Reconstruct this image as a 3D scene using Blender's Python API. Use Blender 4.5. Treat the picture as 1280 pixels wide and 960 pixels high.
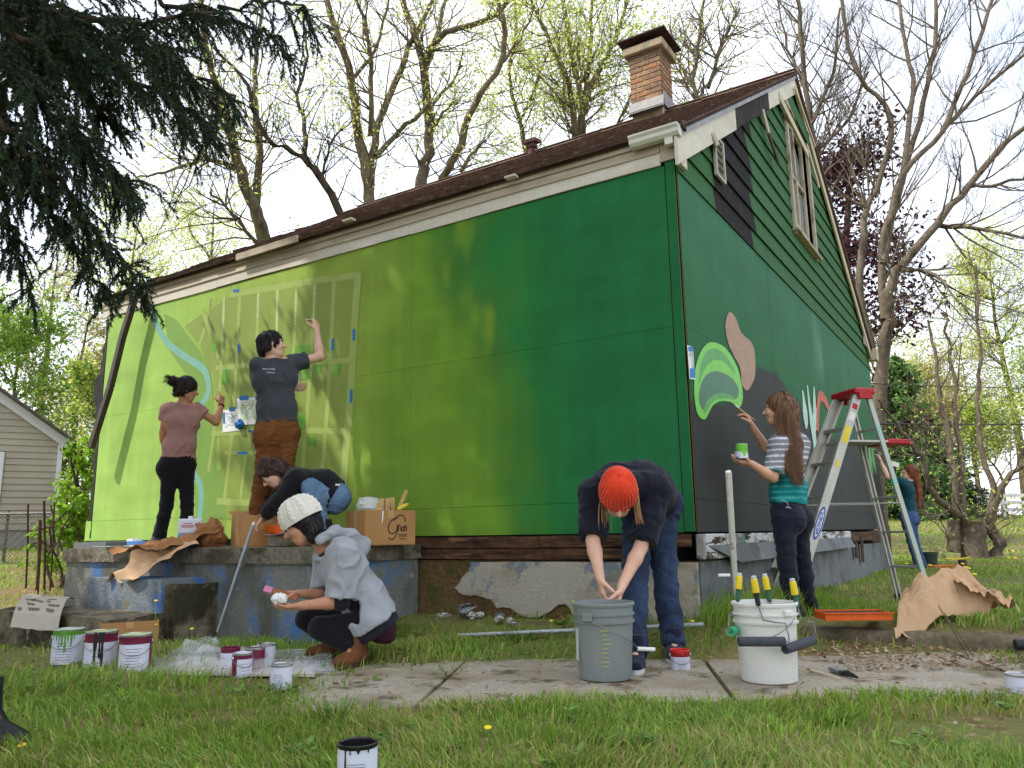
import bpy, bmesh, math, random
import numpy as np
from mathutils import Vector, Matrix
for _o in list(bpy.data.objects): bpy.data.objects.remove(_o)
SC = bpy.context.scene
COL = SC.collection
# ---------------------------------------------------------------- camera
FPX, PITCH, ROLL, CAMH = 981.2, .1889, -.0148, .76
_fw = np.array([0, math.cos(PITCH), math.sin(PITCH)]); _up0 = np.array([0, -math.sin(PITCH), math.cos(PITCH)]); _rt0 = np.array([1., 0, 0])
_rt = math.cos(ROLL)*_rt0 + math.sin(ROLL)*_up0; _up = -math.sin(ROLL)*_rt0 + math.cos(ROLL)*_up0
CAM = np.array([0, 0, CAMH])
cd = bpy.data.cameras.new('camera'); cam = bpy.data.objects.new('camera', cd); COL.objects.link(cam)
cd.sensor_width = 36; cd.lens = FPX/1280*36; cd.clip_start = .05; cd.clip_end = 2000
_m = Matrix.Identity(4)
for i in range(3):
    _m[i][0] = _rt[i]; _m[i][1] = _up[i]; _m[i][2] = -_fw[i]; _m[i][3] = CAM[i]
cam.matrix_world = _m
SC.camera = cam
# ---------------------------------------------------------------- light
SUN_AZ, SUN_EL = math.radians(259), math.radians(51)      # compass-like: 0 = +y, clockwise
SUN_STR, SKY_STR, EXPO = 2.3, .15, 1.14
VEIL = (5.6, 5.75, 6.2)
SDIR = np.array([math.sin(SUN_AZ)*math.cos(SUN_EL), math.cos(SUN_AZ)*math.cos(SUN_EL), math.sin(SUN_EL)])
wd = bpy.data.worlds.new('World'); SC.world = wd; wd.use_nodes = True
_nt = wd.node_tree; _bg = _nt.nodes['Background']
_sky = _nt.nodes.new('ShaderNodeTexSky'); _sky.sky_type = 'NISHITA'; _sky.sun_disc = False
_sky.sun_elevation = SUN_EL; _sky.sun_rotation = SUN_AZ; _sky.air_density = 1.0; _sky.dust_density = 1.5; _sky.ozone_density = 1.0
# a thin bright veil of high cloud over the whole sky
_tc = _nt.nodes.new('ShaderNodeTexCoord'); _nz = _nt.nodes.new('ShaderNodeTexNoise'); _nz.inputs['Scale'].default_value = 2.6; _nz.inputs['Detail'].default_value = 6; _nz.inputs['Roughness'].default_value = .55
_mr = _nt.nodes.new('ShaderNodeMapRange'); _mr.inputs[1].default_value = .34; _mr.inputs[2].default_value = .62; _mr.inputs[3].default_value = .42; _mr.inputs[4].default_value = .93
_mx = _nt.nodes.new('ShaderNodeMix'); _mx.data_type = 'RGBA'; _mx.inputs[7].default_value = (*VEIL, 1)
_nt.links.new(_tc.outputs['Generated'], _nz.inputs['Vector']); _nt.links.new(_nz.outputs[0], _mr.inputs[0]); _nt.links.new(_mr.outputs[0], _mx.inputs[0]); _nt.links.new(_sky.outputs[0], _mx.inputs[6])
_nt.links.new(_mx.outputs[2], _bg.inputs[0]); _bg.inputs[1].default_value = SKY_STR
sd = bpy.data.lights.new('sun', 'SUN'); so = bpy.data.objects.new('sun', sd); COL.objects.link(so)
sd.energy = SUN_STR; sd.angle = math.radians(.6); sd.color = (1, .95, .86)
so.rotation_euler = Vector(SDIR).to_track_quat('Z', 'Y').to_euler(); so.location = (0, 0, 30)
SC.render.engine = 'CYCLES'
SC.view_settings.view_transform = 'Standard'; SC.view_settings.look = 'None'; SC.view_settings.gamma = 1
SC.view_settings.exposure = EXPO
SC.render.resolution_x = 1024; SC.render.resolution_y = 768
SC.cycles.transparent_max_bounces = 24
SC.cycles.max_bounces = 6; SC.cycles.diffuse_bounces = 3; SC.cycles.glossy_bounces = 2; SC.cycles.transmission_bounces = 4
# ---------------------------------------------------------------- places measured from the photograph
def ray(x, y): return _fw + _rt*(x-640)/FPX + _up*(480-y)/FPX
def atz(x, y, z=0.):
    d = ray(x, y); return CAM + d*(z-CAMH)/d[2]
def aty(x, y, Y):
    d = ray(x, y); return CAM + d*Y/d[1]
PHI = .5652; WS = 1.06
HO = np.array([1.152*WS, 5.0715*WS, 0.])
HA = np.array([-math.cos(PHI), math.sin(PHI), 0.]); HG = np.array([math.sin(PHI), math.cos(PHI), 0.]); HZ = np.array([0, 0, 1.])
def HP(u, v, z): return HO + HA*u + HG*v + HZ*z
def uv_of(P):
    q = np.asarray(P)-HO; return q@HA, q@HG
def wl(x, y, v=0.):
    d = ray(x, y); t = ((HO+HG*v-CAM)@HG)/(d@HG); P = CAM+t*d; return (P-HO)@HA, P[2]
def wg(x, y, u=0.):
    d = ray(x, y); t = ((HO+HA*u-CAM)@HA)/(d@HA); P = CAM+t*d; return (P-HO)@HG, P[2]
def folds(p, n, seed, f0=1.5, f1=7., amp=.03):
    """sharp random creases, as in crumpled paper: sums of triangle waves"""
    r = np.random.RandomState(seed); z = 0
    for k in range(n):
        d = r.randn(2); d /= np.linalg.norm(d); f = f0*(f1/f0)**(k/max(1, n-1)); w = p[..., 0]*d[0]+p[..., 1]*d[1]+.05*vnoise(np.stack([p[..., 0], p[..., 1], 0*p[..., 0]], -1), 3., seed+k); m = sstep(.35, .6, vnoise(np.stack([p[..., 0], p[..., 1], 0*p[..., 0]+k], -1), f*.45, seed+k)); z = z+amp*(f0/f)**.9*(np.abs((w*f+r.rand()) % 1-.5)*2-.5)*m
    return z
def sstep(a, b, x):
    t = np.clip((np.asarray(x, float)-a)/(b-a), 0, 1); return t*t*(3-2*t)
def gz(x, y):
    x = np.asarray(x, float); y = np.asarray(y, float)
    u = (x-HO[0])*HA[0]+(y-HO[1])*HA[1]; v = (x-HO[0])*HG[0]+(y-HO[1])*HG[1]
    right = sstep(-.2, -.7, u)
    z = .13*((1-right)*sstep(-.75, -.15, v) + right*sstep(.36, .52, v))
    z = z + 1.15*sstep(11, 40, y)*sstep(-2, 4, x) + .45*sstep(7.5, 16, y)*sstep(-2.5, -6, x) + .7*sstep(11, 40, y)*sstep(-2, -8, x)
    band = sstep(3.5, 3.66, y)*sstep(4.82, 4.66, y)*sstep(-1.1, -.6, x)*sstep(2.75, 2.3, x)
    z = z + .05*sstep(2.9, 1.6, y) + .05*(1-band)*sstep(6.5, 5., y)
    n = np.sin(x*1.7+.3)*np.cos(y*1.3+1.1)*.012 + np.sin(x*4.1+y*2.3)*.006 + np.sin(x*11.+y*5.)*np.sin(y*13.-x*3.)*.004
    return z + n
# ---------------------------------------------------------------- value noise
_rs = np.random.RandomState(7); _NT = _rs.rand(64, 64, 64).astype(np.float32)
def vnoise(p, f=1., seed=0):
    p = np.asarray(p, float)*f + seed*17.31; i = np.floor(p).astype(int); t = p-i; t = t*t*(3-2*t)
    r = 0
    for a in (0, 1):
        for b in (0, 1):
            for c in (0, 1):
                w = (t[..., 0] if a else 1-t[..., 0])*(t[..., 1] if b else 1-t[..., 1])*(t[..., 2] if c else 1-t[..., 2])
                r = r + w*_NT[(i[..., 0]+a) & 63, (i[..., 1]+b) & 63, (i[..., 2]+c) & 63]
    return r
def fbm(p, f=1., o=3, seed=0):
    r = 0; a = 1; s = 0
    for k in range(o):
        r = r + a*vnoise(p, f*2**k, seed+k); s += a; a *= .5
    return r/s
def lin(r, g, b):
    f = lambda c: (c/255/12.92 if c/255 <= .04045 else ((c/255+.055)/1.055)**2.4)
    return (f(r), f(g), f(b))
# ---------------------------------------------------------------- materials
MATS = {}
def nodes(m): 
    m.use_nodes = True; nt = m.node_tree; return nt, nt.nodes['Principled BSDF']
def mat(name, col, rough=.8, var=.25, scale=6., bump=0., bscale=60., spec=.3, metal=0., col2=None, detail=5., attr=None, trans=0., sheen=0., stretch=None, lo=.3, hi=.7, vscale=None):
    """noise-varied colour (between col*(1-var) and col*(1+var), or col and col2) with a fine noise bump; attr = colour attribute"""
    if name in MATS: return MATS[name]
    m = bpy.data.materials.new(name); nt, b = nodes(m); N = nt.nodes; L = nt.links
    tc = N.new('ShaderNodeTexCoord'); src = tc.outputs['Object']
    if stretch:
        mp = N.new('ShaderNodeMapping'); L.new(src, mp.inputs[0]); mp.inputs['Scale'].default_value = stretch; src = mp.outputs[0]
    nz = N.new('ShaderNodeTexNoise'); nz.inputs['Scale'].default_value = scale; nz.inputs['Detail'].default_value = detail; L.new(src, nz.inputs['Vector'])
    rp = N.new('ShaderNodeValToRGB'); L.new(nz.outputs['Fac'], rp.inputs[0]); rp.color_ramp.elements[0].position = lo; rp.color_ramp.elements[1].position = hi
    if attr:
        at = N.new('ShaderNodeVertexColor'); at.layer_name = attr
        rp.color_ramp.elements[0].color = (1-var,)*3+(1,); rp.color_ramp.elements[1].color = (1+var,)*3+(1,)
        mx = N.new('ShaderNodeMix'); mx.data_type = 'RGBA'; mx.blend_type = 'MULTIPLY'; mx.inputs[0].default_value = 1
        L.new(at.outputs[0], mx.inputs[6]); L.new(rp.outputs[0], mx.inputs[7]); out = mx.outputs[2]
    else:
        c1 = [c*(1-var) for c in col] if col2 is None else col
        c2 = [min(1, c*(1+var)) for c in col] if col2 is None else col2
        rp.color_ramp.elements[0].color = (*c1, 1); rp.color_ramp.elements[1].color = (*c2, 1); out = rp.outputs[0]
    L.new(out, b.inputs['Base Color'])
    b.inputs['Roughness'].default_value = rough; b.inputs['Metallic'].default_value = metal; b.inputs['Specular IOR Level'].default_value = spec
    if sheen: b.inputs['Sheen Weight'].default_value = sheen
    if bump:
        n2 = N.new('ShaderNodeTexNoise'); n2.inputs['Scale'].default_value = bscale; n2.inputs['Detail'].default_value = 4; L.new(src, n2.inputs['Vector'])
        bp = N.new('ShaderNodeBump'); bp.inputs['Strength'].default_value = bump; bp.inputs['Distance'].default_value = .01; L.new(n2.outputs['Fac'], bp.inputs['Height']); L.new(bp.outputs[0], b.inputs['Normal'])
    if trans:
        tr = N.new('ShaderNodeBsdfTranslucent'); L.new(out, tr.inputs[0]); ms = N.new('ShaderNodeMixShader'); ms.inputs[0].default_value = trans
        L.new(b.outputs[0], ms.inputs[1]); L.new(tr.outputs[0], ms.inputs[2]); L.new(ms.outputs[0], N['Material Output'].inputs[0])
    MATS[name] = m; return m
def layered(name, base, layers, rough=.9, bump=.5, bscale=40., spec=.2, fv=.28):
    """base colour with patches laid over it: layers = (colour, noise scale, threshold, softness, stretch)"""
    if name in MATS: return MATS[name]
    m = bpy.data.materials.new(name); nt, b = nodes(m); N = nt.nodes; L = nt.links
    tc = N.new('ShaderNodeTexCoord')
    fine = N.new('ShaderNodeTexNoise'); fine.inputs['Scale'].default_value = bscale; fine.inputs['Detail'].default_value = 6; L.new(tc.outputs['Object'], fine.inputs['Vector'])
    r0 = N.new('ShaderNodeValToRGB'); L.new(fine.outputs[0], r0.inputs[0])
    r0.color_ramp.elements[0].position = .3; r0.color_ramp.elements[1].position = .7
    r0.color_ramp.elements[0].color = (*[c*(1-fv) for c in base], 1); r0.color_ramp.elements[1].color = (*[c*(1+fv*.9) for c in base], 1)
    cur = r0.outputs[0]
    for k, (c, s, th, so_, st) in enumerate(layers):
        mp = N.new('ShaderNodeMapping'); L.new(tc.outputs['Object'], mp.inputs[0]); mp.inputs['Scale'].default_value = st; mp.inputs['Location'].default_value = (k*7.3, k*3.1, k*5.7)
        nz = N.new('ShaderNodeTexNoise'); nz.inputs['Scale'].default_value = s; nz.inputs['Detail'].default_value = 7; nz.inputs['Roughness'].default_value = .6; L.new(mp.outputs[0], nz.inputs['Vector'])
        mr = N.new('ShaderNodeMapRange'); mr.inputs[1].default_value = th; mr.inputs[2].default_value = th+so_; L.new(nz.outputs[0], mr.inputs[0])
        mx = N.new('ShaderNodeMix'); mx.data_type = 'RGBA'; L.new(mr.outputs[0], mx.inputs[0]); L.new(cur, mx.inputs[6]); mx.inputs[7].default_value = (*c, 1); cur = mx.outputs[2]
    L.new(cur, b.inputs['Base Color']); b.inputs['Roughness'].default_value = rough; b.inputs['Specular IOR Level'].default_value = spec
    bp = N.new('ShaderNodeBump'); bp.inputs['Strength'].default_value = bump; bp.inputs['Distance'].default_value = .015; L.new(fine.outputs[0], bp.inputs['Height']); L.new(bp.outputs[0], b.inputs['Normal'])
    MATS[name] = m; return m
def flat(name, rgb, rough=.7, **k): return mat(name, lin(*rgb), rough=rough, **{**dict(var=.1, scale=8), **k})
# ---------------------------------------------------------------- objects
BASE = {}
def tag(o, label=None, cat=None, group=None, kind=None):
    if label: o['label'] = label
    if cat: o['category'] = cat
    if group: o['group'] = group
    if kind: o['kind'] = kind
    return o
def thing(name, label, cat, base, group=None):
    o = bpy.data.objects.new(name, None); COL.objects.link(o); o.empty_display_size = .1
    o.location = tuple(float(c) for c in base); BASE[o.name] = np.array(base, float); return tag(o, label, cat, group)
def mkobj(name, V, faces, mats, parent=None, base=None, fm=None, smooth=False, cols=None, counts=None):
    """V world coordinates; faces list of tuples, or a flat index array with counts"""
    V = np.asarray(V, float).reshape(-1, 3)
    b = BASE[parent.name] if parent is not None else (np.array(base, float) if base is not None else np.zeros(3))
    me = bpy.data.meshes.new(name)
    if counts is None and isinstance(faces, np.ndarray) and faces.ndim == 2:
        counts = np.full(len(faces), faces.shape[1], np.int32); faces = faces.ravel()
    if counts is None:
        counts = np.array([len(f) for f in faces], np.int32); faces = np.array([i for f in faces for i in f], np.int32)
    me.vertices.add(len(V)); me.vertices.foreach_set('co', (V-b).astype(np.float32).ravel())
    me.loops.add(len(faces)); me.loops.foreach_set('vertex_index', np.asarray(faces, np.int32))
    st = np.concatenate([[0], np.cumsum(counts)[:-1]]).astype(np.int32)
    me.polygons.add(len(counts)); me.polygons.foreach_set('loop_start', st)
    try: me.polygons.foreach_set('loop_total', np.asarray(counts, np.int32))
    except Exception: pass
    if not isinstance(mats, (list, tuple)): mats = [mats]
    for m in mats: me.materials.append(m)
    if fm is not None: me.polygons.foreach_set('material_index', np.asarray(fm, np.int32))
    me.polygons.foreach_set('use_smooth', np.full(len(counts), bool(smooth)))
    me.update(calc_edges=True); me.validate()
    if cols is not None:
        ca = me.color_attributes.new('Col', 'FLOAT_COLOR', 'POINT')
        c4 = np.ones((len(V), 4), np.float32); c4[:, :3] = cols; ca.data.foreach_set('color', c4.ravel())
    o = bpy.data.objects.new(name, me); COL.objects.link(o)
    if parent is not None: o.parent = parent
    else: o.location = tuple(b)
    BASE[o.name] = b
    return o
def frame(d):
    d = np.asarray(d, float); d = d/(np.linalg.norm(d)+1e-12); a = np.array([0, 0, 1.]) if abs(d[2]) < .9 else np.array([1., 0, 0])
    x = np.cross(a, d); x /= np.linalg.norm(x); return x, np.cross(d, x), d
def nrm(v): v = np.asarray(v, float); return v/(np.linalg.norm(v)+1e-12)
def rotm(ax, ang):
    return np.array(Matrix.Rotation(ang, 3, Vector(ax)))
class MB:
    def __init__(s): s.V = []; s.F = []; s.M = []; s.C = []
    def add(s, V, F, m=0, c=None):
        n = len(s.V); s.V += [tuple(v) for v in np.asarray(V, float)]; s.F += [tuple(int(i)+n for i in f) for f in F]
        s.M += ([m]*len(F) if np.isscalar(m) else list(m)); s.C += [c or (1, 1, 1)]*len(V); return s
    def box(s, c, size, R=None, m=0, taper=1., jit=0.):
        """box centred at c; R columns = axes"""
        h = np.array(size, float)/2; R = np.eye(3) if R is None else R; vs = []
        for sz in (-1, 1):
            t = taper if sz > 0 else 1.
            for sx, sy in ((-1, -1), (1, -1), (1, 1), (-1, 1)): vs.append(np.array([sx*h[0]*t, sy*h[1]*t, sz*h[2]])+(np.random.rand(3)-.5)*jit)
        V = np.array(vs)@np.asarray(R).T+np.asarray(c, float)
        return s.add(V, [(3, 2, 1, 0), (4, 5, 6, 7), (0, 1, 5, 4), (1, 2, 6, 5), (2, 3, 7, 6), (3, 0, 4, 7)], m)
    def bbox(s, c, size, R=None, m=0, bev=.004):
        """box with chamfered edges"""
        h = np.array(size, float)/2; bev = min(bev, h.min()*.45); R = np.eye(3) if R is None else np.asarray(R)
        V = []; idx = {}
        for sx in (-1, 1):
            for sy in (-1, 1):
                for sz in (-1, 1):
                    for ax in range(3):
                        p = np.array([sx*h[0], sy*h[1], sz*h[2]]); q = p.copy()
                        for k in range(3):
                            if k != ax: q[k] -= (sx, sy, sz)[k]*bev
                        idx[(sx, sy, sz, ax)] = len(V); V.append(q)
        F = []
        g = lambda a, b, c_, ax: idx[(a, b, c_, ax)]
        for sg in (-1, 1):
            q = [(sg, -1, -1), (sg, 1, -1), (sg, 1, 1), (sg, -1, 1)]; F.append([g(*k, 0) for k in (q if sg > 0 else q[::-1])])
            q = [(-1, sg, -1), (-1, sg, 1), (1, sg, 1), (1, sg, -1)]; F.append([g(*k, 1) for k in (q if sg > 0 else q[::-1])])
            q = [(-1, -1, sg), (1, -1, sg), (1, 1, sg), (-1, 1, sg)]; F.append([g(*k, 2) for k in (q if sg > 0 else q[::-1])])
        for a in (-1, 1):
            for b in (-1, 1):
                F.append([g(a, b, -1, 0), g(a, b, 1, 0), g(a, b, 1, 1), g(a, b, -1, 1)])
                F.append([g(a, -1, b, 0), g(a, 1, b, 0), g(a, 1, b, 2), g(a, -1, b, 2)])
                F.append([g(-1, a, b, 1), g(1, a, b, 1), g(1, a, b, 2), g(-1, a, b, 2)])
                for c_ in (-1, 1): F.append([g(a, b, c_, 0), g(a, b, c_, 1), g(a, b, c_, 2)])
        V = np.array(V)
        F2 = []
        for f in F:
            n = np.cross(V[f[1]]-V[f[0]], V[f[2]]-V[f[0]]); F2.append(tuple(f) if n@V[list(f)].mean(0) > 0 else tuple(f[::-1]))
        return s.add(V@R.T+np.asarray(c, float), F2, m)
    def tube(s, P, r, n=8, m=0, cap=True, closed=False):
        P = np.asarray(P, float); k = len(P); r = np.full(k, r) if np.isscalar(r) else np.asarray(r, float)
        T = np.gradient(P, axis=0); T /= (np.linalg.norm(T, axis=1)[:, None]+1e-12)
        x, y, _ = frame(T[0]); V = []
        a = np.arange(n)*2*math.pi/n
        for i in range(k):
            x = x-T[i]*(x@T[i]); x = nrm(x); y = np.cross(T[i], x)
            V.append(P[i]+r[i]*(np.cos(a)[:, None]*x+np.sin(a)[:, None]*y))
        V = np.concatenate(V); F = []
        for i in range(k-1):
            for j in range(n): F.append((i*n+j, i*n+(j+1) % n, (i+1)*n+(j+1) % n, (i+1)*n+j))
        if cap: F.append(tuple(range(n))[::-1]); F.append(tuple((k-1)*n+j for j in range(n)))
        return s.add(V, F, m)
    def lathe(s, prof, c, R=None, n=32, m=None, cap=(True, True)):
        """prof: (radius, height) list along local z; m per ring segment"""
        R = np.eye(3) if R is None else np.asarray(R); a = np.arange(n)*2*math.pi/n
        V = np.concatenate([np.stack([r*np.cos(a), r*np.sin(a), np.full(n, z)], 1) for r, z in prof])@R.T+np.asarray(c, float)
        F = []; M = []
        for i in range(len(prof)-1):
            for j in range(n):
                F.append((i*n+j, i*n+(j+1) % n, (i+1)*n+(j+1) % n, (i+1)*n+j))
                mm = 0 if m is None else m[i]; M.append(mm(j/n) if callable(mm) else mm)
        k = len(prof)-1
        if cap[0]: F.append(tuple(range(n))[::-1]); M.append(M[0])
        if cap[1]: F.append(tuple(k*n+j for j in range(n))); M.append(M[-1])
        return s.add(V, F, M)
    def prism(s, poly, nv, m=0):
        """planar polygon (3d points, counter-clockwise seen from +nv) extruded by -nv"""
        P = np.asarray(poly, float); n = len(P); V = np.concatenate([P, P-np.asarray(nv)])
        F = [tuple(range(n)), tuple(range(n, 2*n))[::-1]]+[(i, n+i, n+(i+1) % n, (i+1) % n) for i in range(n)]
        return s.add(V, F, m)
    def sheet(s, poly, m=0): return s.add(poly, [tuple(range(len(poly)))], m)
    def grid(s, fn, nu, nv, m=0, closed_u=False):
        V = [fn(i/(nu if closed_u else nu-1), j/(nv-1)) for j in range(nv) for i in range(nu)]
        F = []
        for j in range(nv-1):
            for i in range(nu if closed_u else nu-1):
                i2 = (i+1) % nu; F.append((j*nu+i, j*nu+i2, (j+1)*nu+i2, (j+1)*nu+i))
        return s.add(V, F, m)
    def gridv(s, P, m=0):
        """grid from an array (nv, nu, 3)"""
        nv, nu = P.shape[:2]; i = np.arange(nv*nu).reshape(nv, nu); return s.add(P.reshape(-1, 3), np.stack([i[:-1, :-1], i[:-1, 1:], i[1:, 1:], i[1:, :-1]], -1).reshape(-1, 4).tolist(), m)
    def build(s, name, mats, parent=None, base=None, smooth=False, col=False):
        return mkobj(name, s.V, s.F, mats, parent, base, fm=s.M, smooth=smooth, cols=np.array(s.C) if col else None)
def autosmooth(o, ang=40):
    me = o.data
    me.polygons.foreach_set('use_smooth', np.ones(len(me.polygons), bool))
    try: me.set_sharp_from_angle(angle=math.radians(ang))
    except Exception: pass
    return o
def R_from(x, y, z): return np.stack([x, y, z], 1)
HR = R_from(-HA, HG, HZ)                 # house axes: x runs right along the long wall, y into the house
def rz(a): c, s_ = math.cos(a), math.sin(a); return np.array([[c, -s_, 0], [s_, c, 0], [0, 0, 1.]])
random.seed(3); np.random.seed(3)
# ================================================================ GROUND
def build_ground():
    xs = np.unique(np.concatenate([np.linspace(-400, -30, 16), np.linspace(-30, -8, 34), np.linspace(-8, 9, 100), np.linspace(9, 30, 50), np.linspace(30, 400, 16)]))
    ys = np.unique(np.concatenate([np.linspace(-60, -4, 14), np.linspace(-4, 1.5, 16), np.linspace(1.5, 8, 75), np.linspace(8, 30, 40), np.linspace(30, 90, 30), np.linspace(90, 700, 14)]))
    X, Y = np.meshgrid(xs, ys); Z = gz(X, Y); V = np.stack([X, Y, Z], -1).reshape(-1, 3)
    ny, nx = X.shape; i = np.arange(ny*nx).reshape(ny, nx)
    F = np.stack([i[:-1, :-1], i[:-1, 1:], i[1:, 1:], i[1:, :-1]], -1).reshape(-1, 4)
    m = layered('soil', lin(118, 100, 70), [(lin(104, 110, 54), 1.6, .48, .2, (1, 1, 1)), (lin(98, 114, 48), .5, .44, .2, (1, 1, 1)), (lin(104, 84, 58), 5., .56, .1, (1, 1, 1)), (lin(150, 132, 96), 22., .6, .06, (1, 1, 1))], rough=.95, bump=.7, bscale=35)
    tag(mkobj('ground', V, F, m, smooth=True), kind='structure')
build_ground()
CONC = layered('concrete_path', lin(164, 155, 138), [(lin(140, 128, 106), 2.2, .46, .2, (1, 1, 1)), (lin(94, 82, 60), 5., .56, .1, (1, 1, 1)), (lin(104, 96, 66), 1.4, .56, .12, (1, 1, 1)), (lin(172, 164, 148), 11., .62, .06, (1, 1, 1)), (lin(66, 60, 50), 16., .68, .04, (1, 1, 1))], bump=.6, bscale=70)
def build_path():
    root = bpy.data.objects.new('path', None); COL.objects.link(root); BASE[root.name] = np.zeros(3); tag(root, kind='structure')
    xs = [-1.15, -.45, .93, 2.38, 3.9]; rnd = random.Random(5)
    for k in range(4):
        a, b = xs[k]+.012, xs[k+1]-.012; y0, y1 = 3.48, 4.84
        sh = .28*((a+b)/2)*0; n = 14; P = []
        sk = .16
        for i in range(n): t = i/n; P.append((a+(b-a)*t+rnd.uniform(-.004, .004), y0+rnd.uniform(-.02, .03)))
        for i in range(n): t = i/n; P.append((b+sk*t, y0+(y1-y0)*t))
        for i in range(n): t = i/n; P.append((b+sk+(a-b)*t, y1+rnd.uniform(-.03, .03)))
        for i in range(n): t = i/n; P.append((a+sk*(1-t), y1+(y0-y1)*t))
        z = .040+rnd.uniform(-.003, .003)
        mb = MB(); mb.prism([(x, y, z+.004*math.sin(x*3)) for x, y in P], (0, 0, .09)); mb.build('paving_slab', CONC, root)
build_path()
def build_curb():
    root = tag(bpy.data.objects.new('kerb', None), kind='structure'); COL.objects.link(root); BASE[root.name] = np.zeros(3)
    m = layered('curb_concrete', lin(112, 100, 82), [(lin(84, 76, 58), 3., .45, .2, (1, 1, 1)), (lin(70, 80, 44), 6., .58, .1, (1, 1, 1))], bump=.9, bscale=25)
    rnd = np.random.RandomState(2); u = -.55
    for k in range(3):
        u2 = u-1.3
        def fn(s, t, ua=u, ub=u2-(-.012)):
            prof = [(.33, -.1), (.33, .09), (.345, .125), (.36, .135), (.44, .14), (.455, .12), (.46, -.1)]
            v, z = prof[int(round(t*6))]; uu = ua+(ub-ua)*s; P = HP(uu, v, z)
            nn = (fbm(P[None], 9, 3)[0]-.5)*.035; return P+np.array([0, 0, nn*.6])-HG*nn
        mb = MB(); mb.grid(fn, 40, 7); mb.build('kerb_stone', m, root, smooth=True); u = u2
build_curb()
# ================================================================ HOUSE
HL, HW, HB, HT = 7.24, 8.9, .75, 3.42
RIDGE_V, RIDGE_Z, RS = 4.45, 6.5, .621
def roofz(v): return RIDGE_Z-RS*abs(v-RIDGE_V)
house = thing('house', 'boarded up gabled house with green mural panels and burnt siding', 'house', HP(3.6, 4.4, .1))
M_dark = mat('dark_interior', (.012, .011, .01), var=.4, scale=4)
def house_core():
    mb = MB(); poly = [(.03, .5), (HW-.03, .5), (HW-.03, 3.6), (RIDGE_V, 6.28), (.03, 3.6)]
    V = [HP(.16, v, z) for v, z in poly]+[HP(HL-.03, v, z) for v, z in poly]; n = 5
    mb.add(V, [tuple(range(n))[::-1], tuple(range(n, 2*n))]+[(i, (i+1) % n, n+(i+1) % n, n+i) for i in range(n)])
    mb.build('wall_frame', M_dark, house)
house_core()
# ---- mural colours on the long wall
STOPS = [(-.2, (33, 102, 60)), (.8, (34, 106, 58)), (1.35, (40, 114, 54)), (1.75, (72, 122, 46)), (2.1, (106, 146, 46)), (2.5, (112, 149, 50)), (3.0, (132, 160, 62)), (3.6, (140, 164, 70)), (4.4, (144, 168, 76)), (5.0, (146, 172, 80)), (6.0, (152, 186, 94)), (8, (154, 190, 98))]
SU = np.array([s[0] for s in STOPS]); SCOL = np.array([lin(*s[1]) for s in STOPS])
def mural_long(u, z):
    P = np.stack([u, np.zeros_like(u), z], -1)
    w = (fbm(P*np.array([1.2, 1, .8]), 1.1, 3, 1)-.5)*1.3*sstep(.6, 1.4, u)*sstep(3.4, 2.2, u) + (fbm(P, 1.1, 3, 5)-.5)*.5 - .17*(z-2)*sstep(.6, 1.3, u)*sstep(3.2, 2.2, u)
    uu = u+w; c = np.stack([np.interp(uu, SU, SCOL[:, k]) for k in range(3)], -1)
    br = .90+.2*fbm(P*np.array([1, 1, 2.2]), 2.6, 4, 9); c = c*br[..., None]
    y = sstep(.62, .8, fbm(P*np.array([2.2, 1, .9]), 1.5, 3, 12))*sstep(1.3, 1.7, u)*sstep(2.6, 2.1, u)
    c = c*(1-.45*y[..., None])+np.array(lin(146, 172, 46))*.45*y[..., None]
    d = sstep(.52, .8, fbm(P, 1.2, 3, 21))*sstep(1.7, 1.1, u); c = c*(1-.4*d[..., None])+np.array(lin(22, 84, 56))*.4*d[..., None]
    st = fbm(P*np.array([9., 1, .7]), 1.6, 3, 33)+fbm(P*np.array([1.3, 1, 7.]), 1.6, 3, 37); c = c*(.80+.20*st)[..., None]
    return np.clip(c, 0, 1)
M_mural = mat('mural_paint', (1, 1, 1), rough=.72, var=.09, scale=3, bump=.10, bscale=120, spec=.14, attr='Col')
M_ply = flat('plywood_edge', (150, 118, 70), .9)
def wall_panel(face, a0, a1, z0, z1, colfn, step, name='mural_panel', off=0., thick=.012, warp=None):
    """painted plywood sheet; face 'L' long wall (a = u) or 'G' gable (a = v)"""
    na = max(2, int((a1-a0)/step)+1); nz = max(2, int((z1-z0)/step)+1)
    a, z = np.meshgrid(np.linspace(a0, a1, na), np.linspace(z0, z1, nz)); zz = z.copy()
    if warp is not None: zz = zz+warp(a, z)
    o = np.full(a.shape, -thick-off)
    base = HO[None, None]+zz[..., None]*HZ
    V = base+(a[..., None]*HA+o[..., None]*HG if face == 'L' else a[..., None]*HG+o[..., None]*HA)
    Vb = V+(HG if face == 'L' else HA)*(thick-.001)
    i = np.arange(na*nz).reshape(nz, na); F = np.stack([i[:-1, :-1], i[:-1, 1:], i[1:, 1:], i[1:, :-1]], -1).reshape(-1, 4)
    if face == 'L': F = F[:, ::-1]
    rim = np.concatenate([i[0, :], i[1:, -1], i[-1, -2::-1], i[-2:0:-1, 0]]); n = na*nz; nr = len(rim)
    VV = np.concatenate([V.reshape(-1, 3), Vb.reshape(-1, 3)[rim]])
    k = np.arange(nr); k2 = (k+1) % nr; S = np.stack([rim[k], n+k, n+k2, rim[k2]], -1)
    if face == 'G': S = S[:, ::-1]
    S = S[:, ::-1]
    cols = colfn(a, z).reshape(-1, 3); cols = np.concatenate([cols, np.tile(np.array(lin(120, 105, 60)), (nr, 1))])
    return mkobj(name, VV, np.concatenate([F, S]), M_mural, house, cols=cols, smooth=False)
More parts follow.
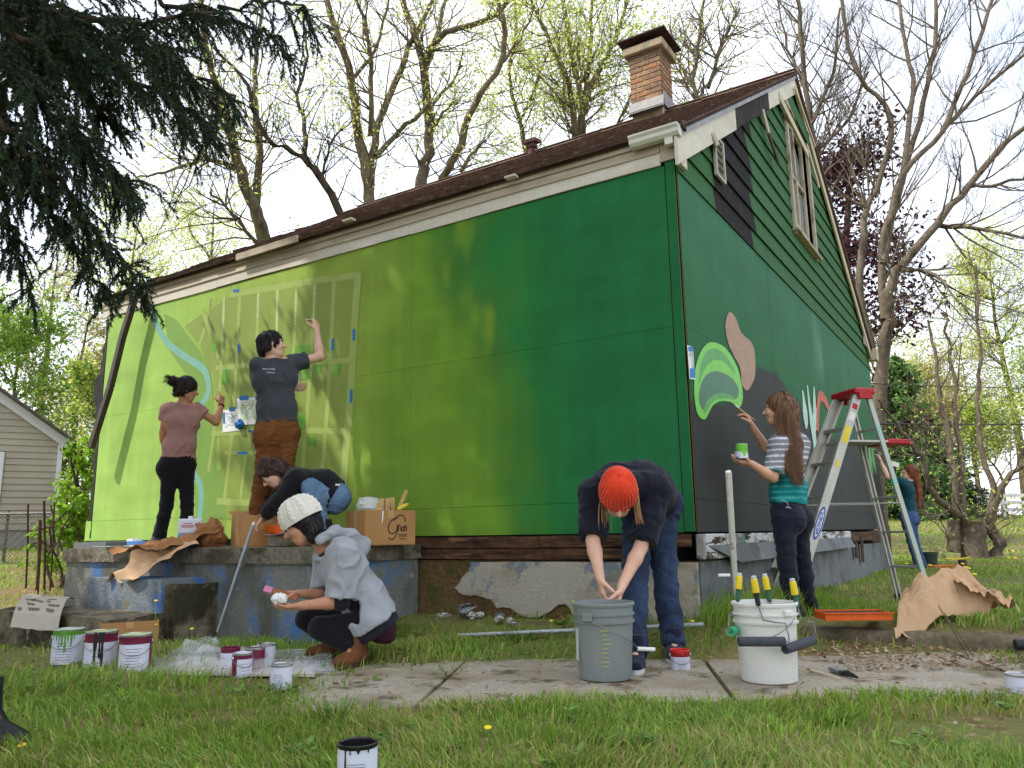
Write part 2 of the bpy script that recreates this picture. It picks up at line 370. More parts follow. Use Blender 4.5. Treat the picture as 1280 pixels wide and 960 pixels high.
PANELS_L = [(.078, 2.480), (2.4825, 4.8615), (4.864, HL)]
for (a0, a1) in PANELS_L:
    for (z0, z1) in ((HB+.005, .9775), (.9798, 2.1925), (2.1948, HT)):
        b1 = a1+.13 if (a1 == HL and z1 < 1) else a1
        wall_panel('L', a0, b1, z0, z1, mural_long, .03, off=random.uniform(0, .0015))
def corner_board():
    wall_panel('L', -.002, .069, .76, 3.44, lambda u, z: np.tile(np.array(lin(30, 100, 58)), u.shape+(1,))*(.85+.3*fbm(np.stack([u, u, z], -1), 3, 3, 2))[..., None], .035, name='corner_board', off=.006)
corner_board()
GREYTOP = [wg(*p) for p in [(864, 500), (900, 505), (922, 490), (935, 475), (945, 460), (958, 464), (970, 467), (980, 485), (996, 501), (1012, 524), (1035, 547), (1097, 553)]]
GTv = np.array([p[0] for p in GREYTOP]); GTz = np.array([p[1] for p in GREYTOP]); _s = np.argsort(GTv); GTv = GTv[_s]; GTz = GTz[_s]
def mural_gable(v, z):
    P = np.stack([v, np.zeros_like(v), z], -1)
    t = sstep(1.9, 3.5, z)[..., None]; c = np.array(lin(36, 96, 57))*(1-t)+np.array(lin(49, 105, 73))*t
    c = c*(.86+.28*fbm(P*np.array([.7, 1, 1.4]), 1.4, 4, 3))[..., None]
    w = sstep(.6, .8, fbm(P*np.array([1.5, 1, .5]), 1.2, 3, 8))*sstep(4, 5, v)*sstep(7, 6, v)*sstep(2.3, 2.8, z); c = c*(1-.3*w[..., None])+np.array(lin(128, 168, 148))*.3*w[..., None]
    gt = np.interp(v, GTv, GTz)+(fbm(P, 5, 2, 4)-.5)*.05; g = sstep(.025, -.025, z-gt)[..., None]
    gr = np.array(lin(57, 59, 57))*(.8+.4*fbm(P*np.array([.6, 1, 1]), 1.1, 4, 14))[..., None]
    return np.clip(c*(1-g)+gr*g, 0, 1)
PANELS_G = [(.02, 2.437), (2.443, 4.88), (4.886, 7.3), (7.306, HW-.02)]
for k, (a0, a1) in enumerate(PANELS_G):
    for (z0, z1) in ((HB+.005, .9775), (.9798, 2.1925), (2.1948, HT)):
        wall_panel('G', a0, a1, z0, z1, mural_gable, .05, off=random.uniform(0, .0015), warp=(lambda a, z: .035*sstep(2.6, 3.42, z)*np.sin(a*1.25+.2)) if z1 == HT else None)
# ---- painted shapes and paper on the walls: thin sheets, each a little proud of the last
_off = [.0152]
def wall_sheet(face, pts, name, m, parent=house, px=True, lift=.00008):
    _off[0] += lift; o = _off[0]
    P = [(wl(*p) if face == 'L' else wg(*p)) for p in pts] if px else pts
    area = sum(P[i][0]*P[(i+1) % len(P)][1]-P[(i+1) % len(P)][0]*P[i][1] for i in range(len(P)))
    if (area > 0) == (face == 'L'): P = P[::-1]
    V = [HP(a, -o, z) if face == 'L' else HP(-o, a, z) for a, z in P]
    return MB().sheet(V).build(name, m, parent)
def wall_ribbon(face, pts, w, name, m, parent=house, px=True, sub=1):
    """a painted line of width w metres along points"""
    _off[0] += .00008; o = _off[0]
    P = np.array([(wl(*p) if face == 'L' else wg(*p)) for p in pts]) if px else np.array(pts, float)
    if sub > 1:
        t = np.linspace(0, len(P)-1, (len(P)-1)*sub+1); i = np.clip(t.astype(int), 0, len(P)-2); f = (t-i)[:, None]
        p0 = P[np.clip(i-1, 0, len(P)-1)]; p1 = P[i]; p2 = P[i+1]; p3 = P[np.clip(i+2, 0, len(P)-1)]
        P = .5*((2*p1)+(-p0+p2)*f+(2*p0-5*p1+4*p2-p3)*f*f+(-p0+3*p1-3*p2+p3)*f**3)
    w = np.full(len(P), w) if np.isscalar(w) else np.interp(np.linspace(0, 1, len(P)), np.linspace(0, 1, len(w)), w)
    T = np.gradient(P, axis=0); T /= np.linalg.norm(T, axis=1)[:, None]; N_ = np.stack([-T[:, 1], T[:, 0]], 1)
    A_ = P+N_*w[:, None]/2; B_ = P-N_*w[:, None]/2; k = len(P)
    V = [HP(a, -o, z) if face == 'L' else HP(-o, a, z) for a, z in np.concatenate([A_, B_])]
    return MB().add(V, [(i, i+1, k+i+1, k+i) for i in range(k-1)]).build(name, m, parent)
def wall_bits(face, rects, name, m, parent=house):
    _off[0] += .00008; o = _off[0]; mb = MB()
    for P in rects: mb.sheet([HP(a, -o, z) if face == 'L' else HP(-o, a, z) for a, z in P])
    return mb.build(name, m, parent)
C_street = flat('street_paint', (152, 170, 88), .6, var=.06); C_park = flat('park_paint', (98, 150, 44), .6, var=.08)
C_river = flat('river_paint', (118, 170, 156), .6, var=.06); C_bank = mat('bank_paint', lin(116, 152, 66), rough=.6, var=.1, scale=3)
C_block = mat('block_paint', lin(128, 148, 62), rough=.6, var=.08, scale=4); C_tape = flat('masking_tape', (30, 112, 176), .6, var=.12); C_white = flat('white_paint', (222, 228, 206), .6)
def q(x, y): return (260+x/2.667, 320+y/2.667)      # from an enlarged crop of the map
def map_mural():
    # darker land beside the river, then the map's city blocks, river and streets
    wall_sheet('L', [(206, 392), (222, 400), (240, 425), (262, 452), (268, 490), (268, 520), (272, 540), (270, 660), (248, 662), (240, 560), (232, 500), (236, 470), (214, 440)], 'painted_river_bank', C_bank)
    wall_sheet('L', [(264, 585), (286, 588), (284, 648), (252, 650), (254, 590)], 'painted_park', C_bank)
    wall_sheet('L', [(232, 408), (292, 369), (451, 343), (431, 632), (284, 650), (276, 560), (268, 470), (250, 430)], 'painted_city_blocks', C_block)
    wall_ribbon('L', [(191, 388), (200, 412), (214, 432), (236, 448), (256, 462), (262, 480), (260, 496), (250, 510), (240, 530), (238, 556), (243, 590), (252, 606), (253, 628), (250, 650)], .08, 'painted_river', C_river, sub=5)
    for pts, w in [([q(505, 62), q(494, 200), q(478, 480), q(452, 790)], .11), ([q(76, 130), q(230, 105), q(360, 84), q(508, 64)], .08),
                   ([q(424, 82), q(414, 300), q(402, 500), q(384, 730)], .06), ([q(360, 95), q(350, 300), q(338, 480), q(318, 730)], .06), ([q(299, 105), q(290, 330), q(284, 480)], .06),
                   ([q(236, 112), q(232, 300)], .06), ([q(172, 122), q(166, 330), q(160, 480)], .06), ([q(110, 128), q(100, 330), q(84, 590), q(58, 820)], .06), ([q(58, 140), q(46, 420), q(24, 590), q(6, 720)], .06),
                   ([q(10, 140), q(-4, 230), q(-26, 300)], .06), ([q(30, 374), q(200, 362), q(490, 348)], .065), ([q(16, 592), q(170, 586), q(300, 582), q(470, 586)], .07), ([q(60, 656), q(190, 658)], .05), ([q(34, 818), q(200, 826)], .08),
                   ([q(130, 664), q(112, 815)], .05), ([q(-14, 180), q(10, 260), q(40, 340)], .06)]:
        wall_ribbon('L', pts, w*.8, 'painted_street', C_street, sub=3)
    for x0, y0, x1, y1 in [(295, 300, 346, 330), (312, 368, 344, 412), (356, 364, 382, 390), (422, 364, 446, 396), (302, 530, 330, 580), (336, 606, 364, 634), (52, 380, 76, 428)]:
        wall_sheet('L', [q(x0, y0), q(x1, y0-2), q(x1-1, y1), q(x0-2, y1+1)], 'painted_park', C_park)
    wall_sheet('L', [q(14, 276), q(24, 284), q(34, 312), q(28, 334), q(16, 310)], 'painted_park', C_park)
    rnd = random.Random(4)
    for x0, y0, y1, dx in [(360, 98, 208, -3), (299, 118, 232, -4), (236, 118, 250, -2), (173, 128, 210, -3), (59, 140, 262, -5)]:      # rows of small white lettering along the streets
        R = []; y = y0
        while y < y1:
            h = rnd.uniform(2.5, 5.5); x = x0+dx*(y-y0)/(y1-y0); w = 3.4
            R.append([wl(*q(x+a*w, y+b)) for a, b in ((-.8, 0), (-.8, h*.6), (.7*rnd.uniform(.4, 1), h*.6), (.7, 0))]); y += h+rnd.uniform(1.5, 3)
        wall_bits('L', R, 'street_lettering', C_white)
    for (x, y, w, h) in [(98, 117, 20, 9), (108, 308, 8, 30), (420, 296, 9, 38), (491, 264, 9, 38), (482, 468, 9, 44), (148, 585, 18, 7), (120, 657, 34, 9), (420, 290, 0, 0)]:
        if w: wall_sheet('L', [q(x-w/2, y-h/2), q(x+w/2, y-h/2-1), q(x+w/2-1, y+h/2), q(x-w/2-1, y+h/2)], 'tape_strip', C_tape)
map_mural()
def gable_mural():
    g1 = flat('leaf_green_paint', (104, 186, 52), .5, var=.08); g2 = flat('leaf_mid_paint', (72, 146, 62), .5, var=.1); g3 = flat('leaf_dark_paint', (44, 102, 66), .5)
    tan = mat('bean_paint', lin(158, 128, 102), rough=.6, var=.14, scale=9, stretch=(1, 1, 3)); pale = flat('root_paint', (168, 200, 182), .6); orange = flat('carrot_paint', (176, 78, 50), .6, var=.15); peach = flat('peach_paint', (196, 132, 96), .6)
    def k(x, y): return (840+x/3.096, 370+y/3.096)
    def spl(pts, n=8):
        P = np.array(pts, float); m = len(P); out = []
        for i in range(m):
            p0, p1, p2, p3 = P[i-1], P[i], P[(i+1) % m], P[(i+2) % m]
            for j in range(n):
                f = j/n; out.append(.5*((2*p1)+(-p0+p2)*f+(2*p0-5*p1+4*p2-p3)*f*f+(-p0+3*p1-3*p2+p3)*f**3))
        return [tuple(x) for x in out]
    wall_sheet('G', spl([k(*p) for p in [(214, 64), (240, 90), (258, 140), (298, 180), (312, 220), (314, 300), (300, 345), (280, 366), (262, 340), (255, 280), (230, 230), (208, 180), (198, 110)]]), 'painted_bean', tan)
    wall_sheet('G', spl([k(*p) for p in [(148, 180), (190, 196), (225, 240), (248, 290), (262, 350), (265, 400), (252, 432), (220, 412), (180, 408), (150, 424), (134, 452), (118, 478), (98, 470), (84, 440), (76, 370), (80, 290), (96, 230), (120, 192)]]), 'painted_leaf', g1)
    wall_sheet('G', spl([k(*p) for p in [(150, 204), (190, 222), (222, 268), (236, 305), (200, 262), (160, 248), (128, 268), (106, 310), (96, 340), (98, 280), (118, 226)]]), 'painted_leaf_shade', g2)
    wall_sheet('G', spl([k(*p) for p in [(160, 292), (205, 306), (240, 340), (250, 372), (238, 400), (204, 386), (168, 384), (136, 404), (112, 440), (98, 420), (94, 380), (108, 330), (130, 302)]]), 'painted_leaf_shade', g3)
    wall_sheet('G', spl([k(*p) for p in [(170, 376), (215, 384), (236, 402), (200, 398), (160, 402), (134, 430), (118, 456), (112, 446), (128, 406)]]), 'painted_leaf_shade', g2)
    for pts in ([(498, 365), (505, 420), (510, 470), (512, 515)], [(517, 345), (525, 420), (535, 490), (545, 560), (546, 625)], [(543, 352), (545, 420), (548, 470), (540, 540)]):
        wall_ribbon('G', [k(*p) for p in pts], [.05, .12, .22, .2, .03], 'painted_root', pale, sub=4)
    wall_ribbon('G', [k(*p) for p in [(556, 520), (562, 400), (580, 395), (604, 450), (606, 520)]], .13, 'painted_carrot', orange, sub=5)
    wall_sheet('G', spl([k(*p) for p in [(572, 540), (590, 545), (596, 575), (580, 588), (566, 570)]]), 'painted_carrot', orange)
    wall_sheet('G', spl([k(*p) for p in [(622, 408), (634, 430), (630, 460), (618, 478), (612, 440)]]), 'painted_carrot', peach)
    for x in (728, 742, 756, 768): wall_ribbon('G', [k(x, 570), k(x+6, 630), k(x+18, 690)], [.1, .3, .05], 'painted_stem', g2, sub=3)
gable_mural()
# ---- taped sheets and prints (things stuck to the wall)
PAPER = flat('map_paper', (226, 230, 226), .7, var=.06, scale=20); INK = flat('map_ink', (160, 172, 190), .7); INKG = flat('map_green_ink', (172, 198, 150), .7)
def taped_paper(pts, face, label, tapes, lines, ink):
    P = [(wl(*p) if face == 'L' else wg(*p)) for p in pts]; a, z = np.mean(P, 0); root = thing('paper_map' if face == 'L' else 'reference_print', label, 'paper', HP(a, 0, z) if face == 'L' else HP(0, a, z))
    wall_sheet(face, pts, 'paper_sheet', PAPER, root, lift=.0006)
    rnd = random.Random(len(label)); c = np.mean(pts, 0)
    for l in range(lines):
        t = [c+(np.array(rnd.choice(pts))-c)*rnd.uniform(.1, .75) for _ in range(4)]
        wall_ribbon(face, [tuple(x) for x in t], .006, 'printed_line', ink, root, sub=4)
    for x, y, w, h in tapes: wall_sheet(face, [(x-w, y-h), (x+w, y-h-.5), (x+w, y+h), (x-w+.6, y+h)], 'tape_strip', C_tape, root)
taped_paper([(281, 513), (304, 511), (303, 538), (280, 541)], 'L', 'white sheet with a printed line map taped beside the larger map', [(282, 523, 1.6, 7), (292, 512, 4, 2.4), (303, 524, 1.4, 5)], 7, INK)
taped_paper([(298, 499), (326, 496), (326, 530), (301, 532)], 'L', 'larger printed street map with pale green areas taped to the mural', [(307, 498, 6, 2.6), (324, 498, 3, 2.4)], 14, INKG)
taped_paper([(855, 432), (862, 434), (865, 475), (858, 474)], 'G', 'small photo print held by blue tape at the corner of the house', [(861.5, 467, 3.6, 6), (859, 437, 3, 3)], 4, flat('photo_ink', (90, 84, 78)))
def crumple(c, r, name, label, cat, m, seed=1, flatz=1.):
    rnd = np.random.RandomState(seed); mb = MB()
    def fn(s, t):
        th = s*2*math.pi; ph = (t-.5)*math.pi; d = np.array([math.cos(th)*math.cos(ph), math.sin(th)*math.cos(ph), math.sin(ph)])
        return np.asarray(c)+d*np.array([1, 1, flatz])*r*(.6+.8*vnoise((d*3.1+seed*3)[None])[0])
    mb.grid(fn, 18, 10, closed_u=True); return tag(mb.build(name, m, base=np.asarray(c)-np.array([0, 0, r*.7*flatz])), label, cat)
_a, _z = wl(304, 531); crumple(HP(_a, -.045, _z), .045, 'tape_ball', 'crumpled ball of blue masking tape stuck below the maps', 'tape', C_tape, 4)
# ---- eave boards of the long wall
M_white = layered('old_white_paint', lin(204, 200, 186), [(lin(186, 178, 160), 1.5, .45, .3, (.5, .5, 3)), (lin(150, 136, 114), 5., .72, .08, (.3, .3, 4)), (lin(220, 218, 208), 2, .6, .2, (1, 1, 1))], fv=.05, rough=.7, bump=.06, bscale=18)
M_beige = layered('old_beige_siding', lin(176, 164, 144), [(lin(146, 134, 114), 1.5, .5, .25, (.4, .4, 3)), (lin(196, 188, 172), 3, .58, .2, (.4, .4, 3))], fv=.05, rough=.7, bump=.05, bscale=18)
M_weathered = mat('weathered_wood', lin(70, 56, 44), rough=.95, var=.4, scale=5, bump=.5, bscale=40, stretch=(1, 1, 6))  # dark brown wood, mottled by noise, for soffit, loose trim and sill
def lap_board(u0, u1, z0, z1, o0, o1, m, name, wob=.004, face='L', n=14):
    """one lapped board: bottom edge stands out by o0, top by o1"""
    mb = MB(); rnd = random.Random(int(u0*100+z0*1000)); ph = rnd.uniform(0, 6)
    def P(a, o, z): return HP(a, -o, z) if face == 'L' else HP(-o, a, z)
    V = []
    for i in range(n+1):
        a = u0+(u1-u0)*i/n; w = wob*math.sin(a*2.3+ph)+rnd.uniform(-.001, .001)
        V += [P(a, .002, z0+w), P(a, o0, z0+w), P(a, o1, z1+w), P(a, .002, z1+w)]
    F = []
    for i in range(n):
        for k in range(4): f = (i*4+k, i*4+(k+1) % 4, i*4+4+(k+1) % 4, i*4+4+k); F.append(f if face == 'G' else f[::-1])
    F += [(0, 1, 2, 3), (n*4+3, n*4+2, n*4+1, n*4)]
    mb.add(V, F); return mb.build(name, m, house)
for (z0, z1, o0, o1, m, cuts) in [(3.428, 3.535, .026, .022, M_white, (.1, 2.5, 5.2, 7.36)), (3.53, 3.615, .036, .016, M_beige, (.1, 3.6, 7.36)), (3.61, 3.695, .036, .016, M_beige, (.1, 2.2, 5.6, 7.36))]:
    for a, b in zip(cuts[:-1], cuts[1:]): lap_board(a+.002, b-.002, z0, z1, o0, o1, m, 'eave_board', n=18)
lap_board(-.02, .098, 3.45, 3.70, .03, .03, M_beige, 'corner_board', n=2, wob=0)
def eave_trim():
    mb = MB()
    for i in range(24):                                   # uneven drip edge under the shingles
        u = -.1+i*.318; z = roofz(-.03)-.055+random.uniform(-.006, .006); mb.box(HP(u+.155, -.03, z+.012), (.316, .07+random.uniform(0, .02), .022+random.uniform(0, .01)), HR)
    mb.build('drip_edge', mat('drip_edge_wood', lin(58, 46, 38), rough=.95, var=.4, scale=6), house)
    a = wl(296, 322, -.1); b = wl(372, 298, -.1); P = HP(a[0], -.1, a[1]); Q = HP(b[0], -.1, b[1]); d = nrm(Q-P); x, y, _ = frame(d)
    MB().box((P+Q)/2, (.025, .07, np.linalg.norm(Q-P)), R_from(-HG, np.cross(d, -HG), d)).build('loose_board', M_beige, house)
    for px_, w in ((640, .1), (437, .12)):
        a = wl(px_, 222 if px_ == 640 else 276, -.1); MB().box(HP(a[0], -.11, a[1]), (w, .06, .018), HR).build('gutter_bracket', M_white, house)
    # remaining piece of gutter by the gable corner
    prof = [(.03, .0), (.10, .0), (.125, .03), (.125, .07), (.145, .095), (.145, .115), (.138, .115), (.138, .1), (.118, .075), (.118, .035), (.095, .008), (.037, .008), (.037, .115), (.03, .115)]
    prof = [(o*.8, z*.72) for o, z in prof]
    def g(u): return [HP(u, -.03-o, 3.585+z) for o, z in prof]
    n = len(prof); gm = flat('gutter_white', (208, 208, 198), .45, var=.08); mb = MB(); V = g(-.085)+g(.30); mb.add(V, [(i, (i+1) % n, n+(i+1) % n, n+i)[::-1] for i in range(n)]+[tuple(range(n)), tuple(range(n, 2*n))[::-1]])
    mb.sheet([HP(-.086, -.03-o*.8, 3.585+z*.72) for o, z in [(.03, 0), (.10, 0), (.125, .03), (.125, .07), (.145, .095), (.145, .115), (.03, .115)]])
    gt = mb.build('gutter', gm, house)
    MB().bbox(HP(.0, -.085, 3.56), (.06, .05, .06), HR).build('gutter_outlet', gm, gt)
eave_trim()
# ---- roof with shingle courses
M_roofdeck = mat('roof_deck', lin(62, 50, 42), rough=.95, var=.3, scale=5)
M_shingle = mat('shingle', lin(112, 90, 76), rough=.95, var=.35, scale=14, bump=.8, bscale=90, col2=lin(70, 54, 48), lo=.25, hi=.75)
def roof():
    t = .028; mb = MB(); ua, ub = -.09, HL+.2
    for sgn in (-1, 1):
        ve = RIDGE_V+sgn*4.50; P = [(ve, roofz(ve)), (RIDGE_V, RIDGE_Z)]
        V = [HP(u, v, z+dz) for u in (ua, ub) for v, z in P for dz in (-.03-t, -.03)]
        mb.add(V, [(0, 1, 3, 2), (4, 6, 7, 5), (1, 5, 7, 3), (0, 2, 6, 4), (0, 4, 5, 1), (2, 3, 7, 6)])
    deck = mb.build('roof', M_roofdeck, house)
    rnd = random.Random(11); sl = math.hypot(1, RS); N = int(4.6*sl/.135)
    for sgn in (-1, 1):
        for k in range(N if sgn < 0 else 1):
            s0 = k*.135-.03 if sgn < 0 else 0; mb = MB(); u = ua-.02; j = 0
            dv = np.array(HG*(-sgn)+HZ*RS)/sl; up_ = nrm(np.cross(dv, -HA) if sgn < 0 else np.cross(HA, dv))
            if up_[2] < 0: up_ = -up_
            e0 = HP(0, RIDGE_V+sgn*4.50, roofz(RIDGE_V+sgn*4.50))-HZ*.03
            if sgn > 0:
                V = [e0+HA*a+dv*s+up_*h for a in (ua, ub) for s in (0, 4.56*sl) for h in (.003, .02)]; mb.add(V, [(0, 1, 3, 2), (4, 6, 7, 5), (1, 5, 7, 3), (0, 2, 6, 4), (0, 4, 5, 1), (2, 3, 7, 6)]); mb.build('shingle_course', M_shingle, deck); continue
            while u < ub:
                w = .3*rnd.uniform(.9, 1.1); w = min(w, ub+.02-u)
                if True:
                    ds = rnd.uniform(-.012, .012); lift = rnd.uniform(.012, .024) if rnd.random() < .9 else .04
                    V = [e0+HA*(u+a)+dv*s+up_*h for a in (.003, w-.003) for s, h in ((s0+ds, .004), (s0+ds, lift), (s0+.16, .009), (s0+.16, .002))]
                    mb.add(V, [(0, 1, 2, 3), (7, 6, 5, 4), (1, 5, 6, 2), (0, 4, 5, 1), (3, 2, 6, 7), (0, 3, 7, 4)])
                u += w
            mb.build('shingle_course', M_shingle, deck)
    mb = MB(); u = ua
    while u < ub:
        w = .3; h = rnd.uniform(.0, .012)
        V = [HP(u+a, RIDGE_V+o, RIDGE_Z-RS*abs(o)+.012+h+d) for a in (.004, w) for o, d in ((-.14, -.012), (-.13, 0), (0, .004), (.13, 0), (.14, -.012))]
        mb.add(V, [(i, i+1, 5+i+1, 5+i)[::-1] for i in range(4)]+[(0, 1, 2, 3, 4), (9, 8, 7, 6, 5)]); u += w
    mb.build('ridge_cap', M_shingle, deck)
    # little roof vent pipe and a loose shingle patch on the slope
    b = HP(3.7, 4.2, roofz(4.2)); mb = MB(); mb.lathe([(.05, -.05), (.05, .16)], b, n=12); mb.box(b+HZ*.2, (.22, .2, .05), HR@rotm((1, 0, 0), .2)); mb.box(b+HZ*.13, (.13, .13, .06), HR); mb.build('roof_vent', mat('rusty_vent', lin(86, 56, 50), rough=.8, var=.4, scale=20), deck)
roof()
# ---- chimney with single bricks
def chimney():
    u0, u1, v0, v1 = 1.62, 2.09, 4.22, 4.66; z0, z1 = 6.55, 7.36
    c = HP((u0+u1)/2, (v0+v1)/2, 0); wu, wv = u1-u0, v1-v0
    mort = mat('mortar', lin(176, 162, 140), rough=.95, var=.25, scale=12, bump=.6, bscale=80)
    ch = MB().box(c+HZ*6.85, (wu-.03, wv-.03, 1.1), HR).build('chimney', mort, house)
    bm_ = [mat('brick_%s' % n, lin(*k), rough=.9, var=.22, scale=22, bump=.6, bscale=90) for n, k in (('tan', (152, 122, 92)), ('brown', (130, 102, 80)), ('orange', (154, 110, 78)), ('dark', (106, 88, 72)))]
    rnd = random.Random(8); h = .076; z = z0; r = 0; cache = {}
    while z < z1-.02:
        for side in range(4):
            ln = wu if side % 2 == 0 else wv; x = -ln/2+(.0 if r % 2 else -.105)
            while x < ln/2-.02:
                a, b = max(x, -ln/2), min(x+.21, ln/2)
                if b-a > .03:
                    mid = (a+b)/2; d = [-HG, -HA, HG, HA][side]; al = [-HA, HG, HA, -HG][side]; half = (wv if side % 2 == 0 else wu)/2
                    p = c+HZ*(z+h/2)+al*mid+d*(half-.03+rnd.uniform(0, .005)); top = z > z1-.2
                    mb = MB(); mb.bbox(p, (b-a-.014, .05, h-.016), R_from(al, -d, HZ), bev=.005); mb.build('brick', bm_[3 if top and rnd.random() < .6 else rnd.choice([0, 0, 1, 1, 2])], ch)
                x += .21
        z += h; r += 1
    capm = layered('chimney_cap_concrete', lin(158, 142, 120), [(lin(116, 104, 84), 6, .5, .15, (1, 1, 1)), (lin(120, 132, 110), 9, .6, .1, (1, 1, 1))], fv=0.15, bump=.6, bscale=50)
    MB().bbox(c+HZ*7.42, (wu+.12, wv+.12, .12), HR, bev=.012).build('cap_slab', capm, ch)
    rust = mat('rusted_sheet', lin(62, 46, 40), rough=.8, var=.4, scale=14, bump=.2)
    mb = MB(); mb.box(c+HZ*7.53, (wu-.12, wv-.12, .12), HR); t = HP(u0-.1, v0-.1, 7.58); hp = [c+HZ*7.585-HA*sx*(wu/2+.12)+HG*sy*(wv/2+.12) for sx, sy in ((-1, -1), (1, -1), (1, 1), (-1, 1))]; ap = c+HZ*7.76
    mb.add(hp+[ap]+[p-HZ*.02 for p in hp], [(0, 1, 4), (1, 2, 4), (2, 3, 4), (3, 0, 4), (0, 5, 6, 1), (1, 6, 7, 2), (2, 7, 8, 3), (3, 8, 5, 0), (5, 8, 7, 6)]); mb.build('rain_hood', rust, ch)
    fl = mat('lead_flashing', lin(126, 124, 124), rough=.55, var=.15, scale=10, metal=.4, bump=.2, bscale=15)
    mb = MB(); mb.box(c+HZ*6.53-HG*(wv/2+.014), (wu+.04, .012, .2), HR@rotm((1, 0, 0), -.08)); mb.box(c+HZ*6.60-HA*(wu/2+.012), (.014, wv*.9, .2), HR); mb.box(c+HZ*6.445-HG*(wv/2+.10)+HA*.03, (wu+.16, .16, .01), HR@rotm((1, 0, 0), .55)); mb.build('flashing', fl, ch)
chimney()
# ---- gable end
M_gs = layered('green_siding', lin(40, 92, 44), [(lin(32, 74, 38), 3, .48, .2, (6, 6, .6)), (lin(54, 104, 54), 5, .6, .15, (8, 8, .5))], rough=.75, fv=0.12, bump=.4, bscale=30)
M_burnt = layered('burnt_siding', lin(26, 24, 24), [(lin(44, 40, 38), 4, .5, .2, (4, 4, .6)), (lin(92, 66, 44), 5, .68, .06, (1, 1, 1)), (lin(14, 13, 13), 6, .55, .1, (2, 2, 1))], rough=.9, bump=.9, bscale=22)
def gable():
    z = 3.36; exp_ = .205; rnd = random.Random(4); WV = (3.86, 5.0); WZ = (4.18, 5.82)
    def vl(zz): return max(0., (zz-3.56)/RS)
    def piece(a, b, z0, z1, m, name='siding_board'):
        P0 = [(max(a, vl(z0)), z0), (min(b, HW-vl(z0)), z0)]; P1 = [(max(a, vl(z1)), z1), (min(b, HW-vl(z1)), z1)]
        if P0[1][0]-P0[0][0] < .03: return
        if P1[1][0] < P1[0][0]: mid = (P0[0][0]+P0[1][0])/2; P1 = [(mid-.01, z1), (mid+.01, z1)]
        o0, o1 = .024+rnd.uniform(0, .004), .006
        V = [HP(-o0, P0[0][0], z0), HP(-o0, P0[1][0], z0), HP(-o1, P1[1][0], z1+.012), HP(-o1, P1[0][0], z1+.012)]; V += [p+HA*.012 for p in V]
        MB().add(V, [(0, 1, 2, 3), (7, 6, 5, 4), (1, 0, 4, 5), (2, 1, 5, 6), (3, 2, 6, 7), (0, 3, 7, 4)]).build(name, m, house)
    while z < 6.3:
        z1 = z+exp_; b0 = .93+rnd.uniform(-.12, .1); b1 = 2.1+rnd.uniform(-.16, .16)-.1*max(0, z-4)
        segs = [(0, b0, M_gs), (b0, b1, M_burnt), (b1, HW, M_gs)]
        for a, b, m in segs:
            cuts = [a, b]
            if b-a > 3: cuts = [a, a+rnd.uniform(1.2, 2.2), b-rnd.uniform(1.4, 2.4), b]
            for x0, x1 in zip(cuts[:-1], cuts[1:]):
                x0 += .0015; x1 -= .0015
                if z1 > WZ[0] and z < WZ[1]:
                    if x0 < WV[0]: piece(x0, min(x1, WV[0]), z, z1, m)
                    if x1 > WV[1]: piece(max(x0, WV[1]), x1, z, z1, m)
                else: piece(x0, x1, z, z1, m)
        z = z1
    # window: casing, sash, broken panes
    wm = layered('window_old_white', lin(176, 168, 150), [(lin(124, 112, 92), 5, .5, .15, (2, 2, 1)), (lin(206, 202, 192), 4, .6, .1, (1, 1, 1))], rough=.8, fv=0.1, bump=.4)
    c = HP(0, sum(WV)/2, sum(WZ)/2); w, h = WV[1]-WV[0], WZ[1]-WZ[0]; RG = R_from(HG, -HA, HZ)     # x along the gable, y outwards... seen from outside
    win = MB().box(c+HA*.11, (w, .02, h), RG).build('window', M_dark, house)
    mb = MB()
    for s in (-1, 1): mb.bbox(c-HA*.03+HG*s*(w/2+.0), (.075, .04, h+.1), RG)
    mb.bbox(c-HA*.037+HZ*(h/2), (w+.1, .05, .11), RG); mb.build('window_casing', wm, win)
    MB().bbox(c-HA*.045-HZ*(h/2+.012), (w+.16, .085, .035), RG).build('window_sill', wm, win)
    mb = MB()
    for x in (-.44, -.02, .44): mb.bbox(c+HA*.03+HG*x, (.055, .04, h-.06), RG)
    for zz in (-.62, .02, .7): mb.bbox(c+HA*.034+HZ*zz, (w-.12, .036, .05), RG)
    mb.build('window_sash', wm, win)
    glass = mat('dusty_pane', lin(120, 130, 130), rough=.15, var=.3, scale=5, spec=.6)
    for x0, x1, z0, z1, cut in ((-.41, -.05, -.6, -.02, .2), (.01, .41, .06, .68, .28), (.01, .41, -.6, -.02, .0)):
        P = [c+HA*.05+HG*x+HZ*zz for x, zz in ((x0, z0), (x1, z0), (x1, z1-cut), ((x0+x1)/2, z1-cut*.3), (x0, z1))]; MB().sheet(P).build('window_pane', glass, win)
    # rake boards: white, burnt, white; cream on the far slope
    M_cream = layered('old_cream_trim', lin(192, 182, 156), [(lin(164, 152, 126), 2, .5, .3, (1, 1, 1)), (lin(120, 108, 88), 8, .68, .06, (1, 1, 1))], fv=.05, rough=.75, bump=.08, bscale=18)
    M_charred = layered('charred_trim', lin(52, 48, 46), [(lin(24, 22, 22), 4, .48, .2, (1, 1, 1)), (lin(150, 140, 126), 5, .63, .1, (1, 1, 1))], rough=.9, bump=.6)
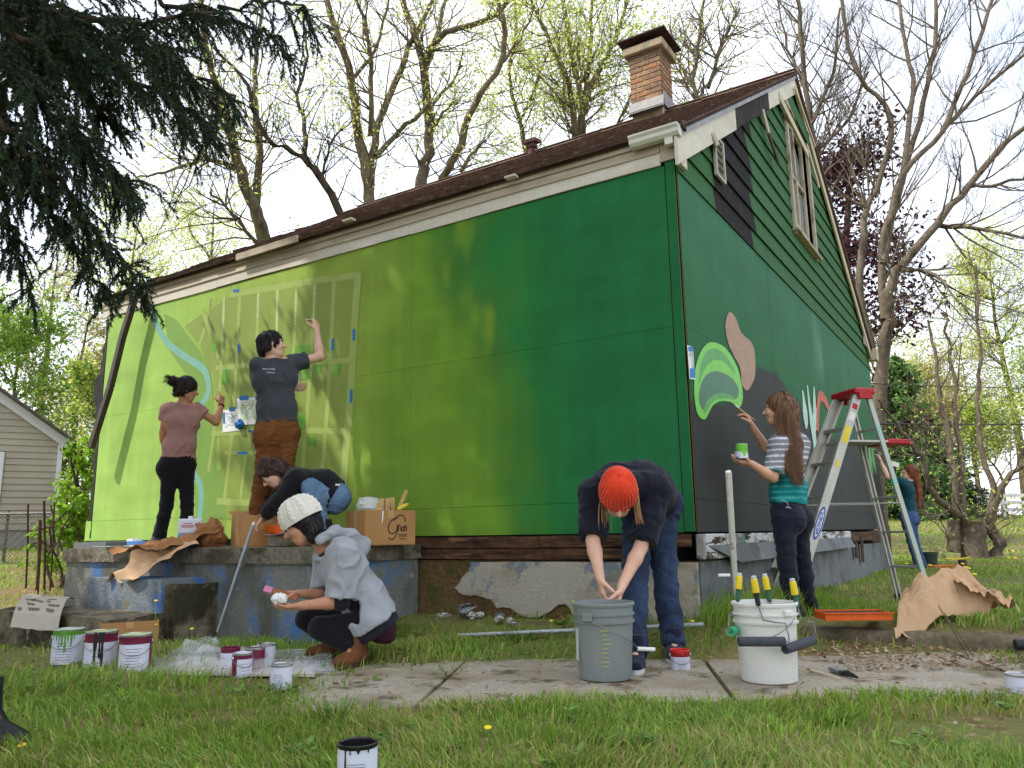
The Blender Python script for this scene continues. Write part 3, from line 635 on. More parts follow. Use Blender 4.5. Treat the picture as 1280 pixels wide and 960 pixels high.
    def rake(va, vb, h, m, o=.065, name='rake_board', dz=0., th=.024):
        P = [(va, roofz(va)-.085+dz), (vb, roofz(vb)-.085+dz)]; V = [HP(-o, P[0][0], P[0][1]-h), HP(-o, P[1][0], P[1][1]-h), HP(-o, P[1][0], P[1][1]), HP(-o, P[0][0], P[0][1])]; V += [p+HA*th for p in V]
        MB().add(V, [(0, 1, 2, 3), (7, 6, 5, 4), (1, 0, 4, 5), (2, 1, 5, 6), (3, 2, 6, 7), (0, 3, 7, 4)]).build(name, m, house)
    rake(-.1, 1.52, .23, M_white); rake(1.523, 2.9, .22, M_charred); rake(2.903, 4.44, .22, M_white); rake(-.1, 4.44, .05, mat('rake_flashing', lin(130, 130, 134), rough=.5, var=.3, scale=6, metal=.3), o=.085, name='rake_flashing', dz=.035)
    rake(4.452, 7.3, .19, M_cream); rake(7.303, HW+.1, .17, M_cream); rake(4.452, HW+.1, .05, M_weathered, o=.085, name='rake_flashing', dz=.035)
    # soffit between rake and siding, corner piece, return at the far eave
    for sg, va, vb in ((0, -.1, 4.44), (1, 4.46, HW+.1)):
        V = [HP(-o, v, roofz(v)-.1) for o in (.06, -.02) for v in (va, vb)]; MB().sheet([V[0], V[1], V[3], V[2]]).build('soffit', M_weathered, house)
    MB().bbox(HP(-.035, .06, 3.50), (.12, .04, .2), RG).build('corner_return', M_white, house)
    MB().bbox(HP(-.08, HW+.02, 3.62), (.2, .14, .2), RG).build('corner_return', M_cream, house)
    # torn trim: boards hanging by the apex, strip hanging from the rake
    def strip(p, q_, w, m, o=.06, th=.02):
        P = HP(-o, *p); Q = HP(-o-.02, *q_); d = nrm(Q-P); MB().bbox((P+Q)/2, (w, th, np.linalg.norm(Q-P)), R_from(nrm(np.cross(-HA, d)), -HA, d), bev=.003).build('loose_trim', m, house)
    strip(wg(966, 122), wg(1001, 196), .1, M_cream, .07); strip(wg(974, 112), wg(1004, 178), .2, M_gs, .05); strip(wg(984, 112), wg(1008, 186), .05, M_cream, .09); strip(wg(1002, 180), wg(1016, 236), .07, M_cream, .06)
    strip(wg(944, 128), wg(953, 170), .09, M_beige, .05); strip(wg(952, 168), wg(963, 208), .07, M_weathered, .07); strip(wg(881, 168), wg(885, 185), .1, M_beige, .06)
    for (a, zz, w_, h_) in ((.99, 3.86, .22, .36), (8.45, 3.86, .2, .3)):
        cc = HP(-.03, a, zz); v_ = MB().box(cc, (w_, .02, h_), RG).build('wall_vent', M_dark, house); mb = MB()
        for s in (-1, 1): mb.bbox(cc-HA*.012+HG*s*w_/2, (.025, .03, h_+.02), RG); mb.bbox(cc-HA*.0125+HZ*s*h_/2, (w_, .028, .025), RG)
        for i in range(5): mb.box(cc-HA*.012+HZ*(h_*(i-2)/5.2), (w_-.03, .02, .012), RG@rotm((1, 0, 0), .5))
        mb.build('vent_louvre', flat('vent_metal', (176, 174, 166)), v_)
gable()
# ---- foundation, sill beam
M_stucco = layered('flaking_stucco', lin(168, 162, 148), [(lin(116, 126, 136), 3.2, .55, .04, (1, 1, 1)), (lin(140, 128, 98), 2.2, .5, .2, (1, 1, 2)), (lin(178, 176, 168), 7, .62, .05, (1, 1, 1)), (lin(96, 90, 66), 1.8, .62, .1, (1, 1, 1))], fv=0.1, bump=.5, bscale=60)
M_brown = layered('mossy_render', lin(106, 82, 56), [(lin(74, 76, 34), 3, .46, .12, (1, 1, 1)), (lin(62, 48, 36), 5, .58, .1, (1, 1, 1)), (lin(92, 98, 40), 7, .6, .1, (1, 1, 1))], bump=1, bscale=30)
M_beam = layered('rotten_beam', lin(88, 62, 44), [(lin(44, 32, 26), 4, .45, .2, (.5, .5, 7)), (lin(134, 100, 66), 5, .58, .12, (.6, .6, 9)), (lin(28, 22, 20), 3, .62, .08, (1, 1, 3))], bump=1, bscale=18)
M_greyf = layered('grey_foundation_paint', lin(112, 116, 116), [(lin(86, 90, 92), 2.5, .5, .15, (1, 1, 1)), (lin(136, 138, 132), 4, .62, .05, (1, 1, 1)), (lin(86, 84, 56), 2, .62, .15, (1, 1, .5))], fv=0.1, bump=.4, bscale=50)
def foundation():
    MB().box(HP(3.6, .2, .18), (7.2, .4, .76), HR).build('foundation_wall', M_brown, house)
    MB().box(HP(.19, 4.45, .17), (.4, 8.86, .77), HR).build('foundation_wall', M_greyf, house)
    # plaster skin with a broken edge (outline measured on the wall)
    k = lambda x, y: wl(500+x/4.923, 660+y/4.923, -.01)
    top = [(1790, 214), (1500, 212), (1250, 212), (1000, 208), (700, 209), (440, 210)]
    low = [(436, 235), (428, 262), (400, 290), (385, 310), (362, 345), (345, 372), (370, 395), (400, 415), (440, 414), (480, 412), (520, 424), (560, 440), (585, 462), (600, 490), (640, 486), (680, 490), (705, 512), (730, 532), (770, 545), (830, 552), (900, 530), (960, 485), (985, 470), (1010, 466), (1035, 476), (1052, 494), (1075, 540), (1140, 570), (1290, 590), (1500, 590), (1790, 590)]
    rnd = random.Random(2); P = [k(*p) for p in top]; L_ = []
    for a, b in zip(low[:-1], low[1:]):
        for t in (0, .5): L_.append(k(a[0]+(b[0]-a[0])*t+rnd.uniform(-4, 4), a[1]+(b[1]-a[1])*t+rnd.uniform(-4, 4)))
    L_.append(k(*low[-1])); poly = [(max(u, .0), z) for u, z in P+L_]
    MB().prism([HP(u, -.022, z) for u, z in poly], -HG*.018).build('stucco_skin', M_stucco, house)
    MB().bbox(HP(.06, -.028, .345), (.14, .03, .42), HR).build('foundation_corner', M_stucco, house)
    # rotten sill beams, in uneven lengths and split layers
    for a, b, z0, z1, o in ((.16, 1.02, .572, .655, .02), (.02, 1.2, .66, .744, .03), (1.024, 2.6, .568, .652, .012), (1.21, 2.7, .655, .742, .022)):
        mb = MB(); n = 20
        def fn(s, t, a=a, b=b, z0=z0, z1=z1, o=o):
            prof = [(0, 0), (1, 0.02), (1.1, .5), (1, .97), (0, 1)][int(round(t*4))]; u = a+(b-a)*s; p = HP(u, -o*prof[0]-.004, z0+(z1-z0)*prof[1]); nn = fbm((p*np.array([1.5, 1.5, 6]))[None], 5, 3)[0]-.5; return p-HG*nn*.03*(1 if 0 < t < 1 else 0)+HZ*nn*.012
        mb.grid(fn, n, 5); mb.build('sill_beam', M_beam, house)
    # gable side: peeling white board, rotten gap, grey drip board
    M_peel = layered('peeling_white', lin(196, 198, 196), [(lin(70, 56, 44), 4, .52, .04, (.6, .6, 4)), (lin(120, 150, 140), 3, .6, .05, (1, 1, 1)), (lin(150, 146, 138), 6, .52, .1, (1, 1, 1))], fv=0.1, bump=.7, bscale=40)
    RG = R_from(HG, -HA, HZ)
    for a, b, z0, z1, m in ((.03, .5, .57, .742, M_peel), (.51, 2.9, .66, .74, M_peel), (.51, 3.1, .575, .655, M_beam), (2.91, 5.5, .655, .735, M_peel), (3.11, 5.0, .578, .652, M_beam), (5.01, 5.5, .57, .652, M_peel), (5.52, 7.2, .6, .72, M_beam), (7.22, 8.85, .575, .735, M_weathered)):
        MB().bbox(HP(-.014, (a+b)/2, (z0+z1)/2), (b-a, .05+random.uniform(0, .015), z1-z0), RG, bev=.008).build('sill_board', m, house)
    a = wg(884, 690, -.09); b = wg(1058, 684, -.09); P0 = HP(-.07, .28, .60); P1 = HP(-.07, 5.3, .60)
    V = [HP(-.05, .1, .665), HP(-.05, 5.35, .665), HP(-.11, 5.4, .545), HP(-.11, .62, .535)]; V += [p+HA*.02-HZ*.004 for p in V]
    MB().add(V, [(0, 3, 2, 1), (4, 5, 6, 7), (0, 1, 5, 4), (1, 2, 6, 5), (2, 3, 7, 6), (3, 0, 4, 7)]).build('drip_board', M_greyf, house)
    for v, h in ((6.2, .34), (5.75, .2)): MB().bbox(HP(-.05, v, .5), (.12, .02, h), RG@rotm((0, 1, 0), .12)).build('torn_flashing', M_weathered, house)
foundation()
# ---- ragged tar paper at the far corner and the fallen downspout
def far_corner():
    rnd = random.Random(6); mb = MB(); tar = mat('tar_paper', lin(34, 31, 30), rough=.85, var=.4, scale=8, bump=.5)
    zs = np.linspace(.78, 3.42, 30); V = []
    for z in zs:
        w = .09+.07*rnd.random()+(.12*math.exp(-((z-2.55)/.3)**2)); V += [HP(HL+.004, -.018, z), HP(HL+w, .03-.02*rnd.random(), z), HP(HL+w*.6, .5, z)]
    mb.add(V, [(i*3+k, i*3+k+1, i*3+k+4, i*3+k+3)[::-1] for i in range(29) for k in range(2)]); mb.build('tar_paper', tar, house)
    a = wl(171, 372, -.16); b = wl(114, 560, -.22); P = HP(a[0], -.16, a[1]+.1); Q = HP(b[0], -.22, b[1]); m_ = (P+Q)/2+HA*.0; pts = [P, P+(Q-P)*.3+HA*.02, P+(Q-P)*.62-HA*.03, Q]
    mb = MB()
    for i in range(3):
        d = nrm(pts[i+1]-pts[i]); y = nrm(-HG-d*(-HG@d)); R = R_from(np.cross(y, d), y, d); mb.bbox((pts[i]+pts[i+1])/2, (.085, .06, np.linalg.norm(pts[i+1]-pts[i])+.012-i*.003), R, bev=.01)
    tag(mb.build('downspout', mat('brown_metal', lin(66, 54, 48), rough=.5, var=.3, scale=6), base=Q), 'dark brown downspout hanging loose across the end of the wall', 'downspout')
far_corner()
# ================================================================ PORCH
M_porch = layered('porch_concrete', lin(122, 124, 118), [(lin(74, 118, 172), 2.2, .53, .09, (1, 1, .7)), (lin(92, 92, 82), 2.6, .5, .15, (1, 1, .6)), (lin(66, 62, 48), 3.2, .6, .12, (1, 1, .4)), (lin(148, 146, 136), 8, .63, .05, (1, 1, 1))], fv=0.14, bump=.6, bscale=40)
M_slab = layered('porch_slab', lin(118, 112, 98), [(lin(74, 66, 52), 4, .48, .15, (1, 1, 1.5)), (lin(60, 64, 40), 6, .58, .1, (1, 1, 1)), (lin(148, 142, 128), 9, .62, .06, (1, 1, 1))], bump=.9, bscale=30)
M_mossy = layered('mossy_concrete', lin(122, 112, 94), [(lin(60, 56, 40), 3, .45, .15, (1, 1, 1)), (lin(76, 86, 40), 5, .6, .1, (1, 1, 1)), (lin(140, 132, 114), 8, .6, .08, (1, 1, 1))], bump=1, bscale=22)
M_blueface = layered('blue_painted_concrete', lin(112, 122, 128), [(lin(64, 112, 176), 3., .5, .08, (1, 1, .6)), (lin(120, 112, 98), 5, .56, .08, (1, 1, 1)), (lin(70, 64, 52), 3, .64, .08, (1, 1, .5))], fv=0.14, bump=.7, bscale=35)
PU0, PU1, PV, PZ = 2.34, 5.48, -1.27, .69
porch = thing('porch', 'low concrete porch with worn blue paint along the mural wall', 'porch', HP(3.9, -.7, .1))
def rough_box(u0, u1, v0, v1, z0, z1, m, name, parent, amp=.012, res=.09, seed=0):
    """concrete block with worn, uneven faces"""
    mb = MB(); 
    def face(fn, na, nb):
        S_, T_ = np.meshgrid(np.linspace(0, 1, max(2, int(na/res)+2)), np.linspace(0, 1, max(2, int(nb/res)+2))); u, v, z = fn(S_, T_); p = HO+u[..., None]*HA+v[..., None]*HG+z[..., None]*HZ
        mb.gridv(p+(np.stack([fbm(p+seed, 4, 3, k) for k in (1, 2, 3)], -1)-.5)*amp*2)
    o_ = lambda a, S_: np.full(S_.shape, float(a))
    face(lambda s, t: (u1+(u0-u1)*s, o_(v0, s), z0+(z1-z0)*t), u1-u0, z1-z0)
    face(lambda s, t: (o_(u0, s), v0+(v1-v0)*s, z0+(z1-z0)*t), v1-v0, z1-z0)
    face(lambda s, t: (o_(u1, s), v1+(v0-v1)*s, z0+(z1-z0)*t), v1-v0, z1-z0)
    face(lambda s, t: (u1+(u0-u1)*s, v0+(v1-v0)*t, o_(z1, s)), u1-u0, v1-v0)
    return mb.build(name, m, parent, smooth=False)
rough_box(PU0+.03, PU1-.04, PV+.03, -.03, -.05, PZ-.11, M_porch, 'porch_wall', porch, .008)
rough_box(PU0, PU1, PV, -.026, PZ-.115, PZ, M_slab, 'porch_slab', porch, .006, .06, 3)
_ua = wl(205, 730, -1.62)[0]; _ub = wl(112, 730, -1.62)[0]
rough_box(_ua, _ub, -1.64, PV+.05, 0, .47, M_blueface, 'step', porch, .016, .06, 7)
rough_box(_ua-.02, _ub+.6, -2.02, -1.6, -.05, .235, M_mossy, 'step', porch, .03, .06, 9)
rough_box(_ua-.12, _ua+.02, -1.6, PV+.05, -.05, .44, M_mossy, 'step_flank', porch, .03, .06, 5)
rough_box(4.98, 5.5, -1.16, -.6, PZ-.003, PZ+.055, M_greyf, 'loose_block', porch, .004, .08, 2)
_cb = wl(366, 680, -1.0)[0]
tag(MB().bbox(HP(_cb, -1.0, PZ+.04), (.34, .2, .08), HR@rz(.06), bev=.01).build('concrete_block', M_slab, base=HP(_cb, -1.0, PZ)), 'grey concrete block on the porch edge under papers', 'block')
# ================================================================ THINGS ON THE PORCH AND THE GROUND
KRAFT = lambda n, c: mat(n, lin(*c), rough=.85, var=.08, scale=5, bump=.06, bscale=30)
CARD = KRAFT('cardboard', (172, 128, 80)); CARD2 = KRAFT('cardboard_dark', (150, 108, 66)); CARDIN = KRAFT('cardboard_inside', (136, 98, 60)); TAPE = flat('packing_tape', (186, 150, 100), .35)
INKB = flat('black_print', (40, 34, 30), .7)
def face_ribbon(mb, O_, X, Y, N_, pts, w, off, m=0, sub=5):
    """line drawn on a flat face: pts in face units"""
    P = np.array(pts, float); t = np.linspace(0, len(P)-1, (len(P)-1)*sub+1); i = np.clip(t.astype(int), 0, len(P)-2); f = (t-i)[:, None]
    p0 = P[np.clip(i-1, 0, len(P)-1)]; p1 = P[i]; p2 = P[i+1]; p3 = P[np.clip(i+2, 0, len(P)-1)]
    P = .5*((2*p1)+(-p0+p2)*f+(2*p0-5*p1+4*p2-p3)*f*f+(-p0+3*p1-3*p2+p3)*f**3)
    T = np.gradient(P, axis=0); T /= (np.linalg.norm(T, axis=1)[:, None]+1e-9); n2 = np.stack([-T[:, 1], T[:, 0]], 1); A_ = P+n2*w/2; B_ = P-n2*w/2; k = len(P)
    V = [O_+X*a+Y*b+N_*off for a, b in np.concatenate([A_, B_])]; mb.add(V, [(i, k+i, k+i+1, i+1) for i in range(k-1)], m)
def carton(E, ang, Lr, Ll, h, label, flaps=None, logo=False, name='cardboard_box', t=.006, m=None):
    """open carton from its nearest upright edge E; right face runs along ang, left face at ang+90"""
    m = m or CARD; X = np.array([math.cos(ang), math.sin(ang), 0]); Y = np.array([-math.sin(ang), math.cos(ang), 0]); E = np.asarray(E, float); root = thing(name, label, 'box', E+X*Lr/2+Y*Ll/2)
    R = R_from(X, Y, HZ); c = E+X*Lr/2+Y*Ll/2
    mb = MB(); mb.box(c+HZ*t/2, (Lr, Ll, t), R)
    mb.box(c-Y*(Ll/2-t/2)+HZ*(h/2+.001), (Lr, t, h), R); mb.box(c+Y*(Ll/2-t/2)+HZ*(h/2+.001), (Lr, t, h), R)
    mb.box(c-X*(Lr/2-t/2)+HZ*(h/2+.001), (t, Ll-2*t, h), R); mb.box(c+X*(Lr/2-t/2)+HZ*(h/2+.001), (t, Ll-2*t, h), R); mb.build('box_body', m, root)
    for side, an in (flaps or []):
        d = {'f': -Y, 'b': Y, 'l': -X, 'r': X}[side]; al = {'f': X, 'b': X, 'l': Y, 'r': Y}[side]; ln = Lr if side in 'fb' else Ll; w = (Ll if side in 'fb' else Lr)*.42; hp = c+d*((Ll if side in 'fb' else Lr)/2)+HZ*(h+.003); out = d*math.cos(an)+HZ*math.sin(an); nn = np.cross(al, out)
        MB().box(hp+out*w/2, (ln*.97, w, .005), R_from(al, out, nn)).build('flap', m, root)
    MB().box(c-Y*(Ll/2+.0015)+HZ*h*.88-X*0, (.05, .002, h*.24), R).build('tape_strip', TAPE, root)
    MB().box(c-X*(Lr/2+.0015)+HZ*h*.5, (.002, .05, h*.98), R).build('tape_strip', TAPE, root)
    if logo:
        mb = MB(); O_ = E+X*Lr*.63+HZ*h*.5; N_ = -Y; s = h*.36
        Gc = [[(.05, .75), (-.35, .7), (-.75, .2), (-.7, -.35), (-.3, -.45), (.0, -.1), (.02, .25), (-.05, -.5), (-.4, -.95), (-.75, -.8)], [(-.35, .55), (.1, .95), (.5, .95), (.72, .62), (.62, .45)], [(.1, -.3), (.15, .2), (.32, .05), (.34, -.28)], [(.42, -.05), (.58, .1), (.6, -.2), (.44, -.28), (.42, -.05)], [(.68, -.28), (.7, .15), (.84, .0), (.86, -.28)], [(.1, -.55), (.9, -.55)], [(.1, -.68), (.9, -.68)], [(.2, -.9), (.8, -.9)]]
        for g in Gc: face_ribbon(mb, O_, X*s, HZ*s, N_, g, .08 if len(g) > 3 else .06, .0022)
        mb.build('printed_logo', INKB, root)
        MB().sheet([E+X*Lr*a+HZ*h*b-Y*.003 for a, b in ((.325, .98), (.32, .6), (.345, .72), (.355, .98))]).build('paper_tag', PAPER, root)
    return root, c, R
M_metal = mat('bare_metal', lin(178, 180, 182), rough=.35, var=.1, scale=20, metal=.8); M_wire = mat('wire', lin(130, 132, 134), rough=.4, var=.1, metal=.8)
LBLUE = flat('label_white', (206, 208, 222), .5, var=.05); MAROON = flat('label_maroon', (112, 34, 62), .45, var=.1); LTEXT = flat('label_text', (104, 104, 122), .6)
def paint_can(base, r, h, label, body='label', band=None, bandfrac=.2, lid=None, wet=None, drips=None, az=-1.57, handle=True, wrap=.62, rim=None, lines=7, group=None, tilt=0., dripmat=None):
    """round tin with rims, paper label, lid or wet paint, wire handle"""
    base = np.asarray(base, float); root = thing('paint_can', label, 'paint can', base, group)
    a0 = az-math.pi*wrap; 
    R = rz(a0)
    inside = lambda f: (1 if f < wrap else (2 if band else 1))
    bandm = (lambda f: 2) if band else inside
    mats = [M_metal, LBLUE if body == 'label' else body, band or M_metal, rim or M_metal]
    prof = [(r*.95, .0), (r, .002), (r, .008), (r*.985, .010), (r*.985, h*.02+.01), (r*.985, h*(1-bandfrac)), (r*.985, h-.012), (r*1.0, h-.010), (r, h-.002), (r*.97, h), (r*.93, h), (r*.9, h-.004)]
    segm = [0, 0, 0, 0, inside, bandm, 3, 3, 3, 3, 3]
    mb = MB(); mb.lathe(prof, base, R, 36, segm, cap=(True, False)); autosmooth(mb.build('can_body', mats, root), 35)
    if wet is not None:
        mb = MB(); mb.lathe([(r*.9, h-.004), (r*.89, h*.80)], base, R, 24, cap=(False, True)); mb.build('paint', wet, root)
    else:
        mb = MB(); mb.lathe([(r*.9, h-.004), (r*.88, h-.006), (r*.84, h-.008), (r*.80, h-.004), (r*.3, h-.003), (.001, h-.003)], base, R, 30, cap=(False, False)); autosmooth(mb.build('lid', lid or M_metal, root), 35)
    # small print on the paper
    if lines:
        mb = MB()
        for k in range(lines):
            z = h*(.14+.55*k/lines); w = random.uniform(.5, .8); aa = np.linspace(az-.75*w, az+.75*w, 9); rr = r*.985+.0012
            V = [base+np.array([rr*math.cos(a), rr*math.sin(a), z+d]) for d in (0, h*.014) for a in aa]; mb.add(V, [(i, i+1, 9+i+1, 9+i) for i in range(8)])
        mb.build('label_print', LTEXT, root)
    if drips:
        mb = MB(); rnd = random.Random(int(base[0]*1000)); rr = r*1.004+.0012
        for (da, w, ln) in drips:
            n = 8; V = []
            for i in range(n+1):
                t = i/n; ww = w*(1-.35*t)*(1+.25*math.sin(t*9+da*7)); z = h-.002-ln*h*t
                for s in (-1, 0, 1): a = az+da+s*ww; V.append(base+np.array([rr*math.cos(a), rr*math.sin(a), z-(.006 if (s == 0 and i == n) else 0)])*1)
            mb.add(V, [(i*3+k, i*3+3+k, i*3+4+k, i*3+1+k) for i in range(n) for k in range(2)])
        mb.build('paint_drip', dripmat, root)
    if handle:
        ea = az+math.pi*.52; ex = np.array([math.cos(ea), math.sin(ea), 0]); d = np.array([math.cos(az), math.sin(az), 0]); P = []
        for t in np.linspace(0, math.pi, 17): P.append(base+HZ*(h*.78-abs(math.sin(t))*h*.34)+ex*math.cos(t)*(r+.004)+d*(r+.006)*max(math.sin(t), 0)**.7)
        MB().tube(P, .0018, 5).build('wire_handle', M_wire, root)
        for s in (1, -1):
            _x, _y, _d = frame(ex*s); MB().lathe([(.011, 0), (.009, .005), (.003, .007)], base+ex*s*r*.985+HZ*h*.78, R_from(_x, _y, _d), 12).build('handle_ear', M_metal, root)
    return root
def GP(px, py, z=None):
    """ground point seen at a pixel"""
    P = atz(px, py, 0.)
    for _ in range(12): P = atz(px, py, float(gz(P[0], P[1])) if z is None else z)
    return P
P_green = mat('wet_green_paint', lin(92, 150, 52), rough=.25, var=.1, spec=.5); P_lime = mat('lime_paint', lin(182, 196, 110), rough=.3, var=.1, spec=.5); P_black = mat('black_paint', lin(22, 20, 20), rough=.3, spec=.5); P_red = mat('red_paint', lin(206, 42, 34), rough=.3, spec=.5, var=.12)
Q1 = 'quart tins on the plastic sheet'
paint_can(GP(83, 829), .085, .195, 'gallon paint can with green paint running down its white label', lid=flat('lid_green_white', (188, 206, 178)), band=P_green, bandfrac=.17, drips=[(-.5, .06, .3), (-.3, .05, .5), (-.12, .09, .42), (.08, .08, .62), (.25, .05, .33), (.45, .07, .46), (-.8, .05, .26), (.62, .05, .25)], dripmat=P_green, az=-1.35, wrap=.45)
paint_can(GP(124, 833), .085, .195, 'gallon paint can with black drips over its maroon and white label', band=MAROON, bandfrac=.3, lid=P_lime, drips=[(-.25, .12, .85), (.02, .08, .7), (.18, .1, .95)], dripmat=P_black, az=-1.2, wrap=.5, lines=3)
paint_can(GP(167, 838), .085, .195, 'gallon paint can with maroon band and pale yellow lid', band=MAROON, bandfrac=.26, lid=flat('lid_yellow', (206, 214, 140)), az=-1.25, wrap=.36)
paint_can(GP(287, 838), .053, .125, 'maroon banded tin behind the tin with loose wire handle', band=MAROON, bandfrac=.22, wet=mat('maroon_paint', lin(96, 26, 48), rough=.25), az=-1.9, wrap=.3, rim=MAROON, handle=False, lines=4)
paint_can(GP(302, 846), .053, .125, 'tin with loose wire handle, maroon band and white lid', band=MAROON, bandfrac=.25, lid=LBLUE, az=-.9, wrap=.28, lines=4)
paint_can(GP(318, 838), .053, .125, 'tin with solid maroon label between white tins', body=MAROON, band=MAROON, lid=MAROON, az=-1.3, handle=False, lines=4)
paint_can(GP(332, 833), .053, .125, 'white labelled tin behind the maroon tin', az=-1.5, lid=M_metal, handle=False)
paint_can(GP(351, 863), .053, .125, 'white labelled tin standing alone in the grass by the plastic', az=-1.6, lid=M_metal, handle=False, lines=9)
paint_can(GP(851, 842), .053, .125, 'quart can of red paint beside the grey bucket', band=flat('can_darkred', (150, 36, 40)), bandfrac=.28, wet=P_red, rim=P_red, drips=[(-.2, .12, .1), (.1, .2, .13), (.5, .1, .08), (-.6, .12, .1)], dripmat=P_red, az=-1.6, wrap=.5)
_c = np.array([GP(446, 990)[0], GP(446, 990)[1], 0]); _c[2] = gz(_c[0], _c[1])
paint_can(_c, .0555, .13, 'open can with black rim and green smear in the front grass', rim=P_black, wet=P_black, drips=[(-.55, .05, .62), (-.3, .05, .12), (.6, .06, .1), (.1, .1, .1)], dripmat=P_black, az=-1.45, wrap=.7, lines=10, handle=False)
paint_can(GP(1277, 880), .053, .13, 'white can on the path beyond the brown paper', az=-1.7, handle=False, lid=M_metal, lines=5)
for k, (x, y) in enumerate(((1214, 748), (1228, 752))):
    paint_can(GP(x, y), .053, .12, ['maroon tin', 'silver tin'][k]+' in the grass behind the crumpled brown paper', band=MAROON if k == 0 else None, body=MAROON if k == 0 else M_metal, handle=False, lines=0)
# ---- cartons
P_ = GP(116, 808); _e = aty(124, 803, 5.45); _e[2] = gz(_e[0], _e[1])
carton(_e, .5, .36, .3, .17, 'low open cardboard box standing behind the gallon cans', name='cardboard_box')
E1 = HP(*[wl(303, 678, -1.08)[0], -1.08, PZ]); carton(E1, .6, .42, .34, .245, 'plain open cardboard box on the porch beside crumpled brown paper', flaps=[('b', .3)])
E2 = HP(wl(456, 676, -.70)[0], -.70, PZ); B2 = carton(E2, .58, .42, .38, .265, 'cardboard box with script logo full of tools on the porch corner', logo=True)
def box_contents():
    c = B2[1]; top = c+HZ*.265; wood = mat('pale_wood', lin(196, 160, 104), rough=.7, var=.15, scale=8, stretch=(1, 1, 5)); X = B2[2][:, 0]; Y = B2[2][:, 1]
    rnd = random.Random(3)
    for i in range(3):
        o = MB().bbox(top+X*(.02+.05*i)+Y*(.04)+HZ*(.005+rnd.uniform(-.01, .015)), (.042, .03, .2), B2[2]@rotm((0, 1, 0), rnd.uniform(-.1, .1))).build('wood_block', wood, base=top+X*(.02+.05*i)); tag(o, 'pale wood slat standing in the box with the logo', 'wood slat', 'wood slats in the carton')
    st = nrm(X*.45+HZ); p = top+X*.12-Y*.06; tag(MB().bbox(p+st*.03, (.03, .008, .3), R_from(nrm(np.cross(Y, st)), Y, st)).build('paint_stick', wood, base=p), 'slanted wooden stir stick poking out of the box with the logo', 'stir stick')
    yl = flat('yellow_handle', (214, 190, 52), .4); d = nrm(X+HZ*.5); x, y, _ = frame(d); tag(MB().lathe([(.004, -.05), (.014, -.045), (.017, 0), (.012, .05), (.003, .06)], top+X*.15-Y*.08+HZ*.03, R_from(x, y, d), 10).build('roller_handle', yl, base=top+X*.15), 'yellow tool handle lying at the edge of the box with logo', 'tool')
    tag(MB().bbox(top-X*.06-Y*.1+HZ*.02, (.05, .02, .09), B2[2]@rotm((0, 1, 0), .4)).build('paint_pad', wood, base=top-X*.06), 'small wooden paint pad leaning inside the box with logo', 'paint pad')
    plas = bpy.data.materials.new('plastic_film'); nt, b = nodes(plas); b.inputs['Base Color'].default_value = (.86, .9, .9, 1); b.inputs['Roughness'].default_value = .18; b.inputs['Alpha'].default_value = .42; MATS['plastic_film'] = plas
    crumple(top-X*.09+Y*.03+HZ*.035, .1, 'plastic_bag', 'crumpled clear plastic bag on top of the box with logo', 'plastic bag', plas, 9, .75)
box_contents()
# ---- solvent can, crumpled kraft paper, bowl, papers on the porch
def solvent_can():
    c = HP(wl(237, 676, -1.05)[0], -1.05, PZ); root = thing('solvent_can', 'white and blue rectangular solvent can on the porch', 'can', c); R = rz(.35)
    wh = flat('tin_white', (210, 214, 224), .35); bl = flat('tin_blue', (98, 150, 214), .35); rd = flat('tin_red', (190, 60, 70), .4)
    MB().bbox(c+HZ*.055, (.19, .1, .11), R, bev=.01).build('can_lower', bl, root); MB().bbox(c+HZ*.172, (.1895, .0995, .122), R, bev=.01).build('can_upper', wh, root)
    mb = MB(); mb.lathe([(.022, .232), (.022, .25), (.018, .256), (.001, .256)], c, R, 16); mb.build('screw_cap', wh, root)
    mb = MB()
    for z, w in ((.195, .07), (.178, .1), (.166, .09)): mb.box(c+R@np.array([-.02, -.0515, z]), (w, .001, .006), R)
    mb.box(c+R@np.array([.05, -.0517, .186]), (.03, .001, .02), R); mb.build('label_print', rd, root)
solvent_can()
PCRUMP = mat('kraft_paper', lin(190, 156, 120), rough=.8, var=.1, scale=4, bump=.15, bscale=14); PKDARK = mat('kraft_paper_dark', lin(150, 104, 62), rough=.8, var=.12, scale=4, bump=.15, bscale=14)
crumple(HP(wl(262, 664, -1.02)[0], -1.02, PZ+.10), .12, 'brown_paper_ball', 'crumpled ball of brown paper beside the solvent can', 'paper', PKDARK, 6, .95)
def bowl():
    c = HP(wl(348, 660, -.95)[0], -.95, PZ+.085); mb = MB(); mb.lathe([(.05, 0), (.09, .03), (.115, .075), (.12, .08), (.112, .078), (.086, .034), (.04, .006), (.001, .006)], c, rz(0), 28, cap=(True, False)); autosmooth(tag(mb.build('orange_bowl', flat('orange_plastic', (222, 96, 30), .35), base=c), 'orange plastic bowl on papers at the porch edge', 'bowl'), 40)
bowl()
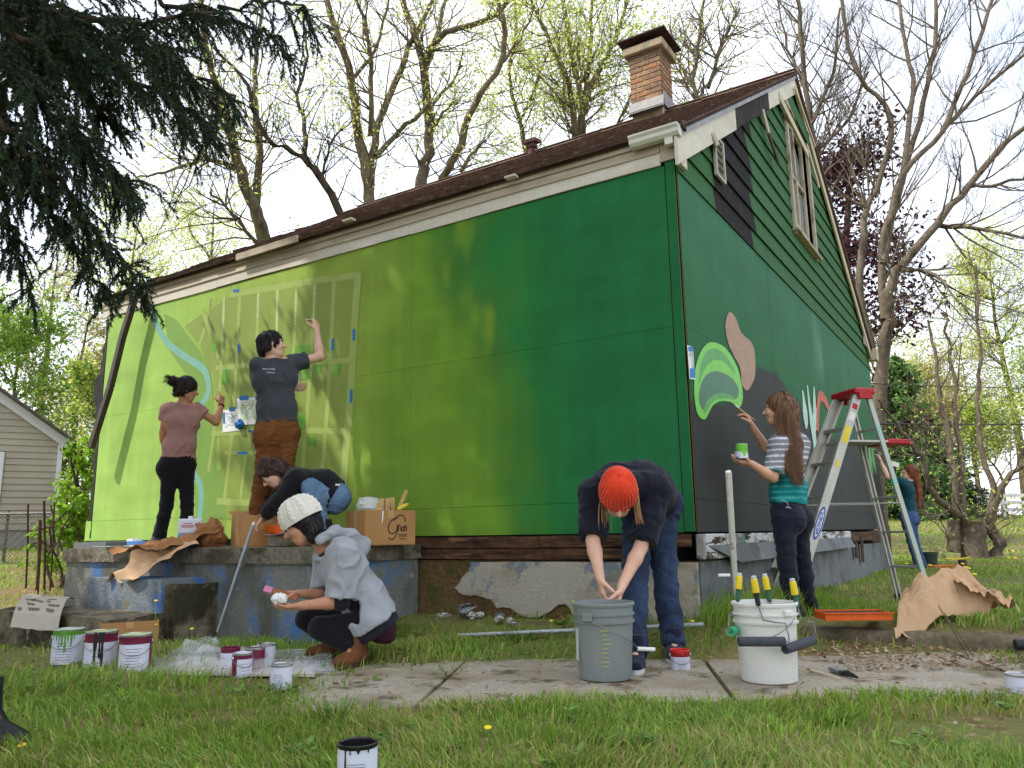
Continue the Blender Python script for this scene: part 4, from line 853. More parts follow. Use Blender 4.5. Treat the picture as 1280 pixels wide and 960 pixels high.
def papersheet(pts, zf, name, label, m, th=.002, base=None, n=10, amp=.012, seed=0):
    """a limp sheet from four ground-plan corners with height function"""
    a, b, c_, d = [np.asarray(p, float) for p in pts]; mb = MB()
    def fn(s, t):
        p = (a*(1-s)+b*s)*(1-t)+(d*(1-s)+c_*s)*t; p = p.copy(); q_ = np.array([[p[0], p[1], seed*3.]]); p[2] += zf(s, t)+amp*(fbm(q_, 9, 3, seed)[0]-.3); return p
    mb.grid(fn, n, n); up_ = MB(); V = np.array(mb.V); up_.add(np.concatenate([V, V-HZ*th]), [f for f in mb.F]+[tuple(i+len(V) for i in f[::-1]) for f in mb.F]); 
    idx = np.arange(n*n).reshape(n, n); rim = list(idx[0, :])+list(idx[1:, -1])+list(idx[-1, -2::-1])+list(idx[-2:0:-1, 0]); N_ = len(V)
    k0 = len(up_.V)-2*N_; up_.F += [(rim[i], rim[(i+1) % len(rim)], rim[(i+1) % len(rim)]+N_, rim[i]+N_) for i in range(len(rim))]; up_.M += [0]*len(rim)
    return tag(up_.build(name, m, base=base if base is not None else (a+b+c_+d)/4), label, 'paper')
_b = HP(wl(356, 668, -1.05)[0], -1.05, PZ+.082)
papersheet([_b-HA*-.13-HG*.08, _b-HA*.11-HG*.1, _b-HA*.13+HG*.1, _b+HA*.12+HG*.12], lambda s, t: .004+.02*s*s, 'loose_papers', 'white and lilac papers lying on the concrete block', flat('lilac_paper', (206, 200, 220), .7, var=.1), amp=.02, seed=3)
_a = HP(wl(345, 646, -.7)[0], -.7, PZ); papersheet([_a-HA*.05, _a-HA*-.1, _a+HA*.1+HZ*.14-HG*.02, _a+HA*-.08+HZ*.2], lambda s, t: .005, 'leaflet', 'red and white leaflet standing beside the orange bowl', mat('leaflet_print', lin(176, 40, 58), rough=.6, col2=lin(222, 216, 214), scale=16, lo=.48, hi=.52), amp=.004, seed=4)
# big sheets of kraft paper hanging over the porch edge above the steps
_u = lambda x, v: wl(x, 690, v)[0]
def kraft_drape():
    root = thing('kraft_paper_drape', 'brown paper sheets spilling over the porch edge above the steps', 'paper', HP(_u(215, -1.2), -1.2, PZ))
    S_, T_ = np.meshgrid(np.linspace(0, 1, 60), np.linspace(0, 1, 36)); ua, ub = _u(236, -1.3), _u(172, -1.3); u = ua+(ub-ua)*S_; v = -1.02-.5*T_; z = PZ+.09*(1-T_)*(1-S_)+.035+.012*np.sin(S_*9+T_*3)-.03*T_*S_-.02*T_; q_ = np.stack([u, v], -1); z = z+folds(q_, 12, 3, 2, 12, .05); W_ = lambda u, v, z: HO+u[..., None]*HA+v[..., None]*HG+z[..., None]*HZ
    MB().gridv(W_(u+.05*T_, v, z)).build('paper_fold', PKDARK, root)
    ua2, ub2 = _u(231, -1.4), _u(160, -1.5); u = ua2+(ub2-ua2)*(S_*.8+T_*.2); v = -1.30-.36*T_; z = np.maximum(PZ+.03*(1-T_)-.20*T_**1.1+.025*np.sin(S_*8+T_*2), .485)+folds(np.stack([u, v], -1), 12, 7, 2, 12, .05); v = v+folds(np.stack([u, T_*.4], -1), 8, 5, 2, 6, .06)
    MB().gridv(W_(u, v, z)).build('paper_fold', PCRUMP, root)
kraft_drape()
_p = HP(_u(152, -1.35), -1.3, PZ+.012); papersheet([_p+HA*.32-HG*.12, _p-HA*.3-HG*.02, _p-HA*.34+HG*.16, _p+HA*.26+HG*.12], lambda s, t: .005+.03*(1-s)*0, 'white_sheet', 'white paper sheet sticking out over the porch edge', flat('white_sheet_paper', (220, 224, 228), .6, var=.04), amp=.01, seed=6)
_p = HP(_u(178, -1.1), -1.12, PZ+.045); tag(MB().bbox(_p, (.2, .12, .03), HR@rz(.2)).build('blue_tray', flat('blue_plastic', (70, 118, 176), .4), base=_p-HZ*.02), 'flat blue box lying on the white paper', 'box')
_p = HP(_u(167, -1.0), -1.0, PZ+.02); crumple(_p+HZ*.03, .06, 'paper_towel', 'crumpled white paper towel next to the blue box', 'paper', PAPER, 12, .6)
# ---- newspapers and plastic on the ground
NEWS = mat('newsprint', lin(176, 166, 150), rough=.85, var=.06, scale=6); NEWSINK = flat('newsprint_ink', (104, 98, 92), .85, var=.2, scale=40)
def newspaper(pts, label, seed):
    a, b, c_, d = [np.array(p, float) for p in pts]
    o = papersheet([a, b, c_, d], lambda s, t: .015+.13*math.sin(math.pi*t**.6), 'newspaper', label, NEWS, amp=.03, seed=seed, n=14)
    rnd = random.Random(seed); V = np.array([v.co for v in o.data.vertices])+BASE[o.name]; n = 14; mb = MB()
    for k in range(16):
        i, j = rnd.randrange(1, 10), rnd.randrange(1, 12); w = rnd.choice([1, 2, 3])
        for ii in range(i, min(i+w, 12)):
            for jj in (j,): P = [V[jj*n+ii], V[jj*n+ii+1], V[(jj+1)*n+ii+1], V[(jj+1)*n+ii]]; m_ = np.mean(P, 0); mb.sheet([m_+(p-m_)*np.array([.95, .5, .8])+HZ*.003 for p in P])
    mb.build('print_column', NEWSINK, o)['kind'] = 'stuff'
newspaper([aty(12, 788, 5.9), aty(72, 792, 5.7), atz(94, 752, .25), atz(44, 746, .25)], 'folded newspaper draped over the end of the lower step', 5)
papersheet([GP(-24, 786), GP(12, 781), GP(24, 766), GP(-18, 768)], lambda s, t: .012, 'white_sheet', 'plain white sheet on the ground past the newspaper', PAPER, amp=.02, seed=8)
def plastic():
    m = bpy.data.materials.new('plastic_sheet'); nt, b = nodes(m); b.inputs['Base Color'].default_value = (.82, .86, .88, 1); b.inputs['Roughness'].default_value = .12; b.inputs['Alpha'].default_value = .26; b.inputs['Specular IOR Level'].default_value = .7; MATS['plastic_sheet'] = m
    root = thing('plastic_sheet', 'crinkled clear plastic drop sheet under the row of tins', 'plastic sheet', GP(280, 832))
    for seed, (x0, x1, y0, y1, hh) in enumerate([(178, 420, 846, 814, .045), (215, 275, 832, 808, .10), (355, 420, 842, 816, .07)]):
        a, b_, c_, d = GP(x0, y0), GP(x1, y0), GP(x1+8, y1), GP(x0+10, y1); mb = MB()
        S_, T_ = np.meshgrid(np.linspace(0, 1, 80), np.linspace(0, 1, 40)); s1 = S_[..., None]; t1 = T_[..., None]; p = (a*(1-s1)+b_*s1)*(1-t1)+(d*(1-s1)+c_*s1)*t1; qq = np.stack([p[..., 0], p[..., 1], 0*S_+seed*2.], -1)
        r1 = np.abs(fbm(qq, 4.5, 2, seed)-.5)*2.2; r2 = np.abs(folds(qq, 10, seed+4, 4, 16, .6)); e = np.minimum(1, np.minimum(6*np.minimum(S_, 1-S_), 6*np.minimum(T_, 1-T_))); p = p+HZ*(.014+hh*e*(.2+1.6*r1*fbm(qq, 2.5, 2, 3)+.3*r2))[..., None]; mb.gridv(p); mb.build('plastic_fold', m, root)
    a, b_, c_, d = GP(215, 846), GP(395, 848), GP(385, 826), GP(225, 824)
    papersheet([a, b_, c_, d], lambda s, t: .008, 'newspaper', 'flat newspaper lying under the plastic drop sheet', NEWS, amp=.006, seed=9)
plastic()
# ---- leaning pole, conduit, rubble
def pole():
    _pu, _pz = wl(272, 790, -1.44); A_ = HP(_pu, -1.44, _pz); u_, z_ = wl(319, 652, -1.29); B_ = HP(u_, -1.30, z_); tag(MB().tube([A_, A_+(B_-A_)*.97], .012, 12).build('metal_pole', mat('galvanised', lin(150, 154, 160), rough=.4, metal=.7, var=.12, scale=15), base=A_), 'thin grey metal pole leaning against the porch', 'pole')
    tip = A_+(B_-A_)*.97; bpy.data.objects['metal_pole']
    MB().tube([tip, tip+(B_-A_)*.03], [.012, .005], 10).build('pole_tip', flat('white_tip', (210, 212, 214), .4), bpy.data.objects['metal_pole'])
    a, b = GP(573, 801), GP(880, 788); a[2] += .035; b[2] += .035
    tag(MB().tube([a, b], .014, 12).build('conduit_pipe', mat('galvanised_light', lin(176, 180, 182), rough=.45, metal=.5, var=.15, scale=20), base=a-HZ*.02), 'galvanised pipe lying in the grass along the foundation', 'pipe')
pole()
def stone(c, size, m, name, label, seed, group=None, cat='stone', flatz=.5):
    rnd = np.random.RandomState(seed); bm = bmesh.new(); bmesh.ops.create_icosphere(bm, subdivisions=2, radius=1.)
    pl = [nrm(rnd.randn(3)) for _ in range(9)]; V = []
    for v in bm.verts:
        p = np.array(v.co)
        for n_ in pl:
            d = p@n_
            if d > .62: p = p-n_*(d-.62)
        V.append(p*np.array([1, .8, flatz])*size@rz(rnd.rand()*6).T)
    F = [[v.index for v in f.verts] for f in bm.faces]; bm.free(); V = np.array(V); V += np.asarray(c)-HZ*V[:, 2].min()*.75
    return tag(mkobj(name, V, F, m, base=c), label, cat, group)
RUB = [layered('rubble_grey', lin(138, 138, 132), [(lin(108, 112, 116), 8, .5, .1, (1, 1, 1))], bump=.8), layered('rubble_white', lin(204, 200, 190), [(lin(140, 132, 116), 9, .5, .1, (1, 1, 1))], bump=.8)]
def rubble():
    rnd = random.Random(21)
    c = GP(585, 776); stone(c, .11, RUB[0], 'rubble_piece', 'large grey chunk of broken plaster against the foundation', 5, flatz=.95)
    for k in range(26):
        x = rnd.uniform(528, 652); y = 778+rnd.uniform(-6, 6)-(x-590)*.02; p = GP(x, y); s = rnd.uniform(.022, .062)
        stone(p, s, RUB[rnd.random() < .8], 'rubble_piece', 'small chip of fallen plaster along the foundation', 40+k, 'plaster chips by the foundation')
rubble()
# ---- buckets
def bucket(base, m, label, inner, dark):
    root = thing('bucket', label, 'bucket', base); mb = MB()
    h = .37; prof = [(.128, .0), (.132, .004), (.146, h-.105), (.1465, h-.10), (.156, h-.098), (.158, h-.088), (.148, h-.086), (.1485, h-.062), (.157, h-.06), (.158, h-.052), (.149, h-.05), (.150, h-.018), (.158, h-.016), (.160, h-.004), (.157, h), (.150, h), (.146, h-.02), (.126, .015), (.001, .015)]
    mb.lathe(prof, base, rz(0), 48, cap=(True, False)); autosmooth(mb.build('bucket_shell', m, root), 30); return root
grey_pl = layered('grey_plastic', lin(124, 132, 128), [(lin(116, 124, 120), 3, .5, .3, (1, 1, 1)), (lin(146, 148, 138), 12, .7, .05, (1, 1, 1)), (lin(92, 96, 92), 7, .68, .08, (1, 1, .4))], fv=0.04, rough=.5, bump=.03)
white_pl = layered('white_plastic', lin(214, 214, 206), [(lin(204, 204, 196), 2, .5, .3, (1, 1, 1)), (lin(170, 166, 154), 14, .72, .04, (1, 1, 1)), (lin(60, 60, 62), 20, .76, .02, (1, 1, 1))], fv=0.04, rough=.42, bump=.02)
GB = GP(757, 847, .043); WB = GP(962, 850, .043)
gb = bucket(GB, grey_pl, 'grey plastic bucket with wire handle under the bending person', 0, 0); wbk = bucket(WB, white_pl, 'white plastic bucket with paint rollers hung around its rim', 0, 0)
def handles():
    def cyl(base, a, r, z): return base+np.array([r*math.cos(a), r*math.sin(a), z])
    for base, root, a0, a1, dip, grip in ((GB, gb, -2.2, -.22, .17, True), (WB, wbk, -.9, -2.35, .1, False)):
        P = []
        for t in np.linspace(0, 1, 20): P.append(cyl(base, a0+(a1-a0)*t, .166+.01*math.sin(t*3.14), .305-(dip*t if grip else dip*math.sin(t*1.7))))
        mb = MB(); mb.tube(P, .0024, 6); mb.build('wire_handle', M_wire, root)
        e = P[-1]; d = nrm(P[-1]-P[-2])
        if grip:
            MB().tube([e-d*.02, e+np.array([.085, -.01, .004])], .010, 10).build('handle_grip', flat('white_grip', (222, 222, 216), .4), root)
            ear = cyl(base, a0, .160, .305); MB().bbox(ear, (.05, .022, .04), rz(a0+1.57)).build('handle_ear', grey_pl, root)
            # faded label at the left and yellowish print
            aa = np.linspace(-3.15, -2.75, 6); V = [cyl(base, a, .1435+.006*(z-.2)+.0012, z) for z in (.09, .25) for a in aa]; MB().add(V, [(i, i+1, 7+i, 6+i) for i in range(5)]).build('label', flat('faded_label', (186, 188, 178), .7), root)
            mb = MB(); yl = flat('faded_yellow_print', (150, 150, 104), .6); rnd = random.Random(3)
            for k in range(9):
                z = .07+.19*k/9; a = -1.65+rnd.uniform(-.05, .05); w = rnd.uniform(.08, .2); aa = np.linspace(a-w, a+w, 5); V = [cyl(base, q_, .128+.014*(zz/.27)+.0072, zz) for zz in (z, z+.008) for q_ in aa]; mb.add(V, [(i, i+1, 6+i, 5+i) for i in range(4)])
            mb.build('printed_marks', yl, root)
        else: MB().bbox(cyl(base, -1.15, .160, .325), (.04, .018, .03), rz(-1.15+1.57)).build('handle_ear', white_pl, root)
handles()
P_grey = mat('roller_grey', lin(66, 70, 76), rough=.8, var=.2, scale=30, bump=.5, bscale=120); P_teal = mat('roller_green', lin(70, 168, 124), rough=.6, var=.15, scale=20, bump=.3, bscale=100); YEL = flat('yellow_grip', (222, 196, 42), .4); BLK = flat('black_plastic', (34, 36, 38), .45); GRN = flat('green_plastic', (52, 92, 74), .5)
def roller(hp, hd, ca, cb, cm, r, label, gm):
    """hand roller: grip from hp along hd (up), wire frame bending down to the cover from ca to cb"""
    hp = np.asarray(hp, float); hd = nrm(hd); root = thing('paint_roller', label, 'paint roller', hp, 'rollers on the bucket rim'); x, y, d = frame(hd); R = R_from(x, y, d)
    mb = MB(); mb.lathe([(.009, 0), (.013, .01), (.012, .05), (.015, .06)], hp, R, 12, cap=(True, True)); mb.build('grip', gm, root)
    mb = MB(); mb.lathe([(.0165, .06), (.0175, .065), (.0165, .12), (.014, .125)], hp, R, 12); mb.build('yellow_sleeve', YEL, root)
    mb = MB(); mb.lathe([(.013, .125), (.013, .137), (.009, .14)], hp, R, 12); mb.build('end_cap', flat('clear_cap', (190, 190, 184), .3), root)
    ca, cb = np.asarray(ca, float), np.asarray(cb, float); ax = nrm(cb-ca); side = cb+ax*.02
    P = [hp, hp-hd*.05+(side-hp)*.1, hp+(side-hp)*.45+np.array([0, -.03, .0]), side+HZ*.07+(hp-side)*.08, side+HZ*.03, side, cb-ax*.02]
    MB().tube(P, .0035, 6).build('wire_frame', M_wire, root)
    x, y, d = frame(ax); ln = np.linalg.norm(cb-ca); mb = MB(); mb.lathe([(r*.55, .012), (r*.6, .002), (r*.93, 0), (r, .006), (r*1.01, ln/2), (r, ln-.006), (r*.93, ln), (r*.6, ln-.002), (r*.55, ln-.012)], ca, R_from(x, y, d), 20); autosmooth(mb.build('roller_cover', cm, root), 45)
def ontop(x, y, off): return aty(x, y, WB[1]+off)
roller(ontop(948, 757, -.15), (-.1, .0, 1), ontop(923, 802, -.225), ontop(981, 802, -.215), P_grey, .022, 'grey roller hung across the front of the white bucket', BLK)
roller(ontop(997, 759, -.02), (-.12, 0, 1), ontop(981, 812, -.225), ontop(1017, 800, -.09), P_grey, .022, 'grey roller tilted at the side of the white bucket', GRN)
roller(ontop(922, 752, .0), (.15, .05, 1), ontop(931, 785, .12), ontop(913, 790, -.1), P_teal, .022, 'roller with mint green cover behind the white bucket', GRN)
roller(ontop(962, 752, .12), (-.12, .0, 1), ontop(955, 790, .05), ontop(962, 820, .06), P_grey, .02, 'roller standing inside the white bucket with its yellow sleeve up', GRN)
# ---- white stake and its peg, brushes on the path, orange tray
def stake():
    a = GP(923, 800); b = aty(910.5, 589, 4.95); d = nrm(b-a); y = nrm(np.array([0, -1, 0])-d*(-d[1])); R = R_from(np.cross(y, d), y, d); ln = np.linalg.norm(b-a)
    m = layered('chipped_white_wood', lin(224, 222, 214), [(lin(150, 140, 122), 10, .6, .05, (1, 1, .3)), (lin(104, 92, 74), 14, .68, .03, (1, 1, .3))], fv=0.04, rough=.7)
    o = tag(MB().bbox((a+b)/2, (.034, .03, ln), R, bev=.004).build('white_stake', m, base=a), 'white painted wooden stake standing behind the white bucket', 'stake')
    p = aty(905, 719, 4.93); MB().bbox(p, (.075, .02, .018), rz(.1)).build('cross_peg', m, o)
stake()
def smallstuff():
    a, b = GP(1012, 839, .046), GP(1050, 850, .046); tag(MB().tube([a+HZ*.006, (a+b)/2+HZ*.008, b+HZ*.006], [.008, .006, .003], 8).build('wooden_stick', flat('stick_wood', (206, 192, 162), .7), base=a), 'pale wooden stir stick lying on the path', 'stick')
    a, b = GP(1040, 838, .046), GP(1072, 850, .046); root = thing('paint_brush', 'black handled paint brush lying on the path by the leaves', 'paint brush', a); d = nrm(b-a); x = np.cross(HZ, d); R = R_from(d, x, HZ); L_ = np.linalg.norm(b-a)
    MB().bbox(a+d*L_*.25+HZ*.012, (L_*.45, .05, .016), R).build('bristles', flat('bristle', (120, 122, 120), .8), root); MB().bbox(a+d*L_*.52+HZ*.012, (L_*.12, .05, .018), R).build('ferrule', BLK, root); MB().tube([a+d*L_*.55+HZ*.012, a+d*L_*.8+HZ*.014, a+d*L_*1.0+HZ*.012], [.014, .012, .006], 8).build('handle', BLK, root)
    E = atz(1033, 779, .185); root = thing('paint_tray', 'orange paint tray lying in the grass by the kerb', 'tray', E); R = rz(-.05); om = mat('orange_tray', lin(214, 92, 26), rough=.4, var=.15, scale=12)
    L_, W_ = .4, .2; c = E+R@np.array([L_/2, W_/2, 0]); mb = MB(); mb.box(c+HZ*.02, (L_, W_, .012), R)
    for s in (-1, 1): mb.box(c+R@np.array([0, s*W_/2, .039]), (L_+.012, .01, .046), R); mb.box(c+R@np.array([s*L_/2, 0, .038]), (.01, W_-.012, .044), R)
    mb.box(c+R@np.array([0, -W_/2-.01, .06]), (L_+.03, .02, .006), R); mb.build('tray_body', om, root); MB().box(c+HZ*.045, (L_-.03, W_-.03, .02), R).build('roller_residue', BLK, root)
    a = aty(1269, 806, 4.55); root = thing('paint_roller', 'black roller with grey core resting on the kerb', 'paint roller', np.array([a[0], a[1], .13])); a = np.array([a[0], a[1], a[2]]); mb = MB(); x, y, d = frame(np.array([1, -.15, 0])); mb.lathe([(.02, -.003), (.03, 0), (.031, .02), (.03, .2), (.02, .203)], a, R_from(x, y, d), 20); mb.build('roller_cover', BLK, root); MB().bbox(a+np.array([.045, -.035, .0]), (.03, .008, .03)).build('sticker', flat('roller_sticker', (150, 156, 166)), root)
    # beside the far painter: dark pot and orange tray, small tin with yellow brush
    c = GP(1162, 708); root = thing('plant_pot', 'dark green bucket at the feet of the far painter', 'bucket', c); mb = MB(); mb.lathe([(.11, 0), (.14, .2), (.15, .2), (.15, .23), (.135, .23), (.12, .02), (.001, .02)], c, rz(0), 24, cap=(True, False)); mb.build('pot', flat('dark_green_pot', (38, 56, 50), .5), root)
    c = GP(1178, 711); tag(MB().bbox(c+HZ*.03, (.34, .2, .05), rz(.1)).build('orange_tray', om, base=c), 'orange tray in the grass by the dark green bucket', 'tray')
    c = GP(1204, 711); root = thing('paint_tin', 'small dark tin with yellow brush in the far grass', 'tin', c); mb = MB(); mb.lathe([(.06, 0), (.06, .13), (.05, .13), (.05, .11), (.001, .11)], c, rz(0), 16); mb.build('tin_body', flat('tin_dark', (66, 46, 58)), root); MB().tube([c+HZ*.13+np.array([-.16, 0, .01]), c+HZ*.135+np.array([.13, 0, .03])], .012, 6).build('brush_handle', YEL, root)
smallstuff()
# ---- crumpled kraft paper heap by the kerb
def kraft_heap():
    P0, P1, P2, P3 = GP(1122, 822), GP(1238, 812), GP(1262, 772), GP(1128, 772); root = thing('kraft_paper_heap', 'large crumpled heap of brown paper draped over the kerb', 'paper', (P0+P1)/2)
    pk = aty(1188, 727, 5.25)
    def heap(nu, nv):
        S_, T_ = np.meshgrid(np.linspace(0, 1, nu), np.linspace(0, 1, nv)); s1 = S_[..., None]; t1 = T_[..., None]; p = (P0*(1-s1)+P1*s1)*(1-t1)+(P3*(1-s1)+P2*s1)*t1; x = S_-.48; y = T_-.55
        h = .31*np.clip(1-np.abs(x)*1.25, 0, 1)*np.clip(1-np.abs(y)*1.75, 0, 1)**.8; fo = folds(p, 22, 4, 1.4, 20, .16); z = np.maximum(.03, gz(p[..., 0], p[..., 1])+.015)+h+np.maximum(fo+.05, 0)*(.35+1.2*h)+.008*np.abs(folds(p, 12, 9, 9, 30, 1.)); e = np.minimum(S_, 1-S_)
        return np.stack([p[..., 0]+.5*folds(p, 6, 21, 1.5, 4, .10), p[..., 1]-.14*h+.5*folds(p, 6, 22, 1.5, 4, .10), z], -1)
    MB().gridv(heap(120, 84)).build('paper_sheet', PCRUMP, root)
    def flap(A_, B_, w0, w1, arch, seed, nu=60, nv=26):
        S_, T_ = np.meshgrid(np.linspace(0, 1, nu), np.linspace(0, 1, nv)); d = nrm(B_-A_); sd_ = nrm(np.cross(HZ, d)); w = w0+(w1-w0)*S_; p = A_+(B_-A_)*S_[..., None]+sd_*((T_-.5)*w*2*(1+.12*np.sin(S_*9+seed)))[..., None]; fo = folds(np.stack([S_*1.2, T_*.7], -1), 14, seed, 1.6, 12, .10)
        return p+HZ*(arch*np.sin(T_*3.14)*(1-S_*.5)+fo*.6)[..., None]
    b = GP(1262, 772); MB().gridv(flap(pk-HZ*.03, b+HZ*.06, .16, .10, .07, 3)).build('paper_fold', PCRUMP, root)
    a = GP(1128, 806); MB().gridv(flap(a+HZ*.07, GP(1212, 808)+HZ*.10, .13, .16, .05, 5)).build('paper_fold', PCRUMP, root)
    for x in (1173, 1180):
        a = aty(x, 766 if x > 1175 else 757, 4.66); b = aty(x+38, 822, 4.6); MB().tube([a, (a+b)/2+np.array([-.01, -.01, .012]), b], .003, 5).build('dry_stalk', flat('stalk', (86, 70, 54)), root)
kraft_heap()
# ---- step ladder
def ladder():
    al = mat('ladder_aluminium', lin(176, 174, 164), rough=.45, metal=.45, var=.12, scale=12, bump=.05); ald = mat('ladder_aluminium_splashed', lin(172, 178, 168), rough=.5, metal=.35, var=.12, scale=7, col2=lin(124, 186, 172), lo=.56, hi=.64)
    redp = mat('ladder_red', lin(166, 30, 38), rough=.4, var=.2, scale=14); yel = flat('ladder_yellow', (214, 196, 40), .5); blu = flat('ladder_blue', (44, 84, 160), .5)
    Fn = GP(978, 757); Rn = GP(1146, 750); Rf = GP(1128, 757)
    z0 = .14; ht = 1.76
    # long axis: front feet left, rear feet right; width runs away from the camera
    F0 = np.array([2.14, 6.68, z0]); R0 = np.array([3.42, 6.95, z0]); ax = nrm(R0-F0); wd_ = np.array([-ax[1], ax[0], 0]); 
    top = aty(1066, 497, 6.9); root = thing('step_ladder', 'aluminium step ladder with red cap and red pail shelf', 'ladder', (F0+R0)/2)
    T = np.array([top[0], top[1], z0+ht]); ht = top[2]-z0; T[2] = top[2]
    tF = T-ax*.05; tR = T+ax*.06
    hw0, hw1 = .25, .15
    def bar(P, Q, w, d, m, name, parent=root):
        dd = nrm(Q-P); y = nrm(wd_-dd*(wd_@dd)); x = np.cross(y, dd); return MB().bbox((P+Q)/2, (w, d, np.linalg.norm(Q-P)), R_from(x, y, dd), bev=.004).build(name, m, parent)
    def chan(P, Q, w, d, m, name):      # channel rail: web plus two flanges
        dd = nrm(Q-P); y = nrm(wd_-dd*(wd_@dd)); x = np.cross(y, dd); R = R_from(x, y, dd); c = (P+Q)/2; L_ = np.linalg.norm(Q-P); mb = MB(); mb.bbox(c, (w, .004, L_), R, bev=.001)
        for s in (-1, 1): mb.bbox(c+x*s*(w/2-.002)+y*d*.5, (.004, d, L_), R, bev=.001)
        return mb.build(name, m, root)
    rails = {}
    for s, nm in ((-1, 'near'), (1, 'far')):
        rails['F'+nm] = (F0+wd_*s*hw0, tF+wd_*s*hw1); rails['R'+nm] = (R0+wd_*s*hw0*.86, tR+wd_*s*hw1*.9)
        fr = chan(*rails['F'+nm], .078, .03 if s < 0 else -.03, al, 'front_rail'); chan(*rails['R'+nm], .042, .025 if s < 0 else -.025, ald if s < 0 else al, 'rear_rail')
        for kk in 'FR': bar(rails[kk+nm][0]-HZ*.01, rails[kk+nm][0]+(rails[kk+nm][1]-rails[kk+nm][0])*.03, .085 if kk == 'F' else .05, .035, BLK, 'rubber_foot')
        if s < 0: fnear = fr
    for k in range(1, 6):
        t = k/6.0; a = rails['Fnear'][0]*(1-t)+rails['Fnear'][1]*t; b = rails['Ffar'][0]*(1-t)+rails['Ffar'][1]*t; MB().bbox((a+b)/2, (.078, np.linalg.norm(b-a)-.01, .025), R_from(ax, wd_, HZ), bev=.003).build('tread', al, root)
        a = rails['Rnear'][0]*(1-t)+rails['Rnear'][1]*t; b = rails['Rfar'][0]*(1-t)+rails['Rfar'][1]*t
        if k != 4: MB().bbox((a+b)/2, (.03, np.linalg.norm(b-a)-.01, .02), R_from(ax, wd_, HZ), bev=.003).build('rear_rung', al, root)
    for s in (-1, 1):
        f = lambda k, t: rails[k+('near' if s < 0 else 'far')][0]*(1-t)+rails[k+('near' if s < 0 else 'far')][1]*t
        bar(f('F', .47)-wd_*s*.012, f('R', .47)-wd_*s*.012, .006, .03, ald if s < 0 else al, 'spreader')
    t = .77; a = (rails['Fnear'][0]+rails['Ffar'][0])/2*(1-t)+(rails['Fnear'][1]+rails['Ffar'][1])/2*t; c0 = a+ax*.05; 
    MB().bbox(c0+ax*.19, (.44, .3, .02), R_from(ax, wd_, HZ), bev=.004).build('pail_shelf', al, root)
    MB().bbox(c0+ax*.50, (.22, .31, .045), R_from(ax, wd_, HZ), bev=.008).build('shelf_end', redp, root); MB().bbox(c0+ax*.66, (.12, .1, .03), R_from(ax, wd_, HZ)@rotm((0, 0, 1), .4), bev=.008).build('shelf_tip', redp, root)
    cap = MB().bbox(T+HZ*.03, (.2, .37, .055), R_from(ax, wd_, HZ), bev=.012).build('ladder_cap', redp, root)
    mb = MB(); mb.bbox(T-HZ*.01-wd_*.17, (.13, .03, .06), R_from(ax, wd_, HZ), bev=.004); mb.bbox(T-HZ*.01+wd_*.17, (.13, .03, .06), R_from(ax, wd_, HZ), bev=.004); mb.build('cap_bracket', redp, cap)
    # stickers and the maker's oval on the near rail's outer web
    P, Q = rails['Fnear']; dd = nrm(Q-P); y = nrm(wd_-dd*(wd_@dd)); x = np.cross(y, dd); L_ = np.linalg.norm(Q-P); N_ = -y
    def onrail(t, w, h, m, name, off=.0035, pts=None):
        c = P+dd*L_*t+N_*off; pts = pts or [(-1, -1), (1, -1), (1, 1), (-1, 1)]; return MB().sheet([c+x*a*w/2+dd*b*h/2 for a, b in pts]).build(name, m, fnear)
    onrail(.80, .055, .16, yel, 'warning_label'); onrail(.94, .05, .05, redp, 'red_label'); onrail(.89, .05, .08, flat('ladder_white_label', (214, 212, 206)), 'white_label'); onrail(.66, .03, .06, yel, 'warning_label')
    onrail(.38, .066, .30, blu, 'maker_oval', pts=[(math.cos(a), math.sin(a)) for a in np.linspace(0, 2*math.pi, 28, endpoint=False)]); onrail(.38, .046, .25, LBLUE, 'maker_oval', off=.0045, pts=[(math.cos(a), math.sin(a)) for a in np.linspace(0, 2*math.pi, 28, endpoint=False)])
    # lettering WERNER, running up the rail, strokes in unit cells
    glyph = {'W': [[(0, 1), (.25, 0), (.5, .7), (.75, 0), (1, 1)]], 'E': [[(1, 1), (0, 1), (0, 0), (1, 0)], [(0, .5), (.8, .5)]], 'R': [[(0, 0), (0, 1), (.8, 1), (.9, .75), (.8, .5), (0, .5)], [(.5, .5), (1, 0)]], 'N': [[(0, 0), (0, 1), (1, 0), (1, 1)]]}
    mb = MB(); X = dd; Y = -x if True else x; c = P+dd*L_*.38+N_*.0055
    for i, ch in enumerate('WERNER'):
        for st in glyph[ch]:
            pp = [((-.098+i*.0335)+a*.026, (b-.5)*.026) for a, b in st]
            for p, q_ in zip(pp[:-1], pp[1:]):
                p = np.array(p); q_ = np.array(q_); d = nrm(q_-p)*1; n2 = np.array([-d[1], d[0]])*.003; mb.sheet([c+X*k[0]+Y*k[1]+N_*(.0002*len(mb.F)/30) for k in (p-n2, q_-n2, q_+n2, p+n2)])
    mb.build('maker_lettering', blu, fnear)
ladder()
